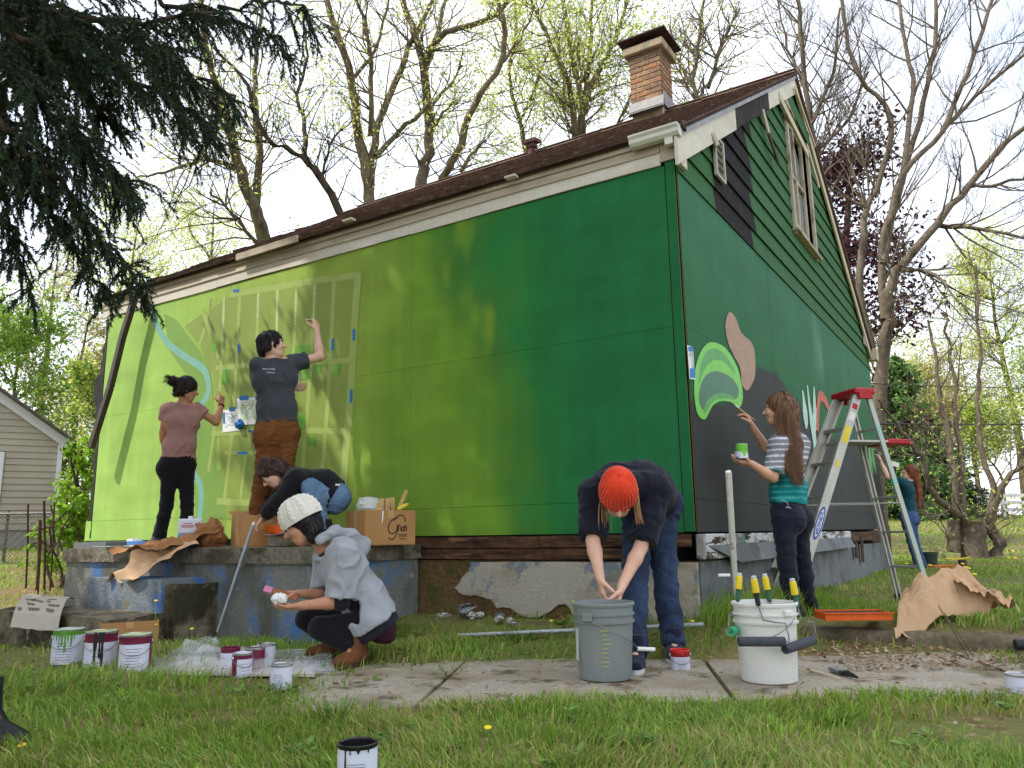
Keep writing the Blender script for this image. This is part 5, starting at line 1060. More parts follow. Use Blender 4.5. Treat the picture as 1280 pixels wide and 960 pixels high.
# ================================================================ TREES
class Wood:
    """collects many branch tubes and leaf faces as arrays"""
    def __init__(s, seed): s.V = []; s.Q = []; s.n = 0; s.r = np.random.RandomState(seed); s.tips = []; s.tw = []; s.LV = []; s.LC = []
    def tube(s, P, r, n):
        P = np.asarray(P, float); k = len(P); r = np.asarray(r, float); d = nrm(P[-1]-P[0]); x, y, _ = frame(d); a = np.arange(n)*2*math.pi/n+s.r.rand()*6
        ring = np.cos(a)[:, None]*x+np.sin(a)[:, None]*y
        s.V.append((P[:, None, :]+r[:, None, None]*ring[None]).reshape(-1, 3)); i = np.arange(k*n).reshape(k, n)+s.n; j = np.roll(i, -1, 1)
        s.Q.append(np.stack([i[:-1], j[:-1], j[1:], i[1:]], -1).reshape(-1, 4)); s.n += k*n
    def limb(s, P, r0, r1, n=8, sub=4, wob=.02):
        P = np.asarray(P, float); t = np.linspace(0, len(P)-1, (len(P)-1)*sub+1); i = np.clip(t.astype(int), 0, len(P)-2); f = (t-i)[:, None]
        p0 = P[np.clip(i-1, 0, len(P)-1)]; p1 = P[i]; p2 = P[i+1]; p3 = P[np.clip(i+2, 0, len(P)-1)]
        C = .5*((2*p1)+(-p0+p2)*f+(2*p0-5*p1+4*p2-p3)*f*f+(-p0+3*p1-3*p2+p3)*f**3)
        C[1:-1] += s.r.randn(len(C)-2, 3)*wob; rr = np.linspace(r0, r1, len(C)); s.tube(C, rr, n); return C, rr
    def grow(s, p, d, L, r, lev, up=.25, kids=(5, 5, 4), spread=.8, wig=.18, mind=0):
        d = d/math.sqrt(d[0]*d[0]+d[1]*d[1]+d[2]*d[2]+1e-12)
        if lev == 0:
            w1 = d*(L*.5)+s.r.randn(3)*(L*.06); w2 = w1+d*(L*.5)+s.r.randn(3)*(L*.08)+np.array([0, 0, up*L*.12]); s.tw.append((p, p+w1, p+w2, r)); s.tips.append((p+w2, d)); s.tips.append((p+w1, d)); return
        k = 5; P = [np.asarray(p, float)]
        for i in range(k-1): d = nrm(d+s.r.randn(3)*wig+np.array([0, 0, up*.3])); P.append(P[-1]+d*L/(k-1))
        P = np.array(P); rr = np.linspace(r, max(r*.35, .0025), k); s.tube(P, rr, 5 if r > .03 else 3)
        if lev > 0:
            for c in range(kids[-lev] if lev <= len(kids) else 4):
                t = s.r.uniform(.25, 1); i = min(int(t*(k-1)), k-2); q = P[i]+(P[i+1]-P[i])*(t*(k-1)-i); base = nrm(P[i+1]-P[i]); x, y, _ = frame(base); a = s.r.rand()*6.28
                s.grow(q, base+spread*(x*math.cos(a)+y*math.sin(a)), L*s.r.uniform(.4, .65), rr[i]*.55, lev-1, up, kids, spread, wig)
    def sprout(s, C, rr, n, L, lev, t0=.15, **k):
        for _ in range(n):
            t = s.r.uniform(t0, 1); i = min(int(t*(len(C)-1)), len(C)-2); base = nrm(C[i+1]-C[i]); x, y, _z = frame(base); a = s.r.rand()*6.28
            s.grow(C[i], base*.6+k.get('spread', .8)*1.1*(x*math.cos(a)+y*math.sin(a)), L*s.r.uniform(.5, 1.2)*(1.15-.6*t), min(rr[i]*.55, L*.012), lev, **k)
    def leaves(s, n, size, cols, spread, flat=0.):
        if not s.tips: return
        T = np.array([t[0] for t in s.tips]); i = s.r.randint(0, len(T), n); c = T[i]+s.r.randn(n, 3)*spread; s.leaf_at(c, size, cols)
    def leaf_at(s, c, size, cols):
        n = len(c); a = s.r.randn(n, 3); a /= np.linalg.norm(a, axis=1)[:, None]; b = np.cross(a, s.r.randn(n, 3)); b /= np.linalg.norm(b, axis=1)[:, None]; sz = size*(.6+.8*s.r.rand(n))[:, None]
        V = np.stack([c-a*sz, c-b*sz*.45+a*sz*.1, c+a*sz, c+b*sz*.45+a*sz*.1], 1); s.LV.append(V.reshape(-1, 3)); cols = np.array(cols); s.LC.append(np.repeat(cols[s.r.randint(0, len(cols), n)]*(.75+.5*s.r.rand(n))[:, None], 4, 0))
    def build(s, root, bark, leafm, names=('trunk', 'crown')):
        if s.tw:
            A_ = np.array([[a, b, c] for a, b, c, r in s.tw]); r = np.array([r for *_, r in s.tw]); n = len(A_); d = A_[:, 2]-A_[:, 0]; x = np.cross(d, s.r.randn(n, 3)); x /= np.linalg.norm(x, axis=1)[:, None]+1e-9; y = np.cross(d, x); y /= np.linalg.norm(y, axis=1)[:, None]+1e-9
            rr = np.stack([r, r*.75, r*.4], 1).clip(.0022); an = np.arange(3)*2.0944; ring = x[:, None]*np.cos(an)[None, :, None]+y[:, None]*np.sin(an)[None, :, None]
            V = A_[:, :, None, :]+rr[:, :, None, None]*ring[:, None]; i = np.arange(n*9).reshape(n, 3, 3)+s.n; j = np.roll(i, -1, 2); s.V.append(V.reshape(-1, 3)); s.Q.append(np.stack([i[:, :-1], j[:, :-1], j[:, 1:], i[:, 1:]], -1).reshape(-1, 4)); s.n += n*9
        if s.V: mkobj(names[0], np.concatenate(s.V), np.concatenate(s.Q), bark, root, smooth=True)
        if s.LV:
            V = np.concatenate(s.LV); mkobj(names[1], V, np.arange(len(V)).reshape(-1, 4), leafm, root, cols=np.concatenate(s.LC))
BARK = layered('bark_olive', lin(106, 96, 74), [(lin(64, 58, 44), 5, .5, .15, (1, 1, .3)), (lin(110, 108, 70), 3, .56, .15, (1, 1, .5))], bump=.9, bscale=14)
BARKG = layered('bark_grey', lin(104, 94, 80), [(lin(72, 64, 54), 5, .5, .15, (1, 1, .3)), (lin(126, 116, 98), 4, .58, .15, (1, 1, .5))], bump=.9, bscale=14)
BARKD = layered('bark_dark', lin(74, 64, 52), [(lin(40, 35, 30), 5, .5, .15, (1, 1, .3))], bump=.9, bscale=16)
LEAF = mat('spring_leaf', (1, 1, 1), rough=.6, var=.12, scale=2, attr='Col', trans=.6, spec=.2); LEAFD = mat('dark_leaf', (1, 1, 1), rough=.6, var=.15, scale=2, attr='Col', trans=.25, spec=.2)
YG = [lin(200, 208, 108), lin(180, 196, 88), lin(212, 214, 130)]; MG = [lin(112, 146, 52), lin(92, 130, 44), lin(136, 160, 62)]; OB = [lin(150, 142, 84), lin(128, 130, 72), lin(160, 150, 100), lin(140, 118, 80)]; PU = [lin(74, 40, 48), lin(56, 30, 40), lin(92, 54, 60)]; CG = [lin(84, 118, 60), lin(66, 100, 54), lin(104, 132, 70)]
def PXL(pts, D0, D1=None):
    D1 = D0 if D1 is None else D1; n = len(pts); return np.array([aty(x, y, D0+(D1-D0)*i/max(n-1, 1)) for i, (x, y) in enumerate(pts)])
def guided_tree(name, label, limbs, seed, bark, sprouts, leaf=None, leafm=None, group=None, base=None):
    """limbs: (pixel polyline, depth0, depth1, radius px start, end) measured on the photograph, grown out with side branches"""
    w = Wood(seed); first = PXL(limbs[0][0], limbs[0][1], limbs[0][2]); b = (first[0]+(first[0]-first[1])*1.3) if base is None else np.array(base, float)
    b[2] = float(gz(b[0], b[1])); root = thing(name, label, 'tree', b, group)
    for k, (pts, D0, D1, r0, r1) in enumerate(limbs):
        P = PXL(pts, D0, D1); s = D0/FPX
        if k == 0: e_ = P[0]+(P[0]-P[1])*1.3; P = np.concatenate([[b-HZ*.2], [b*.5+e_*.5], [e_], P]); C, rr = w.limb(P, r0*s*1.25, r1*s, 9)
        else: C, rr = w.limb(P, r0*s, r1*s, 7)
        n, L, lev, kw = sprouts; w.sprout(C, rr, int(n*min(1.5, len(pts)/3)), L, lev, t0=.35 if k == 0 else .1, **kw)
    if leaf: w.leaves(*leaf)
    w.build(root, bark, leafm or LEAF); return w
def trees_behind():
    D = 17.; kw = dict(up=.35, kids=(3, 3, 3), spread=.75); gp = None
    guided_tree('tree', 'leaning bare tree with three limbs rising behind the low end of the roof', [([(330, 300), (318, 262), (300, 215), (287, 160), (272, 115), (258, 60), (250, -20)], D, D-1, 10, 3), ([(320, 255), (324, 190), (318, 120), (322, 60), (330, -20)], D, D+1, 6, 2), ([(300, 215), (262, 200), (235, 207), (205, 215), (170, 222)], D, D-2, 3.5, 1), ([(288, 160), (262, 158), (240, 150), (222, 160)], D, D-1, 3, 1), ([(322, 305), (290, 268), (262, 240)], D, D-1, 3, 1.2)], 5, BARK, (16, 2.0, 2, kw), (2600, .04, YG, .12))
    guided_tree('tree', 'dark curving bare tree between the leaning tree and the forked tree', [([(432, 275), (426, 265), (400, 222), (381, 199), (355, 184), (337, 177), (318, 140), (305, 100), (268, 60)], D, D-1, 6, 2), ([(381, 199), (380, 150), (372, 120), (384, 70), (380, 20)], D, D+1, 3.5, 1.5), ([(405, 228), (412, 180), (440, 150)], D, D-.5, 2, 1), ([(337, 177), (310, 175), (290, 168)], D, D, 2.5, 1)], 6, BARKD, (14, 1.6, 2, kw), (2200, .042, YG, .12))
    guided_tree('tree', 'grey forked tree with two tall upright limbs behind the roof', [([(463, 258), (459, 220), (447, 165), (440, 100), (420, 38), (398, -25)], D, D, 8, 4), ([(463, 235), (471, 161), (502, 86), (520, 41), (550, -10)], D, D+1.5, 6, 3), ([(470, 195), (500, 165), (533, 134), (560, 110), (578, 82)], D, D+1, 4, 1.5), ([(463, 170), (464, 100), (458, 40), (440, -10)], D, D-1, 4, 2), ([(440, 100), (470, 60), (486, 0)], D, D, 3, 1.5)], 7, BARK, (14, 1.9, 2, kw), (2700, .04, YG, .13))
    guided_tree('tree', 'tree with a sharply bent limb above the middle of the roof', [([(524, 240), (530, 210), (537, 179), (530, 89), (520, 45), (499, -10)], D+1, D+1, 9, 4), ([(532, 75), (545, 52), (564, 38), (612, 24), (642, -8)], D+1, D, 5, 3.5), ([(537, 170), (555, 140), (570, 122)], D+1, D+1, 3, 1), ([(531, 90), (548, 40), (556, -10)], D+1, D+2, 4, 2)], 8, BARKG, (13, 1.8, 2, kw), (2500, .04, YG, .13))
    guided_tree('tree', 'slender s-curved tree leaning right above the middle of the roof', [([(548, 232), (556, 218), (571, 192), (592, 131), (626, 79), (630, 31), (614, -15)], D, D-1, 6.5, 3), ([(576, 215), (592, 190), (608, 176)], D, D, 3, 1.2), ([(626, 79), (650, 50), (668, 10)], D, D, 2.5, 1)], 9, BARK, (13, 1.6, 2, kw), (2700, .04, YG, .13))
    guided_tree('tree', 'thin young tree in fresh leaf above the small roof vent', [([(659, 200), (653, 165), (647, 144), (636, 90), (645, 40), (642, -10)], D+3, D+3, 4, 1.5), ([(650, 150), (672, 100), (690, 50)], D+3, D+4, 2, 1)], 10, BARK, (22, 1.7, 2, kw), (4800, .045, YG+YG+MG[:1], .15))
    guided_tree('tree', 'leafy many-limbed tree standing behind the roof left of the chimney', [([(724, 180), (728, 150), (730, 128), (715, 70), (702, -10)], D+2, D+2, 7, 3), ([(716, 178), (714, 120), (690, 60), (664, 0)], D+2, D+1, 5, 2), ([(730, 130), (745, 95), (767, 52), (785, 0)], D+2, D+3, 5, 2), ([(729, 140), (738, 60), (740, 0)], D+2, D+3, 4, 2), ([(770, 160), (785, 130), (796, 95)], D+2, D+3, 2, 1)], 11, BARK, (26, 1.9, 2, kw), (9500, .046, YG+YG+MG[:1], .16))
    guided_tree('tree', 'twiggy tree with sparse yellow leaves behind the chimney', [([(880, 140), (868, 110), (872, 60), (880, 0)], D+8, D+8, 4, 2), ([(885, 110), (900, 60), (925, 10)], D+8, D+8, 3, 1.5), ([(868, 110), (850, 80), (836, 30)], D+8, D+8, 3, 1)], 12, BARKG, (30, 2.6, 2, kw), (3400, .046, YG+OB, .2))
    kb = dict(up=.55, kids=(3, 4, 4), spread=.62, wig=.12)
    guided_tree('tree', 'tall bare tree with a wide fan of grey limbs beyond the far gable corner', [([(1098, 545), (1100, 500), (1104, 440), (1112, 400), (1110, 367), (1128, 330), (1171, 281), (1210, 234), (1260, 176), (1310, 140)], 16.5, 15.5, 9, 3), ([(1106, 400), (1104, 312), (1128, 219), (1178, 164), (1210, 90), (1240, 0)], 16.5, 17, 5.5, 2.5), ([(1090, 440), (1074, 367), (1081, 273), (1100, 226), (1112, 145), (1077, 98), (1061, 60), (1050, -10)], 16.8, 17.5, 5.5, 2.5), ([(1104, 330), (1120, 250), (1150, 150), (1168, 60), (1170, -20)], 16.5, 18, 5, 2.5), ([(1171, 281), (1220, 285), (1290, 300)], 16, 15, 3.5, 1.5), ([(1128, 335), (1170, 345), (1200, 380)], 16.3, 15, 3, 1), ([(1128, 219), (1140, 120), (1130, 40), (1120, -20)], 16.8, 18, 4, 2), ([(1085, 260), (1064, 250), (1045, 235)], 17, 17, 3, 1), ([(1178, 164), (1220, 120), (1290, 60)], 17, 16, 3.5, 1.5), ([(1210, 234), (1250, 230), (1300, 215)], 15.8, 15, 3, 1.2)], 13, BARKG, (10, 2.4, 3, kb), None)
    guided_tree('tree', 'thin upright bare tree rising just behind the gable peak', [([(1020, 220), (1014, 156), (1003, 70), (999, 0), (996, -30)], 18, 18, 5, 2), ([(1014, 156), (1040, 90), (1050, 10)], 18, 18, 3, 1.5), ([(1008, 110), (985, 60), (972, 0)], 18, 19, 2.5, 1), ([(1020, 190), (1060, 150), (1085, 90)], 18, 18, 2.5, 1)], 14, BARKG, (22, 2.0, 2, kb), None)
    # copper-leaved tree
    w = Wood(15); b = aty(1062, 600, 19); b[2] = gz(b[0], b[1]); root = thing('tree', 'copper leaved tree with maroon crown behind the gable slope', 'tree', b)
    C, rr = w.limb([b-HZ*.2, aty(1060, 450, 19), aty(1058, 300, 19), aty(1062, 190, 19)], .16, .05); w.sprout(C, rr, 60, 1.9, 2, t0=.2, up=.3, kids=(3, 4, 4), spread=.9); w.leaves(9000, .075, PU, .22); w.build(root, BARKD, LEAFD)
trees_behind()
def round_tree(px, py_top, D, halfw, seed, name, label, cols, bark=BARK, nleaf=5000, size=.07, leafm=None, group=None, stems=1, sprouts=60, L=None, cat='tree', low=.15):
    """a free-standing leafy tree or shrub placed by where its foot and top stand"""
    w = Wood(seed); g = aty(px, 640, D); b = np.array([g[0], g[1], float(gz(g[0], g[1]))]); top = aty(px, py_top, D); H = top[2]-b[2]; root = thing(name, label, cat, b, group); L = L or halfw
    for k in range(stems):
        o = w.r.randn(3)*np.array([.5, .5, 0])*halfw*(.5 if stems > 1 else .12); C, rr = w.limb([b-HZ*.1+o*.15, b+HZ*H*.35+o*.6+w.r.randn(3)*.12, b+HZ*H*.68+o+w.r.randn(3)*.2, b+HZ*H*.97+o*1.2], H*.016/(stems**.5)+.012, .012)
        w.sprout(C, rr, sprouts//stems, L, 2, t0=low, up=.3, kids=(3, 4, 4), spread=.9)
    w.leaves(nleaf, size, cols, halfw*.075); w.build(root, bark, leafm or LEAF); return root
def background_trees():
    # left, between the neighbour's roof and the house
    for k, (x, y, D, hw, c, n, lab) in enumerate([(14, 392, 21, 1.9, MG, 9000, 'dense green tree behind the ridge of the neighbouring house'), (72, 375, 24, 1.9, OB+YG, 5000, 'pale olive tree between the neighbouring house and the downspout'), (118, 400, 27, 1.8, OB, 3000, 'thin brownish tree right behind the downspout'), (-40, 360, 26, 2.2, MG+YG, 6000, 'green tree past the roof of the neighbouring house'), (100, 470, 19, 1.2, MG+YG, 5000, 'bushy green tree beside the eave of the neighbouring house'), (150, 255, 33, 3.2, YG, 8000, 'yellow green tree behind the tip of the spruce bough'), (232, 240, 35, 3.4, YG, 9000, 'yellow green tree seen over the low end of the roof'), (40, 300, 34, 3.2, YG+OB, 6000, 'pale spring tree seen through the spruce boughs')]):
        round_tree(x, y, D, hw, 100+k, 'tree', lab, c, nleaf=n, size=.06 if D < 30 else .07, sprouts=44)
    # right, across the lawn
    for k, (x, y, D, hw, c, n, lab) in enumerate([(1172, 470, 44, 3.2, OB+YG, 8000, 'olive brown tree across the lawn past the dark conifer'), (1228, 440, 48, 3.6, YG+OB, 7000, 'yellow green tree across the lawn behind the cut trunk'), (1285, 300, 42, 4.2, YG, 9000, 'bright spring green tree across the lawn at its open side'), (1200, 520, 38, 2.4, OB, 6000, 'low reddish olive tree before the white fence'), (1258, 520, 36, 2.4, YG+MG, 6000, 'low green tree before the white fence'), (1150, 430, 52, 3.6, YG, 6000, 'faint tall tree behind the dark conifer'), (1320, 430, 40, 3.2, MG+YG, 6000, 'broad green tree past the end of the white fence'), (1110, 520, 40, 2.6, MG, 5000, 'green tree seen under the red ladder shelf')]):
        round_tree(x, y, D, hw, 140+k, 'tree', lab, c, nleaf=n, size=.075, sprouts=42, low=.5)
    kb = dict(up=.5, kids=(3, 4, 4), spread=.6, wig=.12)
    b = aty(1215, 703, 14.9)
    guided_tree('tree', 'old cut-back trunk sprouting several tall stems on the lawn', [([(1218, 700), (1216, 670), (1212, 652)], 14.9, 14.9, 13, 15), ([(1212, 655), (1196, 640), (1170, 622), (1158, 600), (1150, 570), (1132, 545), (1112, 520), (1098, 500)], 14.9, 14, 5.5, 1.2), ([(1200, 645), (1192, 600), (1188, 550), (1176, 500), (1168, 440), (1160, 400)], 14.9, 15.5, 4.5, 1.5), ([(1204, 640), (1202, 590), (1196, 520), (1188, 450), (1180, 390)], 15, 15.5, 4, 1.5), ([(1238, 660), (1240, 610), (1226, 560), (1222, 500), (1224, 430), (1220, 330)], 15, 15, 4.5, 1.5), ([(1240, 650), (1252, 610), (1270, 590), (1290, 575)], 15, 14.5, 5, 2), ([(1192, 690), (1190, 670), (1194, 650)], 14.9, 14.9, 8, 7), ([(1244, 695), (1246, 676), (1236, 656)], 14.9, 14.9, 8, 7)], 16, BARKG, (5, 1.4, 2, kb), (1300, .034, YG+OB[:1], .22), base=b)
background_trees()
def conifer(x, ytop, ybase, D, R0, seed, label, cols):
    w = Wood(seed); g = aty(x, ybase, D); b = np.array([g[0], g[1], float(gz(g[0], g[1]))]); H = aty(x, ytop, D)[2]-b[2]; root = thing('conifer_tree', label, 'tree', b); w.limb([b-HZ*.1, b+HZ*H*.5, b+HZ*H], .14, .02)
    for k in range(150):
        t = w.r.uniform(.04, .98); h = H*t; L = R0*(1-t)**.75*w.r.uniform(.6, 1.15)+.15; a = w.r.rand()*6.28; d = np.array([math.cos(a), math.sin(a), 0]); p = b+HZ*h; P = np.array([p, p+d*L*.4+HZ*L*.05, p+d*L*.8-HZ*L*.14, p+d*L-HZ*L*.16]); w.tube(P, [.03, .02, .012, .004], 3)
        n = int(60*L); tt = w.r.rand(n)**.7; c = p+d*L*tt[:, None]-HZ*(L*.2*tt**1.5)[:, None]+w.r.randn(n, 3)*np.array([.16, .16, .1])*L**.5*.9-HZ*np.abs(w.r.randn(n))[:, None]*.08; w.leaf_at(c, .13, cols)
    w.build(root, BARKD, LEAFD)
conifer(1140, 440, 640, 33, 2.7, 31, 'dark green conifer standing behind the far painter', CG)
conifer(1182, 545, 640, 35, 2.0, 32, 'lower spreading conifer beside the taller dark conifer', [lin(40, 62, 40), lin(34, 54, 36)])
# ---- the big spruce reaching over from the left
def spruce():
    w = Wood(77); tx, ty = -6.3, 3.3; b = np.array([tx, ty, float(gz(tx, ty))]); H = 17.; root = thing('spruce_tree', 'large dark spruce with drooping boughs reaching over the yard', 'tree', b); w.limb([b-HZ*.2, b+HZ*5, b+HZ*11, b+HZ*H], .24, .03, 10)
    NV = []; NC = []
    cols = np.array([lin(54, 74, 52), lin(42, 62, 46), lin(70, 90, 56), lin(52, 70, 60)])
    def needles(C, dens, ln, wd, rad):
        """needles along polyline C"""
        seg = np.linalg.norm(np.diff(C, axis=0), axis=1); n = max(6, int(seg.sum()*dens)); t = w.r.rand(n)*(len(C)-1); i = np.clip(t.astype(int), 0, len(C)-2); f = (t-i)[:, None]; p = C[i]*(1-f)+C[i+1]*f; T = C[i+1]-C[i]; T /= (np.linalg.norm(T, axis=1)[:, None]+1e-9)
        o = w.r.randn(n, 3); o -= T*(o*T).sum(1)[:, None]; o /= np.linalg.norm(o, axis=1)[:, None]; d = o*.75+T*.75+np.array([0, 0, -.1]); d /= np.linalg.norm(d, axis=1)[:, None]; sd_ = np.cross(d, w.r.randn(n, 3)); sd_ /= np.linalg.norm(sd_, axis=1)[:, None]; L = ln*(.6+.7*w.r.rand(n))[:, None]
        NV.append(np.stack([p-sd_*wd, p+sd_*wd, p+d*L], 1).reshape(-1, 3)); NC.append(np.repeat(cols[w.r.randint(0, 4, n)]*(.7+.6*w.r.rand(n))[:, None], 3, 0))
    def bough(P, r0, nb, lb, dens, ln, wd, droop, t0=.15):
        C, rr = w.limb(P, r0, r0*.2, 6, 5, .03); n = len(C); needles(C[int(n*.5):], dens*.6, ln, wd, 0)
        for k in range(nb):
            t = w.r.uniform(t0, 1); i = min(int(t*(n-1)), n-2); T = nrm(C[i+1]-C[i]); s = nrm(np.cross(T, HZ))*w.r.choice([-1, 1]); L = lb*w.r.uniform(.5, 1.15)*(1.1-.5*t); d0 = nrm(T*.7+s*w.r.uniform(.1, .8)-HZ*droop*w.r.uniform(.2, 1)); p = C[i]
            Q = np.array([p, p+d0*L*.35, p+d0*L*.65-HZ*L*.12*droop, p+d0*L*.88-HZ*L*.34*droop]); w.tube(Q, [.007, .005, .004, .002], 3); needles(Q, dens, ln, wd, 0)
            for m in range(int(L*9)):
                tt = w.r.uniform(.15, 1); j = min(int(tt*3), 2); qq = Q[j]+(Q[j+1]-Q[j])*(tt*3-j); sd_ = nrm(np.cross(d0, w.r.randn(3))); d1 = nrm(d0*.6+sd_*.6-HZ*droop*w.r.uniform(.2, .9)); l2 = L*w.r.uniform(.2, .42); S = np.array([qq, qq+d1*l2*.5, qq+d1*l2-HZ*l2*.2*droop]); w.tube(S, [.003, .0025, .0015], 3); needles(S, dens, ln, wd, 0)
    def fromtrunk(pts, D0, D1, h): return np.concatenate([[[tx, ty, h]], PXL(pts, D0, D1)])
    vis = [([(-60, -20), (60, 18), (160, 26), (250, 18), (330, 6), (392, 12)], 4.6, 6.2, 5.0, 40, .5), ([(-60, 10), (70, 62), (150, 92), (215, 120), (262, 172)], 4.4, 5.6, 4.4, 44, .5), ([(-60, -40), (110, 20), (200, 62), (262, 108), (300, 128)], 4.8, 6.0, 5.2, 36, .45), ([(-70, 40), (40, 110), (98, 165), (138, 205), (158, 236)], 4.3, 5.2, 4.0, 42, .5), ([(-70, 110), (30, 190), (85, 250), (122, 300), (158, 338), (184, 372)], 4.3, 5.6, 3.6, 36, .34), ([(-70, 170), (20, 215), (60, 262), (100, 320), (136, 372)], 4.5, 5.4, 3.2, 30, .34), ([(-70, 70), (0, 140), (40, 190), (70, 236)], 4.6, 5.0, 3.7, 30, .45), ([(-60, -60), (160, -10), (260, 20), (330, 40), (362, 60)], 5.0, 6.6, 5.5, 30, .4), ([(-80, 200), (0, 250), (24, 310), (40, 372)], 4.8, 5.2, 2.9, 20, .35), ([(-40, 0), (60, 50), (110, 110), (140, 150)], 5.0, 5.4, 4.6, 30, .45), ([(-60, -30), (40, 0), (110, 40), (180, 50), (232, 60)], 4.4, 5.2, 4.9, 34, .5)]
    for pts, D0, D1, h, nb, lb in vis: bough(fromtrunk(pts, D0, D1, h+.8), .034, int(nb*2.6), lb*1.1, 330, .031, .0042, .85, t0=.2)
    def far_bough(h, a, L, n):                # the rest of the crown, outside the picture, which shades the yard
        d = np.array([math.cos(a), math.sin(a), 0]); p = np.array([tx, ty, h]); P = np.array([p, p+d*L*.35+HZ*.1, p+d*L*.7-HZ*L*.08, p+d*L-HZ*L*.12]); w.tube(P, [.035, .025, .015, .006], 4)
        m_ = int(L*16); t_ = w.r.uniform(.1, 1, m_); q0 = p+d*L*t_[:, None]-HZ*(.12*L*t_**2)[:, None]; side = np.array([-d[1], d[0], 0]); dd = d*.6+side*w.r.uniform(-1, 1, m_)[:, None]-HZ*w.r.uniform(.1, .8, m_)[:, None]; dd /= np.linalg.norm(dd, axis=1)[:, None]; ll = .75*w.r.uniform(.5, 1.1, m_)
        f = w.r.rand(m_, n); c = (q0[:, None]+dd[:, None]*(ll[:, None]*f)[..., None]).reshape(-1, 3)+w.r.randn(m_*n, 3)*.035; o = w.r.randn(m_*n, 3); o /= np.linalg.norm(o, axis=1)[:, None]; sd_ = np.cross(o, w.r.randn(m_*n, 3)); sd_ /= np.linalg.norm(sd_, axis=1)[:, None]
        NV.append(np.stack([c-sd_*.033, c+sd_*.033, c+o*.15], 1).reshape(-1, 3)); NC.append(np.repeat(cols[w.r.randint(0, 4, m_*n)]*(.7+.6*w.r.rand(m_*n))[:, None], 3, 0))
    for k in range(150): h = w.r.uniform(5.8, 16.6); far_bough(h, w.r.rand()*6.28, 4.85*(1-(h-3)/16)**.75*w.r.uniform(.75, 1.08)+.3, 24)
    for k in range(30): far_bough(w.r.uniform(2.2, 5.8), w.r.uniform(1.9, 5.4), 4.2*w.r.uniform(.8, 1.1), 18)
    for k in range(12): far_bough(w.r.uniform(3., 6.2), w.r.uniform(-.9, 1.1), w.r.uniform(1.8, 2.6), 18)
    mkobj('trunk', np.concatenate(w.V), np.concatenate(w.Q), BARKD, root, smooth=True)
    V = np.concatenate(NV); mkobj('crown', V, np.arange(len(V)).reshape(-1, 3), mat('spruce_needle', (1, 1, 1), rough=.6, var=.15, scale=2, attr='Col', trans=.12, spec=.25), root, cols=np.concatenate(NC))
spruce()
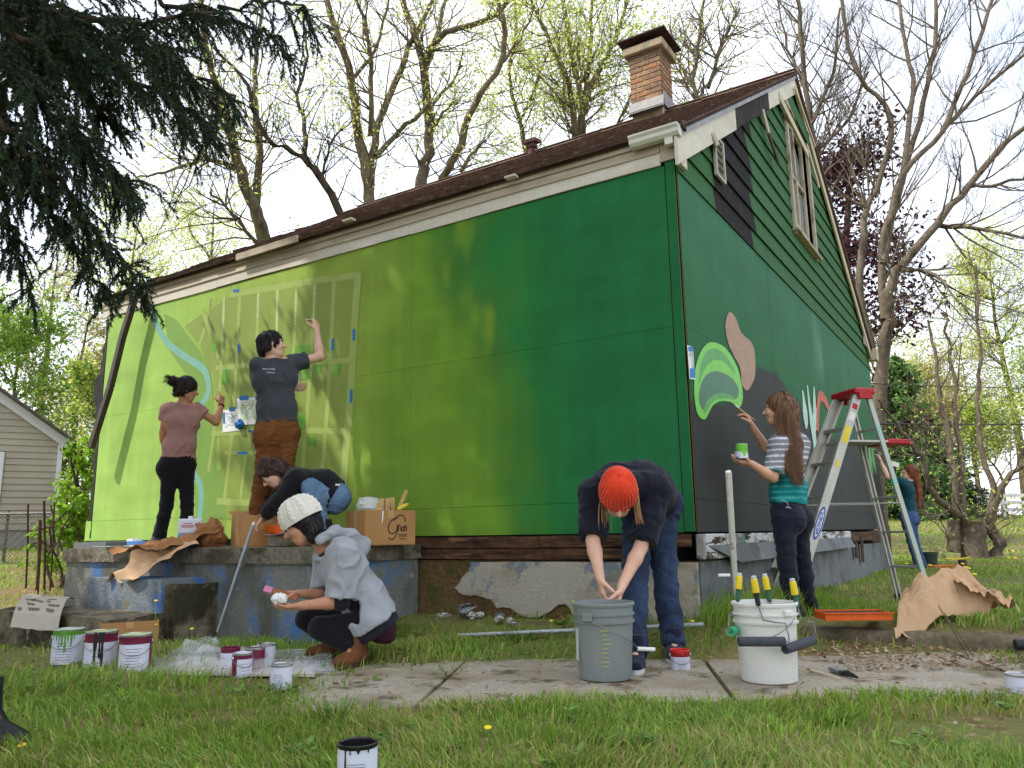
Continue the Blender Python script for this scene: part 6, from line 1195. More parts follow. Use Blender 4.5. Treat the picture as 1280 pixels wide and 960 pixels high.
# ================================================================ NEIGHBOURING HOUSE, FENCES, FAR THINGS
def neighbour():
    D = 16.; E = aty(79, 556, D); b = float(gz(E[0]-2, D))-.1; root = thing('neighbour_house', 'neighbouring house with grey lap siding and white gable trim', 'house', np.array([E[0]-3, D+2, b]))
    sid = mat('grey_vinyl', lin(174, 167, 150), rough=.6, var=.06, scale=3); wht = flat('vinyl_white', (222, 224, 226), .5, var=.04); rs = .72; Lw = 8.; z = b+.45; ez = E[2]
    MB().box([E[0]-Lw/2, D+.12, b+.2], (Lw, .2, .7)).build('foundation', flat('block_foundation', (150, 146, 138), .9), root)
    MB().prism([(E[0]-Lw, D+.05, b), (E[0]-.02, D+.05, b), (E[0]-.02, D+.05, ez), (E[0]-Lw/2, D+.05, ez+rs*Lw/2), (E[0]-Lw, D+.05, ez)], (0, -4., 0)).build('house_body', flat('neighbour_core', (90, 88, 84)), root)
    wx0, wx1 = aty(-26, 600, D)[0], aty(9, 600, D)[0]; wz0, wz1 = aty(0, 626, D)[2], aty(0, 574, D)[2]; mesh = None
    while z < ez+rs*3.:
        z1 = z+.128; xl = E[0]-Lw/2-.5; xr0 = E[0]-.03 if z <= ez else E[0]-(z-ez)/rs; xr1 = E[0]-.03 if z1 <= ez else E[0]-(z1-ez)/rs
        segs = [(xl, xr0, xr1)]
        if z1 > wz0 and z < wz1: segs = [(xl, wx0-.09, wx0-.09), (wx1+.09, xr0, xr1)]
        for a, r0, r1 in segs:
            V = [(a, D-.02, z), (r0, D-.02, z), (r1, D-.002, z1+.004), (a, D-.002, z1+.004)]; V = [np.array(p) for p in V]; V += [p+np.array([0, .012, 0]) for p in V]; MB().add(V, [(0, 1, 2, 3), (7, 6, 5, 4), (1, 0, 4, 5), (2, 1, 5, 6), (3, 2, 6, 7), (0, 3, 7, 4)]).build('siding_board', sid, root)
        z = z1
    d = nrm(np.array([-1, 0, rs])); n = np.array([rs, 0, 1])/math.hypot(1, rs); c0 = E+np.array([.12, -.06, -.02]); L_ = 5.5
    MB().bbox(c0+d*L_/2, (L_, .05, .17), R_from(d, np.array([0, 1., 0]), np.cross(d, [0, 1., 0])), bev=.01).build('rake_board', wht, root)
    MB().bbox(c0+d*L_/2+n*.11+np.array([0, 2, 0]), (L_+.1, 4.4, .05), R_from(d, np.array([0, 1., 0]), np.cross(d, [0, 1., 0])), bev=.01).build('roof', mat('neighbour_shingle', lin(92, 86, 80), rough=.9, var=.2, scale=8), root)
    MB().bbox([E[0]-.04, D-.03, (b+.45+ez)/2], (.09, .06, ez-b-.45), bev=.006).build('corner_post', wht, root)
    win = MB().box([(wx0+wx1)/2, D+.03, (wz0+wz1)/2], (wx1-wx0, .02, wz1-wz0)).build('window', mat('window_glass', lin(70, 84, 92), rough=.08, var=.2, scale=1, spec=.8), root)
    mb = MB()
    for x in (wx0-.04, wx1+.04): mb.bbox([x, D-.02, (wz0+wz1)/2], (.09, .06, wz1-wz0+.18), bev=.006)
    for zz in (wz0-.045, wz1+.045): mb.bbox([(wx0+wx1)/2, D-.022, zz], (wx1-wx0-.005, .06, .09), bev=.006)
    mb.build('window_frame', wht, win); MB().bbox([(wx0+wx1)/2, D, (wz0+wz1)/2], (wx1-wx0, .04, .05)).build('sash_bar', wht, win)
    th = .52; b0 = np.array(root.location); Rm = rz(th); root.rotation_euler = (0, 0, th); root.location = tuple(E-Rm@(E-b0))
neighbour()
def fences():
    # chain link on the left
    D = 12.5; x0, x1 = aty(-60, 660, D)[0], aty(74, 660, D)[0]; zt = aty(20, 642, D)[2]; zb = aty(20, 702, D)[2]; root = thing('chain_link_fence', 'chain link fence before the neighbouring house', 'fence', np.array([(x0+x1)/2, D, float(gz((x0+x1)/2, D))])); wm = mat('fence_wire', lin(120, 118, 112), rough=.5, metal=.5, var=.2)
    zb = min(zb, float(gz(x0, D))-.05); w = Wood(3); s = .062; n = int((x1-x0+(zt-zb))/s)+1
    for k in range(n):
        for sg in (1, -1):
            xa = x0+k*s-(zt-zb if sg > 0 else 0); a = np.array([xa, D+.002*sg, zb if sg > 0 else zt]); b = np.array([xa+(zt-zb), D+.002*sg, zt if sg > 0 else zb]); ta = max(0, (x0-xa)/(zt-zb)); tb = min(1, (x1-xa)/(zt-zb))
            if tb > ta: w.tube(np.array([a+(b-a)*ta, a+(b-a)*tb]), [.0028, .0028], 3)
    o = mkobj('wire_mesh', np.concatenate(w.V), np.concatenate(w.Q), wm, root); o['kind'] = 'stuff'
    MB().tube([(x0, D, zt), (x1, D, zt)], .018, 8).build('top_rail', wm, root)
    for x in (x0+.3, (x0+x1)/2, x1): MB().tube([(x, D+.03, zb-.2), (x, D+.03, zt+.05)], .025, 8).build('fence_post', wm, root)
    # rusty posts by the porch
    rust = mat('rust', lin(84, 60, 46), rough=.9, var=.4, scale=18, bump=.6, bscale=60); D = 9.4
    for k, (x, yt, yb, r, lab) in enumerate([(48, 650, 722, .02, 'stout rusty metal post beside the porch end'), (57, 626, 726, .014, 'tallest rusty metal rod beside the porch end'), (64, 628, 720, .01, 'thin rusty rod next to the tallest rod'), (38, 630, 680, .012, 'rusty rod standing apart behind the stout post')]):
        a = aty(x, yb, D+.1*k); a[2] = float(gz(a[0], a[1]))-.05; b = aty(x+[2, -2, 4, -3][k], yt, D+.1*k); root = thing('rusty_post', lab, 'post', a); MB().tube([a, (a+b)/2+np.array([.01, 0, 0]), b], r, 6).build('post_shaft', rust, root)
        for t in ((.7,) if k < 2 else ()): p = a+(b-a)*t; MB().tube([p-np.array([.09, 0, .01]), p+np.array([.09, 0, .02])], .012, 5).build('cross_bar', rust, root)
    # white pipe stub in the left grass
    a = GP(44, 712); tag(MB().tube([a, a+HZ*.42], .06, 10).build('white_pipe', flat('pvc', (206, 214, 216), .5), base=a), 'short pale pipe standing by the rusty posts', 'pipe')
    # white board fence across the lawn
    D = 34.; x0, x1 = aty(1196, 640, D)[0], aty(1420, 640, D)[0]; root = thing('board_fence', 'white board fence across the far lawn', 'fence', np.array([(x0+x1)/2, D, float(gz((x0+x1)/2, D))])); wh = flat('fence_white', (214, 216, 214), .6)
    x = x0
    while x < x1:
        g = float(gz(x, D)); MB().box([x, D, g+.5], (.12, .12, 1.1)).build('fence_post', wh, root); 
        for zz in (.32, .62, .92): MB().box([x+1., D-.08, g+zz], (1.99, .04, .14)).build('fence_board', wh, root)
        x += 2.
    D = 37.; c = aty(1178, 640, D); g = float(gz(c[0], D)); root = thing('shed', 'low white shed past the lawn', 'shed', np.array([c[0], D, g])); MB().box([c[0], D, g+.55], (1.5, 1.6, 1.5)).build('shed_wall', wh, root)
    MB().prism([(c[0]-.85, D-.9, g+1.28), (c[0]+.85, D-.9, g+1.28), (c[0], D-.9, g+1.62)], (0, -1.8, 0)).build('shed_roof', flat('shed_roof', (120, 112, 104)), root); MB().box([c[0]+.1, D-.82, g+.5], (.5, .04, 1.)).build('shed_door', flat('shed_door', (150, 150, 150)), root)
    # cables
    for k, (ya, yb) in enumerate(((529, 508), (478, 472))):
        a = aty(1060, ya, 14.5); b = aty(1600, yb-4, 25); P = [a+(b-a)*t-HZ*(.25*4*t*(1-t)) for t in np.linspace(0, 1, 20)]; tag(MB().tube(P, .022 if k == 0 else .01, 6).build('overhead_cable', BLK, base=a), ['thick black overhead cable crossing before the woodland', 'thin overhead wire above the thick cable'][k], 'cable')
fences()
round_tree(100, 560, 10.4, .38, 301, 'shrub', 'bright green shrub between the porch end and the neighbouring house', [lin(146, 186, 54), lin(168, 200, 76), lin(120, 166, 44)], nleaf=3200, size=.036, stems=6, sprouts=50, L=.36, cat='shrub', low=.1)
round_tree(78, 630, 9.8, .25, 302, 'shrub', 'low green shrub among the rusty posts', [lin(146, 186, 54), lin(120, 166, 44)], nleaf=900, size=.034, stems=4, sprouts=20, L=.25, cat='shrub', low=.1)
# ================================================================ GRASS, WEEDS, LEAVES
def grass():
    r = np.random.RandomState(5); XS = []; 
    def sample(n, xa, xb, ya, yb): return r.uniform(xa, xb, n), r.uniform(ya, yb, n)
    def dens(x, y):
        P = np.stack([x, y, 0*x], -1); u = (x-HO[0])*HA[0]+(y-HO[1])*HA[1]; v = (x-HO[0])*HG[0]+(y-HO[1])*HG[1]; n1 = fbm(P, 2.2, 3, 3); n2 = fbm(P, .7, 3, 8)
        d = .35+1.3*sstep(.36, .62, n1)
        onpath = sstep(3.48, 3.66, y+(n1-.5)*.8)*sstep(4.8, 4.68, y+(n2-.5)*.6)*sstep(-1.2, -.65, x+(n1-.5)*.6)*sstep(2.9, 2.4, x+(n1-.5)*.6); d = d*(1-onpath*.995)
        joint = sstep(.035, .0, np.abs(x-.93-.16*(y-3.56)/1.08))*(y > 3.5)*(y < 4.8); d = d+.15*joint
        house = (u > -.02)*(u < 7.3)*(v > -.03)*(v < 9.); d = d*(1-house)
        porch_ = (u > PU0-.02)*(u < PU1+.02)*(v > PV-.02)*(v < .1); d = d*(1-porch_)
        steps = (u > _ua-.22)*(u < _ub+.62)*(v > -2.04)*(v < -1.2); d = d*(1-steps*(1 if True else 0))
        dirtL = sstep(-2.1, -2.4, x+(n1-.5)*.5)*sstep(4.5, 4.75, y+(n2-.5)*.3)*sstep(6.9, 6.3, y); d = d*(1-.88*dirtL)
        plas = sstep(-2.15, -2.0, x)*sstep(-.85, -1.0, x)*sstep(4.22, 4.34, y)*sstep(5.3, 5.1, y); d = d*(1-.9*plas)
        rub = (u > .9)*(u < 2.3)*(v > -.42)*(v < 0); d = d*(1-.8*rub)
        litter = sstep(1.75, 2.0, x)*sstep(3.4, 3.2, x)*sstep(4.35, 4.5, y)*sstep(5.1, 4.95, y)*(v < .36); d = d*(1-.8*litter)
        tr = atz(1067, 774, .185); d = d*(1-(np.abs(x-tr[0]) < .26)*(np.abs(y-tr[1]) < .3)*.93)
        kerb = (u < -.5)*(u > -4.5)*(v > .31)*(v < .48); d = d*(1-kerb)
        c = GP(1235, 912); patch = np.exp(-(((x-c[0])/.42)**2+((y-c[1])/.22)**2)); d = d*(1-.9*np.clip(patch*1.6, 0, 1))
        c = GP(1205, 880); patch = np.exp(-(((x-c[0])/.3)**2+((y-c[1])/.1)**2)); d = d*(1-.7*np.clip(patch*1.6, 0, 1))
        c = GP(640, 905); patch = np.exp(-(((x-c[0])/.35)**2+((y-c[1])/.12)**2)); d = d*(1-.6*np.clip(patch*1.6, 0, 1)); c = GP(250, 900); patch = np.exp(-(((x-c[0])/.25)**2+((y-c[1])/.12)**2)); d = d*(1-.55*np.clip(patch*1.6, 0, 1)); c = GP(480, 790); patch = np.exp(-(((x-c[0])/.5)**2+((y-c[1])/.25)**2)); d = d*(1-.6*np.clip(patch*1.6, 0, 1))
        for cx, cy, rr in ((GB[0], GB[1], .15), (WB[0], WB[1], .15)): d = d*(((x-cx)**2+(y-cy)**2) > rr*rr)
        return d
    zones = [(28000, -2.7, 2.8, 1.75, 2.6, 1.0, .0025), (56000, -3.5, 3.6, 2.5, 3.75, 1., .0027), (80000, -5.8, 6.0, 3.6, 7.2, 1.1, .0036), (52000, .8, 12, 7., 15., 1.1, .0055), (24000, -13, -3.2, 6.5, 16, 1.2, .0065), (38000, 2, 30, 15, 40, 1.3, .019), (9000, -26, -5, 15, 32, 1.2, .012)]
    V_ = []; C_ = []; cols = np.array([lin(140, 172, 64), lin(114, 152, 54), lin(160, 186, 80), lin(126, 160, 66), lin(192, 178, 122), lin(164, 160, 88)])
    for n, xa, xb, ya, yb, hs, w in zones:
        x, y = sample(n, xa, xb, ya, yb); ok = np.abs(x) < .78*y+.8; x, y = x[ok], y[ok]; d = dens(x, y); k = r.rand(len(x))*1.25 < d; x, y, d = x[k], y[k], d[k]; n = len(x); P = np.stack([x, y, 0*x], -1); z = gz(x, y)
        tall = fbm(P, 1.6, 2, 15); h = hs*(.024+.05*r.rand(n)**1.4+.05*sstep(.5, .72, tall)*r.rand(n))*np.where(y > 7, .75, 1)
        v = (x-HO[0])*HG[0]+(y-HO[1])*HG[1]; u = (x-HO[0])*HA[0]+(y-HO[1])*HA[1]
        h = h*(1+1.2*sstep(-.5, -.1, u)*0+1.4*((u < -.03)*(u > -.5)*(v > -.3)*(v < 2.2))+.2*((v > -.3)*(v < 0)*(u > 0)*(u < .9)))
        ang = fbm(P, 1.1, 2, 30)*12+r.randn(n)*.9; lean = h*(.25+.9*r.rand(n)); dx, dy = np.cos(ang)*lean, np.sin(ang)*lean; wx, wy = -np.sin(ang+r.randn(n)*.6)*w, np.cos(ang+r.randn(n)*.6)*w
        b0 = np.stack([x-wx, y-wy, z-.005], 1); b1 = np.stack([x+wx, y+wy, z-.005], 1); m0 = np.stack([x+dx*.35-wx*.8, y+dy*.35-wy*.8, z+h*.6], 1); m1 = np.stack([x+dx*.35+wx*.8, y+dy*.35+wy*.8, z+h*.6], 1); t = np.stack([x+dx, y+dy, z+h*.92], 1)
        V_.append(np.stack([b0, b1, m1, m0, t], 1).reshape(-1, 3)); pr = fbm(P, 1.3, 2, 41); ci = r.randint(0, 4, n); straw = r.rand(n) < (.05+.36*sstep(.48, .7, pr)); ci[straw] = r.randint(4, 6, straw.sum()); C_.append(np.repeat(cols[ci]*(.7+.55*r.rand(n))[:, None], 5, 0))
    # matted dry blades lying flat
    n = 14000; x = r.uniform(-3, 4.5, n); y = r.uniform(1.9, 6.2, n); ok = (np.abs(x) < .74*y+.2)&(r.rand(n) < dens(x, y)*.9+.1); u_, v_ = uv_of(np.stack([x, y, 0*x], -1)); ok &= ~((u_ > -.02)&(v_ > -.03)); ok &= ~((u_ > PU0-.2)&(v_ > -2.05)); x, y = x[ok], y[ok]; n = len(x); z = gz(x, y)+r.uniform(.012, .05, n); a = r.rand(n)*6.28; L = r.uniform(.03, .09, n); dx, dy = np.cos(a)*L, np.sin(a)*L; wx, wy = -np.sin(a)*.0016, np.cos(a)*.0016
    V_.append(np.stack([np.stack([x-wx, y-wy, z], 1), np.stack([x+wx, y+wy, z], 1), np.stack([x+dx*.5+wx, y+dy*.5+wy, z+.012], 1), np.stack([x+dx*.5-wx, y+dy*.5-wy, z+.012], 1), np.stack([x+dx, y+dy, z+.002], 1)], 1).reshape(-1, 3)); C_.append(np.repeat(cols[4:][r.randint(0, 2, n)]*(.6+.5*r.rand(n))[:, None], 5, 0))
    V = np.concatenate(V_); n = len(V)//5; i = np.arange(n)*5; Q = np.stack([i, i+1, i+2, i+3], 1); T = np.stack([i+3, i+2, i+4], 1); flat_ = np.concatenate([Q.ravel(), T.ravel()]); cnt = np.concatenate([np.full(n, 4), np.full(n, 3)])
    o = mkobj('grass', V, flat_, mat('grass_blade', (1, 1, 1), rough=.55, var=.1, scale=1.5, attr='Col', trans=.5, spec=.25), counts=cnt, cols=np.concatenate(C_)); tag(o, 'shaggy green lawn with dry straw patches', 'grass', kind='stuff')
    # broad low leaves of clover and plantain between the blades
    k = 420; cx = r.uniform(-3, 4.2, k); cy = r.uniform(1.9, 6.6, k); ok = (np.abs(cx) < .72*cy)&(r.rand(k) < dens(cx, cy)); cx, cy = cx[ok], cy[ok]; k = len(cx); m_ = 12; a = r.rand(k, m_)*6.28; rr = r.uniform(.01, .06, (k, m_))*r.uniform(.5, 1.5, (k, 1)); x = (cx[:, None]+np.cos(a)*rr).ravel(); y = (cy[:, None]+np.sin(a)*rr).ravel(); a = a.ravel(); L = r.uniform(.012, .032, len(x)); z = gz(x, y)+r.uniform(.015, .05, len(x)); d = np.stack([np.cos(a), np.sin(a), r.uniform(-.2, .5, len(x))], 1)*L[:, None]; sd_ = np.stack([-np.sin(a), np.cos(a), r.uniform(-.3, .3, len(x))], 1)*(L*.42)[:, None]; c = np.stack([x, y, z], 1); V = np.stack([c-d, c-sd_, c+d, c+sd_], 1).reshape(-1, 3); lc = np.array([lin(104, 140, 58), lin(86, 124, 50), lin(120, 150, 70)])
    tag(mkobj('ground_cover', V, np.arange(len(V)).reshape(-1, 4), mat('clover_leaf', (1, 1, 1), rough=.55, var=.15, scale=6, attr='Col', trans=.3), cols=np.repeat(lc[r.randint(0, 3, len(x))]*(.8+.4*r.rand(len(x)))[:, None], 4, 0)), 'low clover and plantain leaves in the lawn', 'ground cover', kind='stuff')
    # dead leaves along the kerb and on bare soil
    n = 2600; x = np.concatenate([r.uniform(1.7, 3.4, n//2), r.uniform(-4.6, -1.9, n//4), r.uniform(-3, 4, n//4)]); y = np.concatenate([r.uniform(4.2, 5.15, n//2), r.uniform(4.4, 6.2, n//4), r.uniform(2, 5.2, n//4)]); n = len(x); u_, v_ = uv_of(np.stack([x, y, 0*x], -1)); ok = (v_ < .3)&~((u_ > _ua-.25)&(v_ > -2.06)); x, y = x[ok], y[ok]; n = len(x); z = np.maximum(gz(x, y), np.where((y > 3.48)&(y < 4.84)&(x > -1.1)&(x < 4), .042, -1))+.006+r.rand(n)*.012
    c = np.stack([x, y, z], 1); a = r.randn(n, 3)*np.array([1, 1, .25]); a /= np.linalg.norm(a, axis=1)[:, None]; b = np.cross(a, np.array([0, 0, 1])+r.randn(n, 3)*.3); b /= np.linalg.norm(b, axis=1)[:, None]; s = r.uniform(.008, .022, n)[:, None]; V = np.stack([c-a*s, c-b*s*.5, c+a*s, c+b*s*.5+np.array([0, 0, .004])], 1).reshape(-1, 3); lc = np.array([lin(128, 100, 72), lin(104, 80, 58), lin(150, 124, 92), lin(168, 150, 120)])
    tag(mkobj('leaf_litter', V, np.arange(len(V)).reshape(-1, 4), mat('dead_leaf', (1, 1, 1), rough=.9, var=.2, scale=9, attr='Col'), cols=np.repeat(lc[r.randint(0, 4, n)], 4, 0)), 'brown dead leaves and chips along kerb and bare soil', 'leaf litter', kind='stuff')
grass()
WEED = mat('weed_leaf', lin(86, 126, 44), rough=.5, var=.25, scale=9, trans=.25); WEEDL = mat('lily_leaf', lin(98, 148, 54), rough=.45, var=.2, scale=6, trans=.3)
def leafshape(mb, p, d, L, w, droop, n=5):
    d = nrm(d); x = nrm(np.cross(d, HZ)); V = []; F = []
    for i in range(n+1):
        t = i/n; c = p+d*L*t-HZ*droop*L*t*t; ww = w*math.sin(min(1, t*.9+.12)*math.pi)**.8*(1 if t < .98 else .1); V += [c-x*ww, c-HZ*ww*.25, c+x*ww]
    F = [(i*3+k, i*3+3+k, i*3+4+k, i*3+1+k) for i in range(n) for k in range(2)]; mb.add(V, F)
def weeds():
    rnd = random.Random(9)
    def weed(px, py, n, L, w, label, up=.7, single=False, name='weed_plant', m=None, droop=.35):
        p = GP(px, py); root = thing(name, label, 'plant', p); mb = MB()
        for k in range(n):
            a = rnd.uniform(0, 6.28); d = np.array([math.cos(a), math.sin(a), up*rnd.uniform(.4, 1.5)]); m1 = mb if not single else MB(); leafshape(m1, p+np.array([math.cos(a), math.sin(a), 0])*.01, d, L*rnd.uniform(.6, 1.15), w, droop)
            if single: m1.build('leaf', m or WEED, root)
        if not single: mb.build('leaves', m or WEED, root)
    weed(58, 752, 12, .5, .035, 'broad bladed lily clump by the porch end', 1.6, True, 'lily_plant', WEEDL, .5)
    for px, py, n, L, lab in [(742, 882, 14, .12, 'leafy weed at the edge of the path before the grey bucket'), (600, 800, 16, .11, 'low weed clump beside the galvanised pipe'), (745, 772, 18, .13, 'dandelion leaves against the foundation behind the grey bucket'), (700, 782, 14, .12, 'weed clump by the plaster chips'), (205, 782, 14, .14, 'weed at the foot of the mossy step'), (250, 792, 14, .15, 'weed beside the leaning metal pole'), (330, 788, 16, .16, 'tall weed tuft below the porch side'), (1040, 905, 12, .1, 'leafy weed in the front lawn below the white bucket'), (770, 930, 14, .1, 'leafy weed in the front lawn below the grey bucket'), (1105, 850, 12, .12, 'weed growing out of the leaf litter'), (1170, 848, 12, .13, 'weed below the crumpled brown paper'), (505, 815, 12, .1, 'weed by the crouching woman'), (890, 760, 16, .2, 'tall weed at the house corner'), (560, 940, 12, .1, 'leafy weed beside the black rimmed can'), (480, 845, 10, .09, 'small weed at the end of the path')]: weed(px, py, n, L, .012, lab, .9)
    def blade_tuft(px, py, n, L, lab):
        p = GP(px, py); root = thing('grass_tuft', lab, 'grass', p); mb = MB()
        for k in range(n):
            a = rnd.uniform(0, 6.28); q_ = p+np.array([math.cos(a), math.sin(a), 0])*rnd.uniform(0, .09); d = np.array([math.cos(a)*.5, math.sin(a)*.5, 1.]); leafshape(mb, q_, d, L*rnd.uniform(.5, 1.1), .004, .45)
        mb.build('blades', MATS['weed_leaf'], root)
    for px, py, n, L, lab in [(880, 765, 60, .36, 'tall grass tuft at the house corner by the stake'), (905, 760, 50, .34, 'tall grass tuft between stake and painter'), (1030, 742, 40, .22, 'grass tuft under the drip board'), (655, 805, 60, .2, 'thick grass tuft hiding the middle of the pipe'), (525, 835, 30, .16, 'grass tuft at the back edge of the path'), (560, 850, 26, .14, 'grass tuft growing over the path'), (345, 780, 40, .24, 'grass tuft below the porch corner'), (420, 900, 40, .16, 'grass tuft in the front lawn before the crouching woman')]: blade_tuft(px, py, n, L, lab)
    yel = flat('dandelion_yellow', (232, 202, 30), .6, var=.15); stem = flat('dandelion_stem', (128, 146, 76), .6)
    def dandelion(px, py, h, r, label, group=None, D=None):
        top = aty(px, py, D) if D else None
        if D is None: p = GP(px, py); 
        else: p = np.array([top[0], top[1], float(gz(top[0], top[1]))]); h = max(.05, top[2]-p[2])
        root = thing('dandelion', label, 'flower', p, group); mb = MB(); c = p+HZ*h; mb.lathe([(r*.3, -r*.25), (r*.9, 0), (r, r*.2), (r*.6, r*.42), (.001, r*.45)], c, rotm((1, 0, 0), .3), 12, cap=(True, False)); mb.build('flower_head', yel, root); MB().tube([p, p+HZ*h*.5+np.array([.004, 0, 0]), c], .0025, 5).build('stem', stem, root)
    for px, py, D, lab in [(27, 937, 2.75, 'dandelion in the front grass near the black boot'), (195, 751, 5.45, 'tall dandelion before the mossy step'), (195, 781, 5.5, 'short dandelion below the tall dandelion'), (240, 786, 5.6, 'dandelion beside the foot of the metal pole'), (717, 752, 5.3, 'dandelion at the rim of the grey bucket'), (689, 776, 5.2, 'dandelion in the grass above the pipe'), (866, 786, 5.1, 'dandelion by the heel of the bending person'), (610, 938, 2.9, 'small dandelion bud in the front lawn')]: dandelion(px, py, .1, .013, lab, None, D)
    for k in range(46):
        px = rnd.uniform(1110, 1279); py = 655+75*rnd.random()**1.8; dandelion(px, py, .1, .028 if py > 680 else .05, 'dandelion flowering in the lawn behind the far painter', 'dandelions in the far lawn')
weeds()
def boot():
    p = GP(14, 936); root = thing('black_boot', 'black rubber boot standing in the front grass', 'boot', p); rub = mat('black_rubber', lin(20, 20, 21), rough=.45, var=.2, scale=12)
    mb = MB(); secs = [(0, .05, .12, .03), (.02, .055, .125, .025), (.05, .05, .115, .02), (.09, .045, .075, -.02), (.13, .045, .06, -.035), (.2, .05, .058, -.04), (.24, .052, .06, -.042)]
    n = 20; V = []
    for z, a, b, off in secs:
        for k in range(n): t = 2*math.pi*k/n; V.append(p+np.array([math.cos(t)*b+off-.075, math.sin(t)*a, z]))
    mb.add(V, [(i*n+j, i*n+(j+1) % n, (i+1)*n+(j+1) % n, (i+1)*n+j) for i in range(len(secs)-1) for j in range(n)]+[tuple(range(n))[::-1], tuple((len(secs)-1)*n+j for j in range(n))]); mb.build('boot_shaft', rub, root, smooth=True); MB().bbox(p+np.array([-.04, -.055, .115]), (.05, .006, .012)).build('boot_tab', flat('boot_tab', (120, 104, 84)), root)
boot()
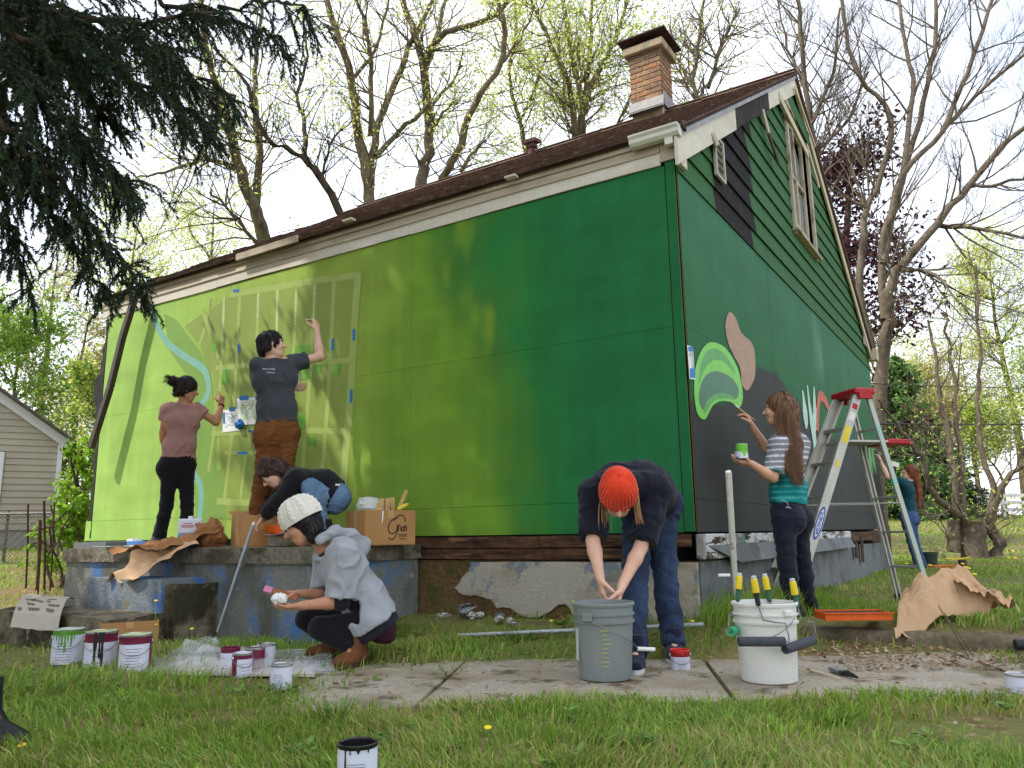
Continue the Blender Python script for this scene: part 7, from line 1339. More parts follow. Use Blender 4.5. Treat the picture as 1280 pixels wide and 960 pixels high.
# ================================================================ PEOPLE
class SDF:
    """signed distance grid with smooth unions, meshed by surface nets"""
    def __init__(s, pts, pad, h): 
        P = np.array(pts); s.lo = P.min(0)-pad; s.h = h; s.n = np.ceil((P.max(0)+pad-s.lo)/h).astype(int)+1; s.d = np.full(s.n, 1., np.float32)
    def _blk(s, lo, hi):
        a = np.maximum(np.floor((lo-s.lo)/s.h).astype(int), 0); b = np.minimum(np.ceil((hi-s.lo)/s.h).astype(int)+1, s.n)
        ax = [s.lo[i]+s.h*np.arange(a[i], b[i]) for i in range(3)]; return tuple(slice(a[i], b[i]) for i in range(3)), ax
    def _mix(s, sl, d, k, sub):
        o = s.d[sl]
        if sub:
            if k > 0: h_ = np.clip(.5-.5*(o+d)/k, 0, 1); s.d[sl] = o*(1-h_)-d*h_+k*h_*(1-h_)
            else: s.d[sl] = np.maximum(o, -d)
        elif k > 0: h_ = np.clip(.5+.5*(o-d)/k, 0, 1); s.d[sl] = o*(1-h_)+d*h_-k*h_*(1-h_)
        else: s.d[sl] = np.minimum(o, d)
    def rc(s, a, b, ra, rb, k=.02, sub=False, flat=None, fl=1.):
        """tapered capsule; flat = (axis) direction squeezed by factor fl"""
        a = np.asarray(a, float); b = np.asarray(b, float); m = max(ra, rb)*max(1, fl)+k*2+3*s.h; sl, ax = s._blk(np.minimum(a, b)-m, np.maximum(a, b)+m)
        if min(len(x) for x in ax) == 0: return
        X = ax[0][:, None, None]-a[0]; Y = ax[1][None, :, None]-a[1]; Z = ax[2][None, None, :]-a[2]; ab = b-a; L2 = ab@ab+1e-9
        t = np.clip((X*ab[0]+Y*ab[1]+Z*ab[2])/L2, 0, 1); X = X-t*ab[0]; Y = Y-t*ab[1]; Z = Z-t*ab[2]; q = X*X+Y*Y+Z*Z
        if flat is not None: f = nrm(flat); c = X*f[0]+Y*f[1]+Z*f[2]; q = q+c*c*(1/fl**2-1)
        s._mix(sl, np.sqrt(q)-(ra+(rb-ra)*t), k, sub)
    def el(s, c, R, rad, k=.02, sub=False):
        c = np.asarray(c, float); rad = np.asarray(rad, float); m = rad.max()+k*2+3*s.h; sl, ax = s._blk(c-m, c+m)
        if min(len(x) for x in ax) == 0: return
        X = ax[0][:, None, None]-c[0]; Y = ax[1][None, :, None]-c[1]; Z = ax[2][None, None, :]-c[2]; q = 0; g = 0
        for i in range(3): u = (X*R[0, i]+Y*R[1, i]+Z*R[2, i])/rad[i]; q = q+u*u; g = g+(u/rad[i])**2
        q = np.sqrt(q); s._mix(sl, (q*(q-1)/(np.sqrt(g)+1e-6)).astype(np.float32), k, sub)
    def cut(s, p, n):
        """remove the side n points to"""
        p = np.asarray(p, float); n = nrm(n); ax = [s.lo[i]+s.h*np.arange(s.n[i])-p[i] for i in range(3)]; s.d = np.maximum(s.d, (ax[0][:, None, None]*n[0]+ax[1][None, :, None]*n[1]+ax[2][None, None, :]*n[2]).astype(np.float32))
    def cutcap(s, a, b, r):
        """flat end: remove what lies beyond b in a tube of radius r around the line a-b"""
        a = np.asarray(a, float); b = np.asarray(b, float); ab = nrm(b-a); e = b+ab*r*1.6; sl, ax = s._blk(np.minimum(b, e)-r*1.3, np.maximum(b, e)+r*1.3); X = ax[0][:, None, None]-b[0]; Y = ax[1][None, :, None]-b[1]; Z = ax[2][None, None, :]-b[2]; t = X*ab[0]+Y*ab[1]+Z*ab[2]; q = np.sqrt(np.maximum(X*X+Y*Y+Z*Z-t*t, 0)); inside = np.maximum(np.maximum(-t, q-r*1.3), t-r*1.6); s.d[sl] = np.maximum(s.d[sl], -inside)
    def cutlocal(s, p, n, r):
        """remove the side n points to, within radius r of p"""
        p = np.asarray(p, float); n = nrm(n); sl, ax = s._blk(p-r*1.5, p+r*1.5); X = ax[0][:, None, None]-p[0]; Y = ax[1][None, :, None]-p[1]; Z = ax[2][None, None, :]-p[2]; t = X*n[0]+Y*n[1]+Z*n[2]; q = np.sqrt(np.maximum(X*X+Y*Y+Z*Z-t*t, 0)); s.d[sl] = np.maximum(s.d[sl], np.minimum(t, np.minimum(r-q, r*1.3-t)).astype(np.float32))
    def mesh(s):
        d = s.d; S = d < 0; n = np.array(S.shape)-1; cnt = 0
        for a in (0, 1):
            for b in (0, 1):
                for c in (0, 1): cnt = cnt+S[a:a+n[0], b:b+n[1], c:c+n[2]].astype(np.int8)
        act = (cnt > 0)&(cnt < 8); idx = np.full(act.shape, -1, np.int64); ijk = np.argwhere(act); idx[act] = np.arange(len(ijk)); acc = np.zeros((len(ijk), 3)); num = np.zeros(len(ijk))
        cs = [np.array(c) for c in ((0, 0, 0), (1, 0, 0), (0, 1, 0), (1, 1, 0), (0, 0, 1), (1, 0, 1), (0, 1, 1), (1, 1, 1))]
        for i in range(8):
            for j in range(i+1, 8):
                if np.abs(cs[i]-cs[j]).sum() != 1: continue
                a = d[tuple((ijk+cs[i]).T)]; b = d[tuple((ijk+cs[j]).T)]; x = (a < 0) != (b < 0); t = np.where(x, a/np.where(a == b, 1, a-b), 0); acc += (cs[i]+(cs[j]-cs[i])*t[:, None])*x[:, None]; num += x
        V = s.lo+s.h*(ijk+acc/num[:, None]); F = []
        for ax in range(3):
            o = [k for k in range(3) if k != ax]; e = np.zeros(3, int); e[ax] = 1
            A_ = S[tuple(slice(0, n[k]) if k == ax else slice(1, n[k]) for k in range(3))]; B_ = S[tuple(slice(1, n[k]+1) if k == ax else slice(1, n[k]) for k in range(3))]
            q = np.argwhere(A_ != B_); 
            if len(q) == 0: continue
            base = q.copy(); base[:, o[0]] += 1; base[:, o[1]] += 1; g = []
            for da, db in ((1, 1), (0, 1), (0, 0), (1, 0)): c = base.copy(); c[:, o[0]] -= da; c[:, o[1]] -= db; g.append(idx[tuple(c.T)])
            f = np.stack(g, 1); flip = A_[tuple(q.T)] if ax != 1 else ~A_[tuple(q.T)]; f[~flip] = f[~flip][:, ::-1]; F.append(f)
        return V, np.concatenate(F)
def vnormals(V, F):
    n = np.cross(V[F[:, 2]]-V[F[:, 0]], V[F[:, 3]]-V[F[:, 1]]); N_ = np.zeros_like(V)
    for k in range(4): np.add.at(N_, F[:, k], n)
    return N_/(np.linalg.norm(N_, axis=1)[:, None]+1e-9)
def smoothv(V, F, it=2):
    for _ in range(it):
        S = np.zeros_like(V); c = np.zeros(len(V))
        for k in range(4): np.add.at(S, F[:, k], V[F[:, (k+1) % 4]]+V[F[:, (k-1) % 4]]); np.add.at(c, F[:, k], 2)
        V = V*.5+.5*S/c[:, None]
    return V
def sdf_obj(sd_, name, m, parent, wrinkle=0., wf=18., stretch=(1, 1, 1), it=2, cols=None, seed=0):
    V, F = sd_.mesh(); V = smoothv(V, F, it)
    if wrinkle:
        N_ = vnormals(V, F); q = V*np.array(stretch); w = fbm(q+fbm(V, 6, 2, seed+5)[:, None]*.16, wf*.5, 2, seed); rg = np.clip(1-np.abs(w-.5)*7, 0, 1)**1.5; V = V+N_*((rg-.35)[:, None])*wrinkle*1.5
    return mkobj(name, V, F.astype(np.int32), m, parent, smooth=True, cols=None if cols is None else cols(V))
def skinmat(name, rgb):
    m = mat(name, lin(*rgb), rough=.5, var=.08, scale=14, bump=.05, bscale=120, spec=.35); b = m.node_tree.nodes['Principled BSDF']; b.inputs['Subsurface Weight'].default_value = .12; b.inputs['Subsurface Radius'].default_value = (.02, .008, .005); b.inputs['Subsurface Scale'].default_value = .5; return m
SK1 = skinmat('skin_light', (206, 158, 130)); SK2 = skinmat('skin_tan', (186, 134, 104)); SK3 = skinmat('skin_pale', (214, 170, 146))
def cloth(name, rgb, b=.25, bs=240, rough=.9, var=.12, sc=10): return mat(name, lin(*rgb), rough=rough, var=var, scale=sc, bump=b, bscale=bs, spec=.15, sheen=.1)
def hairmat(name, rgb, v=.35): return mat(name, lin(*rgb), rough=.45, var=v, scale=26, bump=.5, bscale=90, spec=.35, stretch=(1, 1, .25))
def hand_prims(sd_, wr, d, pn, side, s=1., curl=.35, spread=.12, thumb=.6, curls=None):
    """palm from wrist wr along d, palm normal pn; side = direction of the thumb; five fingers"""
    d = nrm(d); pn = nrm(pn-d*(pn@d)); l = nrm(np.cross(pn, d)); l = l if l@np.asarray(side, float) > 0 else -l
    offs = [.028, .010, -.009, -.026]; lens = [.070, .078, .072, .056]; K = []
    for i in range(4):
        k = wr+d*(.088-.004*abs(i-1))*s+l*offs[i]*s; K.append(k); sd_.rc(wr+l*offs[i]*.55*s+d*.01*s, k, .0155*s, .0125*s, .012*s)
    for i in range(4):
        c = (curls[i] if curls else curl); p = K[i]; dd = nrm(d+l*offs[i]*spread*30*.1); r = .0098*s
        for j, f in enumerate((.45, .32, .25)):
            ang = c*(.8+.5*j); dd = nrm(dd*math.cos(ang)+pn*math.sin(ang)); q = p+dd*lens[i]*f*s; sd_.rc(p, q, r, r*.92, .003); p = q; r *= .92
    p = wr+l*.022*s+d*.02*s; q = p+nrm(d*.6+l*.75+pn*.3*thumb)*.042*s; sd_.rc(p, q, .016*s, .0125*s, .012*s); q2 = q+nrm(d*.85+l*.25+pn*.5*thumb)*.032*s; sd_.rc(q, q2, .0122*s, .0105*s, .003); q3 = q2+nrm(d*.9+pn*.6*thumb)*.026*s; sd_.rc(q2, q3, .0105*s, .0088*s, .003)
def head_axes(f, u): f = nrm(f); u = nrm(u-f*(u@f)); r = np.cross(f, u); return f, u, r
def head_prims(sd_, H, f, u, s=1.):
    f, u, r = head_axes(f, u); R = R_from(r, f, u); E = lambda a, b, c: H+(r*a+f*b+u*c)*s
    sd_.el(E(0, -.012, .03), R, np.array([.076, .096, .088])*s, .0); sd_.el(E(0, .022, -.035), R, np.array([.060, .072, .082])*s, .03*s); sd_.rc(E(-.02, .05, -.092), E(.02, .05, -.092), .026*s, .026*s, .03*s); sd_.rc(E(-.05, -.005, -.06), E(-.025, .05, -.088), .022*s, .02*s, .025*s); sd_.rc(E(.05, -.005, -.06), E(.025, .05, -.088), .022*s, .02*s, .025*s)
    sd_.rc(E(-.03, .078, .022), E(.03, .078, .022), .013*s, .013*s, .02*s)
    for sg in (-1, 1): sd_.el(E(sg*.033, .102, .0), R, np.array([.017, .018, .012])*s, .012*s, True); sd_.rc(E(sg*.04, .07, -.028), E(sg*.045, .05, -.04), .018*s, .016*s, .025*s)
    sd_.rc(E(0, .092, .008), E(0, .113, -.026), .0085*s, .0125*s, .012*s); sd_.rc(E(-.010, .1, -.03), E(.010, .1, -.03), .0085*s, .0085*s, .008*s)
    sd_.rc(E(-.017, .085, -.056), E(.017, .085, -.056), .008*s, .008*s, .006*s); sd_.rc(E(-.014, .084, -.067), E(.014, .084, -.067), .009*s, .009*s, .007*s)
    for sg in (-1, 1): sd_.el(E(sg*.077, -.008, -.006), R_from(r, nrm(f+r*sg*-.3), u), np.array([.010, .02, .033])*s, .006*s)
def face_parts(parent, H, f, u, s, browm, glasses=False):
    f, u, r = head_axes(f, u); E = lambda a, b, c: H+(r*a+f*b+u*c)*s; W = flat('eye_white', (222, 216, 210), .25); I = flat('eye_iris', (52, 36, 26), .15); lip = flat('lips', (164, 96, 88), .5)
    for sg in (-1, 1):
        x, y, d = frame(f); mb = MB(); mb.lathe([(.012*s*math.cos(t), .012*s*math.sin(t)) for t in np.linspace(0, 1.5, 6)], E(sg*.032, .078, .0), R_from(x, y, d), 12); o = mb.build('eye', W, parent, smooth=True); MB().lathe([(.0062*s, .0105*s), (.004*s, .0125*s), (.0005, .013*s)], E(sg*.032, .078, .0), R_from(x, y, d), 10).build('iris', I, o)
        MB().tube([E(sg*.016, .096, .019), E(sg*.034, .094, .026), E(sg*.05, .082, .02)], [.003*s, .0042*s, .002*s], 6).build('eyebrow', browm, parent)
    MB().tube([E(-.02, .089, -.0615), E(0, .0955, -.061), E(.02, .089, -.0615)], [.002*s, .0035*s, .002*s], 6).build('mouth', lip, parent)
    if glasses:
        mb = MB()
        for sg in (-1, 1): mb.tube([E(sg*(.034+.024*math.cos(t)), .108-.01*abs(math.cos(t)), .0+.018*math.sin(t)) for t in np.linspace(0, 2*math.pi, 17)], .0022*s, 5); mb.tube([E(sg*.058, .1, .004), E(sg*.078, .02, .01), E(sg*.08, -.01, .0)], .002*s, 5)
        mb.tube([E(-.01, .11, .004), E(.01, .11, .004)], .002*s, 5); mb.build('glasses', BLK, parent)
VOX = .0075
def torso(sd_, J, t, s, k=.045):
    ch, pe = J['chest'], J['pelvis']; l = nrm(J['shR']-J['shL']); lp = nrm(J['hipR']-J['hipL']); wa = ch*.42+pe*.58 if 'waist' not in J else J['waist']; lw = nrm(l+lp); sc = J.get('girth', 1.)
    for c, a, w, r in ((ch, l, .085, .096), (wa, lw, .062, .083), (pe, lp, .078, .098)): sd_.rc(c-a*w*s, c+a*w*s, (r*sc)*s+t, (r*sc)*s+t, k)
    for a, b, la, lb, wa_, wb in ((ch, wa, l, lw, .06, .05), (wa, pe, lw, lp, .05, .06)):
        for sg in (-1, 1): sd_.rc(a+la*sg*wa_*s, b+lb*sg*wb*s, .084*s*sc+t, .084*s*sc+t, k)
    sd_.rc(J['shL']*.82+J['shR']*.18, J['shR']*.82+J['shL']*.18, .056*s+t, .056*s+t, k)
    for q in ('shL', 'shR'): sd_.rc(J[q], J[q]*.5+ch*.5, .055*s+t, .07*s+t, k); sd_.rc(J['neck'], J[q]*.75+J['neck']*.25, .048*s+t, .045*s+t, k)
def lerp(a, b, t): return a+(b-a)*t
def build_body(root, J, s, skin, hands):
    """trunk and limbs, with head and hands meshed finer, in one mesh"""
    pts = [v for k, v in J.items() if isinstance(v, np.ndarray) and k not in ('face', 'up', 'front')]; sd_ = SDF(pts, .15, .0115); torso(sd_, J, -.004, s); fine = .0056 if VOX < .010 else VOX*.75; out = []
    sd_.rc(J['neck'], lerp(J['neck'], J['head'], .5), .053*s, .05*s, .03)
    for q in 'LR':
        m = lerp(J['el'+q], J['wr'+q], .3); sd_.rc(J['sh'+q], J['el'+q], .046*s, .037*s, .03); sd_.rc(J['el'+q], m, .037*s, .039*s, .02); sd_.rc(m, J['wr'+q], .039*s, .026*s, .02)
        sd_.rc(J['hip'+q], J['kn'+q], .082*s, .055*s, .04); m = lerp(J['kn'+q], J['an'+q], .32); sd_.rc(J['kn'+q], m, .053*s, .054*s, .03); sd_.rc(m, J['an'+q], .054*s, .034*s, .03)
        sd_.rc(J['an'+q], J['to'+q], .032*s, .022*s, .02)
        if hands.get(q):
            h_ = SDF([J['wr'+q]], .21*s, fine if VOX < .012 else .009); w0 = lerp(J['wr'+q], J['el'+q], .12); h_.rc(w0, J['wr'+q], .0285*s, .0255*s, 0); hand_prims(h_, J['wr'+q], *hands[q][:3], s=s, **(hands[q][3] if len(hands[q]) > 3 else {})); V, F = h_.mesh(); out.append((smoothv(V, F, 1), F))
    hd = SDF([J['head']], .19*s*J.get('hs', 1.), fine); head_prims(hd, J['head'], J['face'], J['up'], J.get('hs', 1.)*s); hd.rc(lerp(J['neck'], J['head'], .3), lerp(J['neck'], J['head'], .62), .051*s, .049*s, .03); V, F = hd.mesh(); out.append((smoothv(V, F, 1), F)); V, F = sd_.mesh(); out.append((smoothv(V, F, 2), F))
    VV = []; FF = []; n = 0
    for V, F in out: VV.append(V); FF.append(F+n); n += len(V)
    return mkobj('body', np.concatenate(VV), np.concatenate(FF).astype(np.int32), skin, root, smooth=True)
def pants(root, J, s, m, t=.013, top=.10, flare=0., wr=.004, hem=.93, name='trousers', thick=.93, bulge=0.):
    pts = [J[k] for k in ('pelvis', 'hipL', 'hipR', 'knL', 'knR', 'anL', 'anR', 'chest')]; sd_ = SDF(pts, .17, VOX); lp = nrm(J['hipR']-J['hipL']); up_ = nrm(J['chest']-J['pelvis']); pe = J['pelvis']; wa = J.get('waist', lerp(pe, J['chest'], .42)); g = J.get('girth', 1)
    sd_.rc(pe-lp*.078*s, pe+lp*.078*s, .1*s*g+t, .1*s*g+t, .04)
    for sg in (-1, 1): sd_.rc(pe+lp*sg*.06*s, wa+lp*sg*.052*s, .09*s*g+t, .083*s*g+t, .04)
    if bulge:
        for q in 'LR': sd_.el(lerp(J['hip'+q], pe, .25)-J['front']*.055*s-up_*.02, np.eye(3), np.array([.085, .085, .09])*s+t, .04)
    sd_.cut(lerp(pe, J['chest'], top/np.linalg.norm(J['chest']-pe)), up_)
    for q in 'LR':
        a = lerp(J['kn'+q], J['an'+q], hem); sd_.rc(J['hip'+q], J['kn'+q], .086*s*thick+t, .058*s*thick+t, .035); mm = lerp(J['kn'+q], a, .35); sd_.rc(J['kn'+q], mm, .057*s*thick+t, .055*s*thick+t, .03); sd_.rc(mm, a, .055*s*thick+t, .038*s+t+flare, .03); sd_.cutcap(mm, a, .07+flare)
    return sdf_obj(sd_, name, m, root, wr, 22, (1, 1, 1.6), it=1, seed=3)
def shirt(root, J, s, m, t=.014, hem=.03, sleeve=.55, fore=0., wr=.005, name='shirt', loose=0., neckcut=.02, seed=1, hood=False, flareH=0., cols=None):
    pts = [J[k] for k in ('pelvis', 'chest', 'neck', 'shL', 'shR', 'elL', 'elR')]+([J['wrL'], J['wrR']] if fore else []); sd_ = SDF(pts, .2, VOX); torso(sd_, J, t+loose, s)
    up_ = nrm(J['chest']-J['pelvis'])
    if flareH: lp = nrm(J['hipR']-J['hipL']); sd_.rc(J['pelvis']-lp*.08*s, J['pelvis']+lp*.08*s, .1*s+t+flareH, .1*s+t+flareH, .05)
    sd_.cut(lerp(J['pelvis'], J['chest'], hem), -up_); nd = nrm(J['head']-J['neck']); sd_.cutlocal(J['neck']+nd*neckcut, nd, .13)
    for q in 'LR':
        if fore: sd_.rc(J['sh'+q], J['el'+q], .055*s+t, .044*s+t, .03); e = lerp(J['el'+q], J['wr'+q], fore); sd_.rc(J['el'+q], e, .044*s+t, .036*s+t, .02); sd_.cutcap(J['el'+q], e, .07)
        else: e = lerp(J['sh'+q], J['el'+q], sleeve); sd_.rc(J['sh'+q], e, .055*s+t, .05*s+t+.006+loose, .03); sd_.cutcap(J['sh'+q], e, .085)
    return sdf_obj(sd_, name, m, root, wr, 15, (1, 1, .8), it=1, seed=seed, cols=cols)
def shoes(root, J, s, m, tall=.07, sole=None, names='shoe'):
    for q in 'LR':
        an, to = J['an'+q], J['to'+q]; d = to-an; d = nrm(np.array([d[0], d[1], 0])+1e-6); pts = [an, to]; g = min(an[2], to[2]) ; sd_ = SDF(pts+[an+d*.2*s, an-d*.1], .12, .006); z0 = J['ground'+q] if 'ground'+q in J else an[2]-.085*s; heel = np.array([an[0], an[1], z0])-d*.03*s+HZ*.04; toe = np.array([to[0], to[1], z0])+HZ*.036; ball = lerp(heel, toe, .68)
        sd_.rc(heel, ball, .043*s, .05*s, .02, flat=HZ, fl=.85); sd_.rc(ball, toe, .048*s, .038*s, .02, flat=HZ, fl=.75); sd_.rc(heel+HZ*.02, an+HZ*tall, .046*s, .05*s, .025); sd_.rc(lerp(heel, toe, .3)+HZ*.03, an+HZ*.02, .042*s, .045*s, .03); sd_.cut(np.array([0, 0, z0+.004]), -HZ); sd_.cut(an+HZ*(tall+.02), HZ)
        o = sdf_obj(sd_, names, m, root, .0015, 40, it=1, seed=8)
        if sole: 
            mb = MB(); x = np.array([-d[1], d[0], 0]); P = []
            for k in range(24): t = 2*math.pi*k/24; c = lerp(heel, toe, .5); L_ = np.linalg.norm(toe-heel)/2+.042*s; P.append(np.array([c[0], c[1], z0+.02])+d*math.cos(t)*L_+x*math.sin(t)*.047*s*(1+.1*math.cos(t)))
            mb.prism(P, HZ*.022); mb.build('sole', sole, o)
def hair_shell(root, H, f, u, s, m, extra=None, back=.0, name='hair', wr=.006, infl=.012, face_cut=True, fc=None, low=-.07, wf=26):
    f, u, r = head_axes(f, u); R = R_from(r, f, u); E = lambda a, b, c: H+(r*a+f*b+u*c)*s; pts = [E(.14, .14, .15), E(-.14, -.16, -.16)]+([p for e in extra for p in e[:2]] if extra else []); sd_ = SDF(pts, .07, .006); sd_.el(E(0, -.014, .032), R, (np.array([.078, .098, .09])+infl)*s, 0); sd_.el(E(0, -.04, -.03), R, (np.array([.07, .066, .085])+infl)*s, .03)
    if face_cut:
        a, b, c, ra, rb, rc_ = fc or (0, .115, -.05, .085, .085, .1); sd_.el(E(a, b, c), R, np.array([ra, rb, rc_])*s, .01, True)
    sd_.cut(E(0, -.05, low), -u)
    for e in (extra or []): sd_.rc(*e[:4], k=e[4] if len(e) > 4 else .02)
    o = sdf_obj(sd_, name, m, root, wr, wf, (1, 1, .3), it=1, seed=4); V, F = np.array([v.co for v in o.data.vertices])+BASE[o.name], None; N_ = np.array([v.normal for v in o.data.vertices]); w = Wood(len(V)); n = 650; i = w.r.randint(0, len(V), n); p = V[i]; nn = N_[i]; cr = E(0, -.05, .11); fl = (p-cr)*.6-u*.06*s; fl -= nn*(fl*nn).sum(1)[:, None]; fl /= np.linalg.norm(fl, axis=1)[:, None]+1e-9; L_ = w.r.uniform(.03, .075, n)[:, None]*s
    for k in range(n): w.tw.append((p[k]-fl[k]*L_[k]*.5-nn[k]*.001, p[k]+nn[k]*.0035, p[k]+fl[k]*L_[k]*.5-nn[k]*.001+w.r.randn(3)*.003, .0022))
    w.build(o, m, m, ('hair_strands', 'x')); return o
def strands(root, guides, n, rad, m, seed, jit=.02, name='hair_strands'):
    """many thin locks following guide curves"""
    w = Wood(seed); G = [np.array(g) for g in guides]
    for k in range(n):
        a, b = G[w.r.randint(len(G))], G[w.r.randint(len(G))]; t = w.r.rand(); P = a*(1-t)+b*t; P = P+w.r.randn(3)*jit*np.linspace(.4, 1, len(P))[:, None]+w.r.randn(len(P), 3)*jit*.2; w.limb(P, rad, rad*.4, 4, 3, .001)
    o = mkobj(name, np.concatenate(w.V), np.concatenate(w.Q), m, root, smooth=True); return o
def beanie(root, H, f, u, s, m, ribs=26, cuff=True, cable=False, back=0., low=-.02, infl=.02, tilt=0.):
    """knitted hat with ribs meeting at the crown"""
    f, u, r = head_axes(f, u); c = H+u*.035*s-f*.014*s; mb = MB(); nu, nv = (220, 46)
    def fn(a, b):
        th = a*2*math.pi; lo_ = .24 if cable else .42; ph = -lo_+(math.pi/2+lo_)*b; cr = math.cos(ph)**.75 if ph > 0 else math.cos(ph)**.3
        x, y, z = cr*math.cos(th)*(.077+infl), cr*math.sin(th)*(.096+infl), math.sin(ph)*(.093+infl*1.2); d = nrm(np.array([x, y, z+.02])); amp = .0045*min(1, (1-b)*3)
        if cable:
            g = (a*10) % 1; tw = math.sin(b*24+(1 if int(a*10) % 2 else 0)*1.5); k = math.exp(-((g-.5-.14*tw)/.13)**2)+.8*math.exp(-((g-.5+.14*tw)/.13)**2); amp2 = .0065*(k-.4)*min(1, (1-b)*2.4); off = amp2+.0025*math.sin(th*60)*(g < .18 or g > .82)
        else: off = amp*(.8+.3*math.sin(th*3+b*5))*math.sin(th*ribs+.25*math.sin(b*9+th*2))+.0012*math.sin(b*120)+.003*math.sin(th*2.3+b*4)
        if cuff and b < .16: off += .006
        if cable and b < .07: off = .003*math.sin(th*70)
        x, y, z = np.array([x, y, z])+d*off; return c+(r*x+f*y+u*z)*s
    mb.grid(fn, nu, nv, closed_u=True); return mb.build('beanie', m, root, smooth=True)
def jp(D):
    return lambda x, y, dD=0.: aty(x, y, D+dD)
def finish(root, J): pass
# ---------------------------------------------------------------- painter in striped top
def striped_cols(V, z0, z1):
    z = V[:, 2]+.10*(V[:, 1]-V[:, 1].mean())*0; ph = (z*1.0)/.042; st = (np.abs((ph % 1)-.5) < .13)[:, None]; c = np.where(st, np.array(lin(206, 206, 208)), np.array(lin(122, 124, 132))); t = sstep(z0, z1, V[:, 2]+.02*np.sin(V[:, 0]*30))[:, None]; te = np.where(st, np.array(lin(74, 164, 160)), np.array(lin(26, 128, 128))); return te*(1-t)+c*t
def painter_striped():
    global VOX; VOX = .0095
    D = 5.78; j = jp(D); g = .135; root = thing('person', 'person in grey striped top and dark jeans painting the leaf shape', 'person', np.array([*aty(990, 770, D)[:2], g])); F_ = HA.copy(); s = .985
    J = dict(girth=.93, head=j(974, 512), face=nrm(F_*1+np.array([-.15, -.05, .05])), up=np.array([0, 0, 1.]), neck=j(982, 543, .02), chest=j(984, 571, .02), shL=j(974, 558, -.12), shR=j(1000, 556, .17), elL=j(966, 597, -.16), wrL=j(940, 580, -.24), elR=j(966, 572, .25), wrR=j(941, 534, .14), pelvis=j(986, 641, .02), hipL=j(980, 650, -.07), hipR=j(994, 650, .1), knL=j(984, 706, -.1), knR=j(1003, 703, .1), front=F_)
    for q, x, dd in (('L', 991, -.1), ('R', 1012, .12)): a = aty(x, 762, D+dd); a[2] = g+.085; J['an'+q] = a; J['to'+q] = np.array([*(a+F_*.16)[:2], g+.03]); J['ground'+q] = g
    build_body(root, J, s, SK1, dict(L=(nrm(np.array([-1., .1, .12])), np.array([0, .3, 1.]), np.array([0., -1, .6]), dict(curls=[.5, .5, .5, .5], thumb=1.2)), R=(nrm(np.array([-.35, .2, 1.])), np.array([-.9, .2, -.3]), np.array([0, -1., 0]), dict(curl=.75, thumb=1.3))))
    jean = cloth('jeans_dark', (30, 34, 46), .3, 300); m = mat('striped_jersey', (1, 1, 1), rough=.9, var=.08, scale=12, attr='Col', bump=.2, bscale=260, spec=.1); zt = j(985, 586)[2]; zb = j(985, 599)[2]
    pants(root, J, s, jean, top=.11, hem=.98, wr=.005, bulge=1, t=.008); shirt(root, J, s, m, hem=.16, sleeve=.86, loose=.008, cols=lambda V: striped_cols(V, zb, zt), wr=.006); shoes(root, J, s, cloth('shoe_black', (24, 24, 26)), .05)
    # pocket stitching
    H = J['head']; hm = hairmat('hair_auburn', (116, 82, 56), .22); f, u, r = head_axes(J['face'], J['up']); E = lambda a, b, c: H+r*a+f*b+u*c
    hair_shell(root, H, J['face'], J['up'], s, hm, extra=[(E(0, -.07, .0), j(992, 556, -.06), .06, .055, .05), (j(992, 556, -.06), j(999, 590, -.13), .055, .03, .05)], wr=.004, low=-.2, infl=.007)
    top = E(0, -.02, .128); gl = []
    for a, (x1, y1, d1), (x2, y2, d2), (x3, y3, d3) in ((-1, (968, 520, -.1), (976, 554, -.17), (984, 588, -.2)), (0, (984, 515, -.1), (986, 555, -.17), (992, 603, -.19)), (1, (994, 520, -.05), (998, 560, -.12), (1003, 606, -.16)), (.5, (990, 517, -.08), (994, 558, -.15), (999, 606, -.18))): gl.append([top, E(a*.07, -.06, .1), j(x1, y1, d1), j(x2, y2, d2), j(x3, y3, d3)])
    strands(root, gl, 330, .0018, hm, 3, .009); face_parts(root, H, J['face'], J['up'], s, hm)
    mb = MB(); P = [j(980+dx, 628+dy, -.19) for dx, dy in ((-4, -3), (0, -2), (4, 0), (6, 5), (2, 6), (9, 7))]; mb.tube(P, .0022, 4); mb.build('pocket_stitching', flat('stitch', (190, 190, 196)), root)
    # held things
    w = J['wrL']; c = w+np.array([-.075, -.02, .045]); paint_can(c-HZ*.01, .046, .105, 'small tin smeared with bright green paint held by the striped painter', band=P_green, bandfrac=.5, wet=mat('bright_green_paint', lin(104, 190, 50), rough=.3), drips=[(-.3, .3, .5), (.2, .3, .8), (.7, .2, .6), (-.8, .2, .4)], dripmat=mat('bright_green_paint', lin(104, 190, 50), rough=.3), az=-1.6, handle=False, lines=0)
    h = J['wrR']+np.array([-.02, 0, .085]); t = aty(920, 508, 5.95); d = nrm(t-h); rt = thing('paint_brush', 'green tipped paint brush in the hand of the striped painter', 'paint brush', h); MB().tube([h-d*.05, h+d*.06, h+d*.10], [.004, .006, .007], 8).build('handle', flat('brush_wood', (190, 150, 100)), rt); MB().tube([h+d*.10, h+d*.13], [.009, .010], 8).build('ferrule', M_metal, rt); MB().tube([h+d*.13, h+d*.16, t], [.010, .013, .004], 8).build('bristles', P_green, rt)
painter_striped()
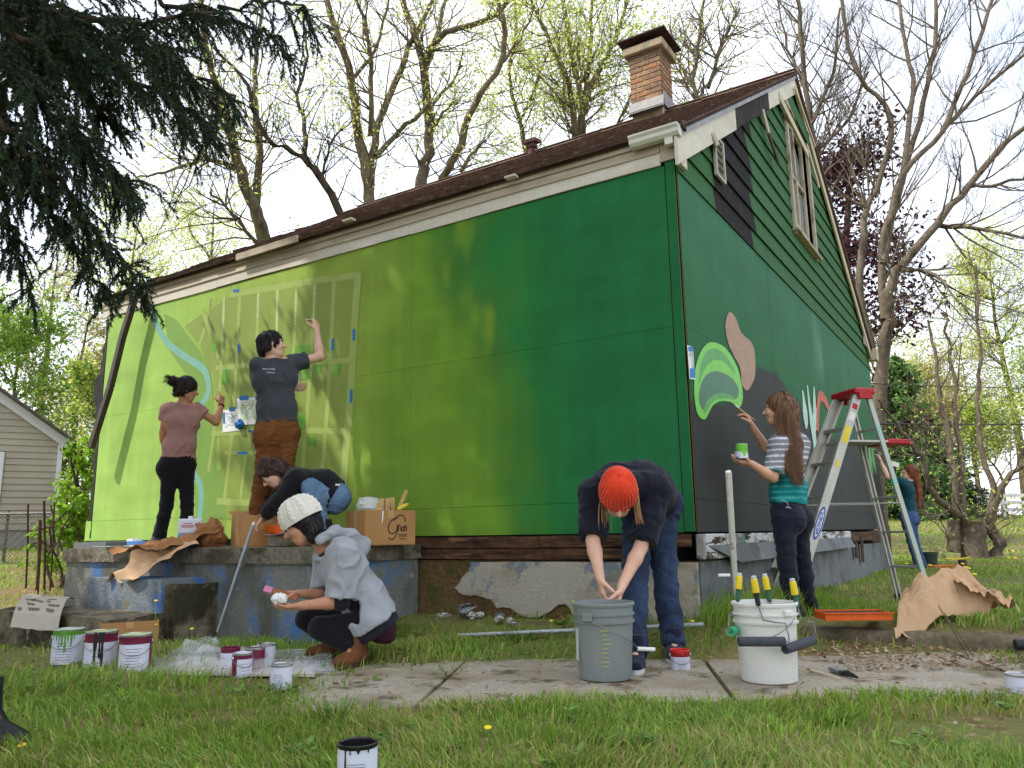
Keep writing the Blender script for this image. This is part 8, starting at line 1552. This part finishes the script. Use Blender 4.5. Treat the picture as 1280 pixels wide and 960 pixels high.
# ---------------------------------------------------------------- bending person in red beanie
def bender():
    global VOX; VOX = .0095
    D = 4.75; j = jp(D); root = thing('person', 'person in red knitted beanie bending over the grey bucket', 'person', np.array([*aty(820, 820, 4.88)[:2], .03])); s = 1.03; F_ = nrm(np.array([-.25, -1., 0]))
    J = dict(head=aty(773, 618, 4.40), face=nrm(np.array([-.05, -.5, -.9])), up=nrm(np.array([-.05, -.95, .55])), neck=aty(781, 606, 4.55), chest=aty(788, 606, 4.72), shL=aty(822, 612, 4.62), shR=aty(742, 616, 4.60), elR=aty(741, 676, 4.52), wrR=aty(750, 722, 4.43), elL=aty(801, 684, 4.50), wrL=aty(777, 733, 4.40), waist=aty(805, 612, 4.86), pelvis=aty(813, 630, 5.0), hipL=aty(826, 640, 4.99), hipR=aty(797, 640, 4.98), knL=aty(833, 740, 4.88), knR=aty(793, 742, 4.72), front=F_, girth=1.08)
    for q, x, y in (('L', 848, 826), ('R', 799, 838)): a = GP(x, y, .045); a[1] += .1; gg = max(.042, float(gz(a[0], a[1]))); a[2] = gg+.085; J['an'+q] = a; J['to'+q] = np.array([a[0]-.03, a[1]-.17, gg+.03]); J['ground'+q] = gg
    build_body(root, J, s, SK3, dict(R=(nrm(np.array([.12, -.1, -1.])), np.array([.9, .1, .1]), np.array([.2, -1., 0]), dict(curls=[.5, .45, .4, .4], thumb=1.3)), L=(nrm(np.array([-.3, -.1, -1.])), np.array([-.9, .1, 0]), np.array([-.2, -1., 0]), dict(curl=.45, thumb=1.2))))
    pants(root, J, s, mat('jeans_blue', lin(30, 40, 62), rough=.9, var=.3, scale=5, bump=.3, bscale=300, col2=lin(52, 70, 98), lo=.35, hi=.75), top=.16, hem=1.05, flare=.012, wr=.007, t=.016)
    shirt(root, J, s, cloth('sweat_navy', (22, 24, 36), .2), hem=.06, fore=0, sleeve=.93, wr=.007, t=.02, loose=.012, neckcut=.05); shoes(root, J, s, cloth('sneaker_navy', (34, 36, 56)), .07, flat('sneaker_sole', (206, 206, 206)))
    red = mat('red_knit', lin(222, 64, 28), rough=.95, var=.12, scale=30, bump=.3, bscale=200, sheen=.2); beanie(root, J['head'], J['face'], J['up'], s*1.0, red, ribs=30, low=0)
    H = J['head']; hm = hairmat('hair_blond', (150, 112, 70)); f, u, r = head_axes(J['face'], J['up']); E = lambda a, b, c: H+(r*a+f*b+u*c)*s; gl = []
    for a in (-.075, -.05, 0, .05, .075, .09): gl.append([E(a*.9, .02-abs(a)*.5, -.01), E(a*1.1, .05-abs(a)*.4, -.05)+np.array([0, 0, -.03]), E(a*1.15, .06, -.03)+np.array([0, 0, -.10])])
    gr = [E(-.085, -.02, -.02), E(-.09, .03, -.05)+np.array([.0, 0, -.03]), aty(797, 652, 4.40)]; strands(root, gl[3:], 14, .0024, hm, 5, .014); strands(root, [gr, [p+np.array([.02, 0, 0]) for p in gr]], 40, .003, hm, 6, .008, 'hair_lock'); face_parts(root, H, J['face'], J['up'], s, hm)
    mb = MB(); tee = flat('chest_print', (90, 62, 40)); 
    h = J['wrR']+np.array([.015, -.02, -.10]); t = h+np.array([.05, -.01, -.16]); rt = thing('paint_brush', 'pale wooden brush being washed in the grey bucket', 'paint brush', h); MB().tube([h, lerp(h, t, .6), t], [.008, .010, .012], 8).build('handle', flat('brush_wood', (190, 150, 100)), rt); MB().tube([t, t+nrm(t-h)*.05], [.014, .016], 8).build('bristles', flat('bristle', (120, 122, 120)), rt)
bender()
# ---------------------------------------------------------------- crouching person in white beanie
def croucher():
    global VOX; VOX = .0088
    D = 4.74; root = thing('person', 'crouching person in white cable knit beanie and grey hooded sweatshirt', 'person', np.array([*aty(430, 838, D)[:2], .0])); s = .96; F_ = np.array([-1., -.05, 0]); A = aty
    J = dict(head=A(377, 654, 4.68), hs=1.04, face=nrm(np.array([-.86, -.14, -.5])), up=nrm(np.array([-.45, .0, .9])), neck=A(407, 684, 4.74), chest=A(428, 713, 4.76), shL=A(430, 694, 4.62), shR=A(412, 697, 4.95), elL=A(426, 752, 4.60), wrL=A(377, 757, 4.55), elR=A(404, 742, 4.86), wrR=A(378, 742, 4.76), waist=A(452, 746, 4.80), pelvis=A(464, 775, 4.82), hipL=A(460, 781, 4.72), hipR=A(458, 779, 4.93), knL=A(400, 785, 4.66), knR=A(383, 774, 4.86), front=F_)
    for q, x, y, DD, dr in (('L', 446, 822, 4.68, (-.5, -1., 0)), ('R', 424, 822, 4.86, (-1, -.12, 0))): a = A(x, y, DD); gg = float(gz(a[0], a[1]))+.012; a[2] = gg+.085; J['an'+q] = a; J['to'+q] = np.array([*(a+nrm(dr)*.16)[:2], gg+.03]); J['ground'+q] = gg
    build_body(root, J, s, SK2, dict(L=(nrm(np.array([-1., -.15, -.1])), np.array([0, .25, 1.]), np.array([0, 1., .2]), dict(curls=[.18, .22, .25, .3], thumb=.8)), R=(nrm(np.array([-1., -.1, 0.])), np.array([0, -.4, -1.]), np.array([-.2, -1., .1]), dict(curl=.7, thumb=1.4))))
    pants(root, J, s, cloth('leggings_black', (24, 23, 27), .1), top=.1, hem=.99, t=.009, wr=.002); 
    hood = cloth('hoodie_grey', (150, 154, 158), .2, 200); shirt(root, J, s, cloth('undershirt_black', (30, 28, 36)), t=.010, hem=-.05, fore=.16, wr=.003, name='undershirt', neckcut=-.0)
    shirt(root, J, s, hood, t=.024, hem=-.02, sleeve=.95, wr=.011, name='hooded_sweatshirt', loose=.008, neckcut=-.01, flareH=.035, seed=2)
    up_ = nrm(J['chest']-J['pelvis'])
    # hood lying on the back, skirt hem below, dark waistband
    n = J['neck']; sd_ = SDF([n, A(470, 700, 4.75), A(400, 660, 4.7), A(400, 700, 4.95)], .12, .007); cr = [A(400, 676, 4.62), A(418, 664, 4.66), A(440, 668, 4.74), A(455, 680, 4.80), A(440, 684, 4.9), A(410, 684, 4.95)]
    for a, b in zip(cr[:-1], cr[1:]): sd_.rc(a, b, .03, .034, .03)
    sd_.rc(A(436, 676, 4.74), A(452, 690, 4.77), .05, .04, .04); sdf_obj(sd_, 'hood', hood, root, .006, 18, it=1)
    sd_ = SDF([A(440, 770, 4.7), A(490, 800, 4.9)], .14, .007); sd_.rc(A(474, 782, 4.72), A(474, 780, 4.95), .09, .09, .03); sd_.rc(A(482, 792, 4.74), A(482, 790, 4.93), .06, .06, .03); sd_.cut(A(462, 764, 4.8), up_); sd_.cut(A(476, 806, 4.8), -HZ); sdf_obj(sd_, 'skirt', mat('skirt_maroon', lin(62, 30, 46), rough=.9, var=.2, scale=6), root, .004, 20, it=1)
    sd_ = SDF([A(430, 760, 4.6), A(495, 790, 5)], .14, .007); lp = nrm(J['hipR']-J['hipL']); pe = J['pelvis']; sd_.rc(pe-lp*.08-up_*.045, pe+lp*.08-up_*.045, .142, .142, .02); sd_.cut(pe-up_*.015, up_); sd_.cut(pe-up_*.065, -up_); sdf_obj(sd_, 'waistband', cloth('waistband_navy', (36, 34, 44)), root, .003, 20, it=1)
    shoes(root, J, s, mat('boot_suede', lin(104, 66, 38), rough=.9, var=.25, scale=9, bump=.2, bscale=120), .135, flat('boot_sole', (70, 50, 34)), 'ankle_boot')
    wool = mat('white_knit', lin(216, 212, 198), rough=.95, var=.06, scale=30, bump=.35, bscale=180, sheen=.3); beanie(root, J['head'], J['face'], J['up'], s*1.06, wool, cable=True, cuff=False, infl=.027)
    hm = hairmat('hair_black', (32, 24, 24)); H = J['head']; f, u, r = head_axes(J['face'], J['up']); E = lambda a, b, c: H+(r*a+f*b+u*c)*s*1.04
    hair_shell(root, H, J['face'], J['up'], s*1.04, hm, extra=[(E(.07, -.03, -.02), E(.06, -.02, -.11), .028, .03, .02), (E(-.07, -.03, -.02), E(-.06, -.02, -.11), .028, .03, .02), (E(-.06, -.05, -.08), E(.06, -.05, -.08), .035, .035, .02)], fc=(0, .1, -.055, .11, .095, .1), low=-.13, infl=.008); face_parts(root, H, J['face'], J['up'], s*1.04, hm)
    h = J['wrR']+np.array([-.08, -.03, -.01]); a, b = A(333, 736, 4.70), A(372, 748, 4.70); d = nrm(b-a); y = nrm(np.array([0, -1, .4])-d*(np.array([0, -1, .4])@d)); R = R_from(d, y, np.cross(d, y)); rt = thing('scraper', 'brown wooden stick with pink tip held by the crouching person', 'stick', a); L_ = np.linalg.norm(b-a); MB().bbox((a+b)/2+d*.02, (L_-.04, .012, .035), R).build('stick_body', flat('stick_brown', (150, 96, 54), .6), rt); MB().bbox(a+d*.012, (.05, .013, .036), R).build('stick_tip', flat('stick_pink', (206, 128, 158), .5), rt)
    crumple(J['wrL']+np.array([-.12, -.02, .045]), .042, 'white_rag', 'crumpled white rag in the open hand of the crouching person', 'rag', flat('rag_white', (232, 232, 228), .9), 5, .7)
croucher()
# ---------------------------------------------------------------- three people on the porch
def porch_man():
    global VOX; VOX = .0108
    D = 6.62; j = jp(D); root = thing('person', 'person in grey t-shirt and brown trousers reaching up to the map', 'person', np.array([*aty(334, 680, D)[:2], PZ])); s = 1.04; F_ = nrm(HG+(-HA)*.5)
    J = dict(girth=.9, head=j(339, 432), face=nrm(np.array([.9, .35, .22])), up=nrm(np.array([-.15, .05, 1.])), neck=j(341, 453, .0), chest=j(344, 474), shL=j(324, 458, -.06), shR=j(366, 455, .1), elR=j(400, 446, .2), wrR=j(396, 414, .28), elL=j(326, 492, .16), wrL=j(362, 484, .28), pelvis=j(347, 538), hipL=j(337, 545, -.03), hipR=j(359, 545, .04), knL=j(327, 612, .02), knR=j(352, 612, .06), front=F_)
    for q, x in (('L', 317), ('R', 341)): a = j(x, 670, .05); a[2] = PZ+.085; J['an'+q] = a; J['to'+q] = np.array([*(a+F_*.17)[:2], PZ+.03]); J['ground'+q] = PZ
    build_body(root, J, s, SK3, dict(R=(nrm(np.array([-.15, .1, 1.])), np.array([-.9, .5, 0]), np.array([-.3, -1., .2]), dict(curl=.8, thumb=1.3)), L=(nrm(np.array([1., .1, 0])), np.array([0, 1., .2]), np.array([0, 0, 1.]), dict(curl=.6))))
    pants(root, J, s, mat('trousers_brown', lin(112, 68, 32), rough=.9, var=.18, scale=7, bump=.25, bscale=220), hem=.97, wr=.007, bulge=1, t=.016); o = shirt(root, J, s, cloth('tee_charcoal', (64, 68, 74), .15), hem=.14, sleeve=.52, wr=.006, loose=.008); shoes(root, J, s, cloth('shoe_brown', (70, 48, 36)), .05)
    hm = hairmat('hair_black', (32, 24, 24)); hair_shell(root, J['head'], J['face'], J['up'], s, hm, fc=(0, .12, -.06, .1, .1, .105), low=-.06, infl=.008, wr=.01); face_parts(root, J['head'], J['face'], J['up'], s, hm)
    f, u, r = head_axes(J['face'], J['up']); E = lambda a, b, c: J['head']+(r*a+f*b+u*c)*s; sd_ = SDF([J['head']], .16, .005); sd_.rc(E(-.024, .062, -.096), E(.024, .062, -.096), .018, .018, .01); sd_.rc(E(-.018, .086, -.046), E(.018, .086, -.046), .0065, .0065, .005); sdf_obj(sd_, 'beard', hm, root, .002, 60, it=1)
    # small two-line print on the back of the shirt
    mb = MB(); rnd = random.Random(2); c = j(336, 461, -.155)
    for row in range(2):
        for k in range(6): p = c+np.array([-.045+k*.017, .004*k, -.03*row]); mb.box(p, (.009+rnd.random()*.005, .003, .013), rz(.1))
    mb.build('shirt_print', flat('shirt_print', (170, 176, 182)), root)
    cp = j(371, 473, .3); rt = thing('paper_cup', 'white cup held by the person in the grey t-shirt', 'cup', cp-HZ*.05); mb = MB(); mb.lathe([(.03, -.055), (.04, .055), (.042, .058), (.037, .055), (.001, .03)], cp, rz(0), 18, cap=(True, False)); mb.build('cup_body', flat('cup_white', (222, 220, 214), .5), rt)
    h = J['wrR']+np.array([-.01, .02, .09]); t = aty(385, 400, 6.92); rt = thing('paint_brush', 'thin brush raised by the person in the grey t-shirt', 'paint brush', h); MB().tube([h+(h-t)*.3, lerp(h, t, .7), t], [.004, .005, .006], 6).build('handle', flat('dark_handle', (70, 50, 40)), rt); MB().tube([t, t+nrm(t-h)*.025], [.006, .002], 6).build('bristles', C_white, rt)
porch_man()
def porch_woman():
    D = 7.45; j = jp(D); root = thing('person', 'person in dusty pink t-shirt and black trousers painting by the river', 'person', np.array([*aty(215, 678, D)[:2], PZ])); s = .965; F_ = nrm(HG-HA*.5)
    J = dict(girth=.92, head=j(233, 487), face=nrm(np.array([.85, .5, -.12])), up=nrm(np.array([.02, 0, 1.])), neck=j(228, 508), chest=j(228, 526), shL=j(209, 513, -.06), shR=j(245, 511, .08), elR=j(270, 528, .16), wrR=j(277, 506, .26), elL=j(204, 541, .0), wrL=j(207, 566, .1), pelvis=j(222, 580), hipL=j(213, 586, -.02), hipR=j(232, 586, .05), knL=j(208, 632, .02), knR=j(234, 632, .08), front=F_)
    for q, x in (('L', 199), ('R', 233)): a = j(x, 671, .02); a[2] = PZ+.085; J['an'+q] = a; J['to'+q] = np.array([*(a+F_*.15)[:2], PZ+.03]); J['ground'+q] = PZ
    build_body(root, J, s, SK2, dict(R=(nrm(np.array([-.05, .1, 1.])), np.array([-.9, .5, 0]), np.array([-.3, -1., .2]), dict(curl=.8, thumb=1.3)), L=(nrm(np.array([.25, .3, -1.])), np.array([1., .2, .2]), np.array([.3, 1., 0]), dict(curl=.35))))
    pants(root, J, s, cloth('trousers_black', (28, 27, 32), .15), hem=1.02, flare=.022, wr=.004, bulge=1, t=.006, top=.1); shirt(root, J, s, cloth('tee_pink', (166, 126, 120), .15), hem=.13, sleeve=.45, wr=.006, loose=.002, t=.010); shoes(root, J, s, cloth('shoe_grey', (80, 80, 86)), .04)
    hm = hairmat('hair_darkbrown', (44, 30, 28)); H = J['head']; f, u, r = head_axes(J['face'], J['up']); E = lambda a, b, c: H+(r*a+f*b+u*c)*s; bun = E(0, -.135, .055)
    hair_shell(root, H, J['face'], J['up'], s, hm, fc=(0, .118, -.05, .088, .088, .1), low=-.075, infl=.012, extra=[(bun, bun+u*.01, .045, .04, .02), (E(0, -.09, .04), bun, .03, .03, .02)]); strands(root, [[bun+u*.02, bun-f*.05+u*.03, bun-f*.08-u*.01], [bun, bun-f*.06+u*.05, bun-f*.09+u*.03], [bun-u*.02, bun-f*.06-u*.01, bun-f*.07-u*.04]], 40, .003, hm, 8, .012); face_parts(root, H, J['face'], J['up'], s, hm)
    w = lerp(J['wrR'], J['elR'], .1); x, y, d = frame(J['wrR']-J['elR'])
    for k in range(2): mb = MB(); mb.tube([w+d*.014*k+(x*math.cos(t)+y*math.sin(t))*.03 for t in np.linspace(0, 2*math.pi, 15)], .0035, 5); mb.build('bracelet', flat('bracelet_dark', (50, 34, 30)), root)
    h = J['wrR']+np.array([-.01, .02, .085]); t = aty(273, 489, 7.80); rt = thing('paint_brush', 'thin brush in the hand of the person in pink', 'paint brush', h); MB().tube([h+(h-t)*.4, t], [.004, .005], 6).build('handle', flat('dark_handle', (70, 50, 40)), rt); MB().tube([t, t+nrm(t-h)*.03], [.005, .002], 6).build('bristles', C_river, rt)
porch_woman()
def porch_croucher():
    D = 6.35; j = jp(D); A = aty; root = thing('person', 'person in black top and jeans crouching over a box on the porch', 'person', np.array([*aty(395, 680, D)[:2], PZ])); s = 1.
    J = dict(head=j(341, 591), face=nrm(np.array([-.62, -.25, -.75])), up=nrm(np.array([-.75, .0, .55])), neck=j(362, 595, .02), chest=j(384, 607, .04), shL=j(370, 600, -.14), shR=j(368, 598, .2), elL=j(348, 626, -.16), wrL=j(330, 645, -.05), elR=j(347, 622, .22), wrR=j(328, 644, .16), waist=j(405, 606, .05), pelvis=j(420, 622, .06), hipL=j(417, 627, -.04), hipR=j(418, 626, .16), knL=j(388, 610, -.16), knR=j(361, 628, .2), front=np.array([-1., 0, 0]))
    for q, x, dd in (('L', 406, -.12), ('R', 390, .2)): a = j(x, 670, dd); a[2] = PZ+.085; J['an'+q] = a; J['to'+q] = np.array([a[0]-.16, a[1]-.03, PZ+.03]); J['ground'+q] = PZ
    build_body(root, J, s, SK3, dict(L=(nrm(np.array([-.6, -.1, -1.])), np.array([.8, 0, -.4]), np.array([0, 1., 0]), dict(curl=.4)), R=(nrm(np.array([-.6, -.1, -1.])), np.array([.8, 0, -.4]), np.array([0, -1., 0]), dict(curl=.4))))
    pants(root, J, s, mat('jeans_light', lin(96, 124, 152), rough=.9, var=.2, scale=5, bump=.3, bscale=280), hem=.9, wr=.006, t=.016); shirt(root, J, s, cloth('fleece_black', (26, 25, 29), .25), hem=.0, fore=.92, wr=.006, t=.02, loose=.006, flareH=.01); shoes(root, J, s, cloth('boot_dark', (36, 32, 34)), .12)
    hm = hairmat('hair_brown', (74, 52, 42)); H = J['head']; f, u, r = head_axes(J['face'], J['up']); E = lambda a, b, c: H+(r*a+f*b+u*c)*s
    hair_shell(root, H, J['face'], J['up'], s, hm, fc=(0, .122, -.055, .088, .09, .1), low=-.09, infl=.016, wr=.008, extra=[(E(-.03, -.07, -.02), E(-.04, -.06, -.1), .05, .04, .03)]); strands(root, [[E(-.03, .06, .115), E(-.08, .02, .06), E(-.09, -.02, -.07)], [E(0, -.02, .13), E(-.07, -.07, .05), E(-.07, -.08, -.09)], [E(.03, .05, .115), E(-.05, -.02, .12), E(-.085, -.07, -.03)]], 60, .003, hm, 9, .01); face_parts(root, H, J['face'], J['up'], s, hm, True)
    MB().bbox(j(422, 606, -.13), (.035, .006, .014), rz(.3)).build('fleece_tag', C_white, root)
porch_croucher()
def far_painter():
    global VOX; VOX = .014
    D = 12.4; j = jp(D); p0 = aty(1147, 706, D); g = float(gz(p0[0], p0[1])); root = thing('person', 'person in teal shirt and jeans painting the far end of the gable', 'person', np.array([p0[0], p0[1], g])); s = .99; F_ = nrm(np.array([-.95, .2, 0]))
    J = dict(head=j(1137, 591), face=nrm(np.array([-.9, .25, .4])), up=nrm(np.array([.35, 0, 1.])), neck=j(1138, 603), chest=j(1134, 613), shL=j(1128, 604, -.15), shR=j(1133, 602, .18), elL=j(1109, 596, -.1), wrL=j(1101, 577, .0), elR=j(1118, 604, .3), wrR=j(1114, 590, .2), pelvis=j(1136, 645), hipL=j(1133, 649, -.08), hipR=j(1138, 649, .09), knL=j(1140, 678, -.08), knR=j(1143, 678, .1), front=F_)
    for q, dd, x in (('L', -.1, 1147), ('R', .12, 1152)): a = j(x, 703, dd); gg = float(gz(a[0], a[1])); a[2] = gg+.085; J['an'+q] = a; J['to'+q] = np.array([*(a+F_*.15)[:2], gg+.03]); J['ground'+q] = gg
    build_body(root, J, s, SK3, dict(L=(nrm(np.array([-.1, .1, 1.])), np.array([-.9, .5, 0]), np.array([-.3, -1., .2]), dict(curl=.8)), R=(nrm(np.array([-.4, 0, 1.])), np.array([-1., 0, 0]), np.array([0, -1., 0]), dict(curl=.6))))
    pants(root, J, s, mat('jeans_mid', lin(58, 84, 124), rough=.9, var=.2, scale=5, bump=.3, bscale=280), hem=.98, flare=.014, wr=.006, bulge=1); shirt(root, J, s, cloth('tee_teal', (22, 66, 76), .15), hem=.16, sleeve=.6, wr=.005); shoes(root, J, s, cloth('shoe_grey', (80, 80, 86)), .04)
    hm = hairmat('hair_red', (128, 70, 40)); H = J['head']; f, u, r = head_axes(J['face'], J['up']); E = lambda a, b, c: H+(r*a+f*b+u*c)*s; tail = [E(0, -.1, .0), j(1147, 600, -.05), j(1149, 616, -.08), j(1149, 634, -.1)]; hair_shell(root, H, J['face'], J['up'], s, hm, low=-.08, infl=.018, extra=[(tail[0], tail[1], .05, .045, .02), (tail[1], tail[2], .045, .04, .02), (tail[2], tail[3], .04, .02, .02)]); face_parts(root, H, J['face'], J['up'], s, hm)
    c = j(1115, 581, .12); rt = thing('paint_tub', 'dark tub and white card held up by the far painter', 'tub', c-HZ*.06); mb = MB(); mb.lathe([(.05, -.09), (.06, .03), (.055, .03), (.001, .0)], c+np.array([0, 0, -.06]), rz(0), 14); mb.build('tub_body', BLK, rt); MB().bbox(c+HZ*.01+np.array([0, -.06, 0]), (.17, .01, .075), rotm((0, 1, 0), .3)).build('white_card', C_white, rt)
    h = J['wrL']+HZ*.08; MB_ = thing('paint_brush', 'brush held against the wall by the far painter', 'paint brush', h); MB().tube([h-HZ*.05, h+np.array([-.05, .05, .1])], [.006, .008], 6).build('handle', flat('dark_handle', (70, 50, 40)), MB_); MB().tube([h+np.array([-.05, .05, .1]), h+np.array([-.07, .07, .15])], [.012, .01], 6).build('bristles', P_green, MB_)
far_painter()
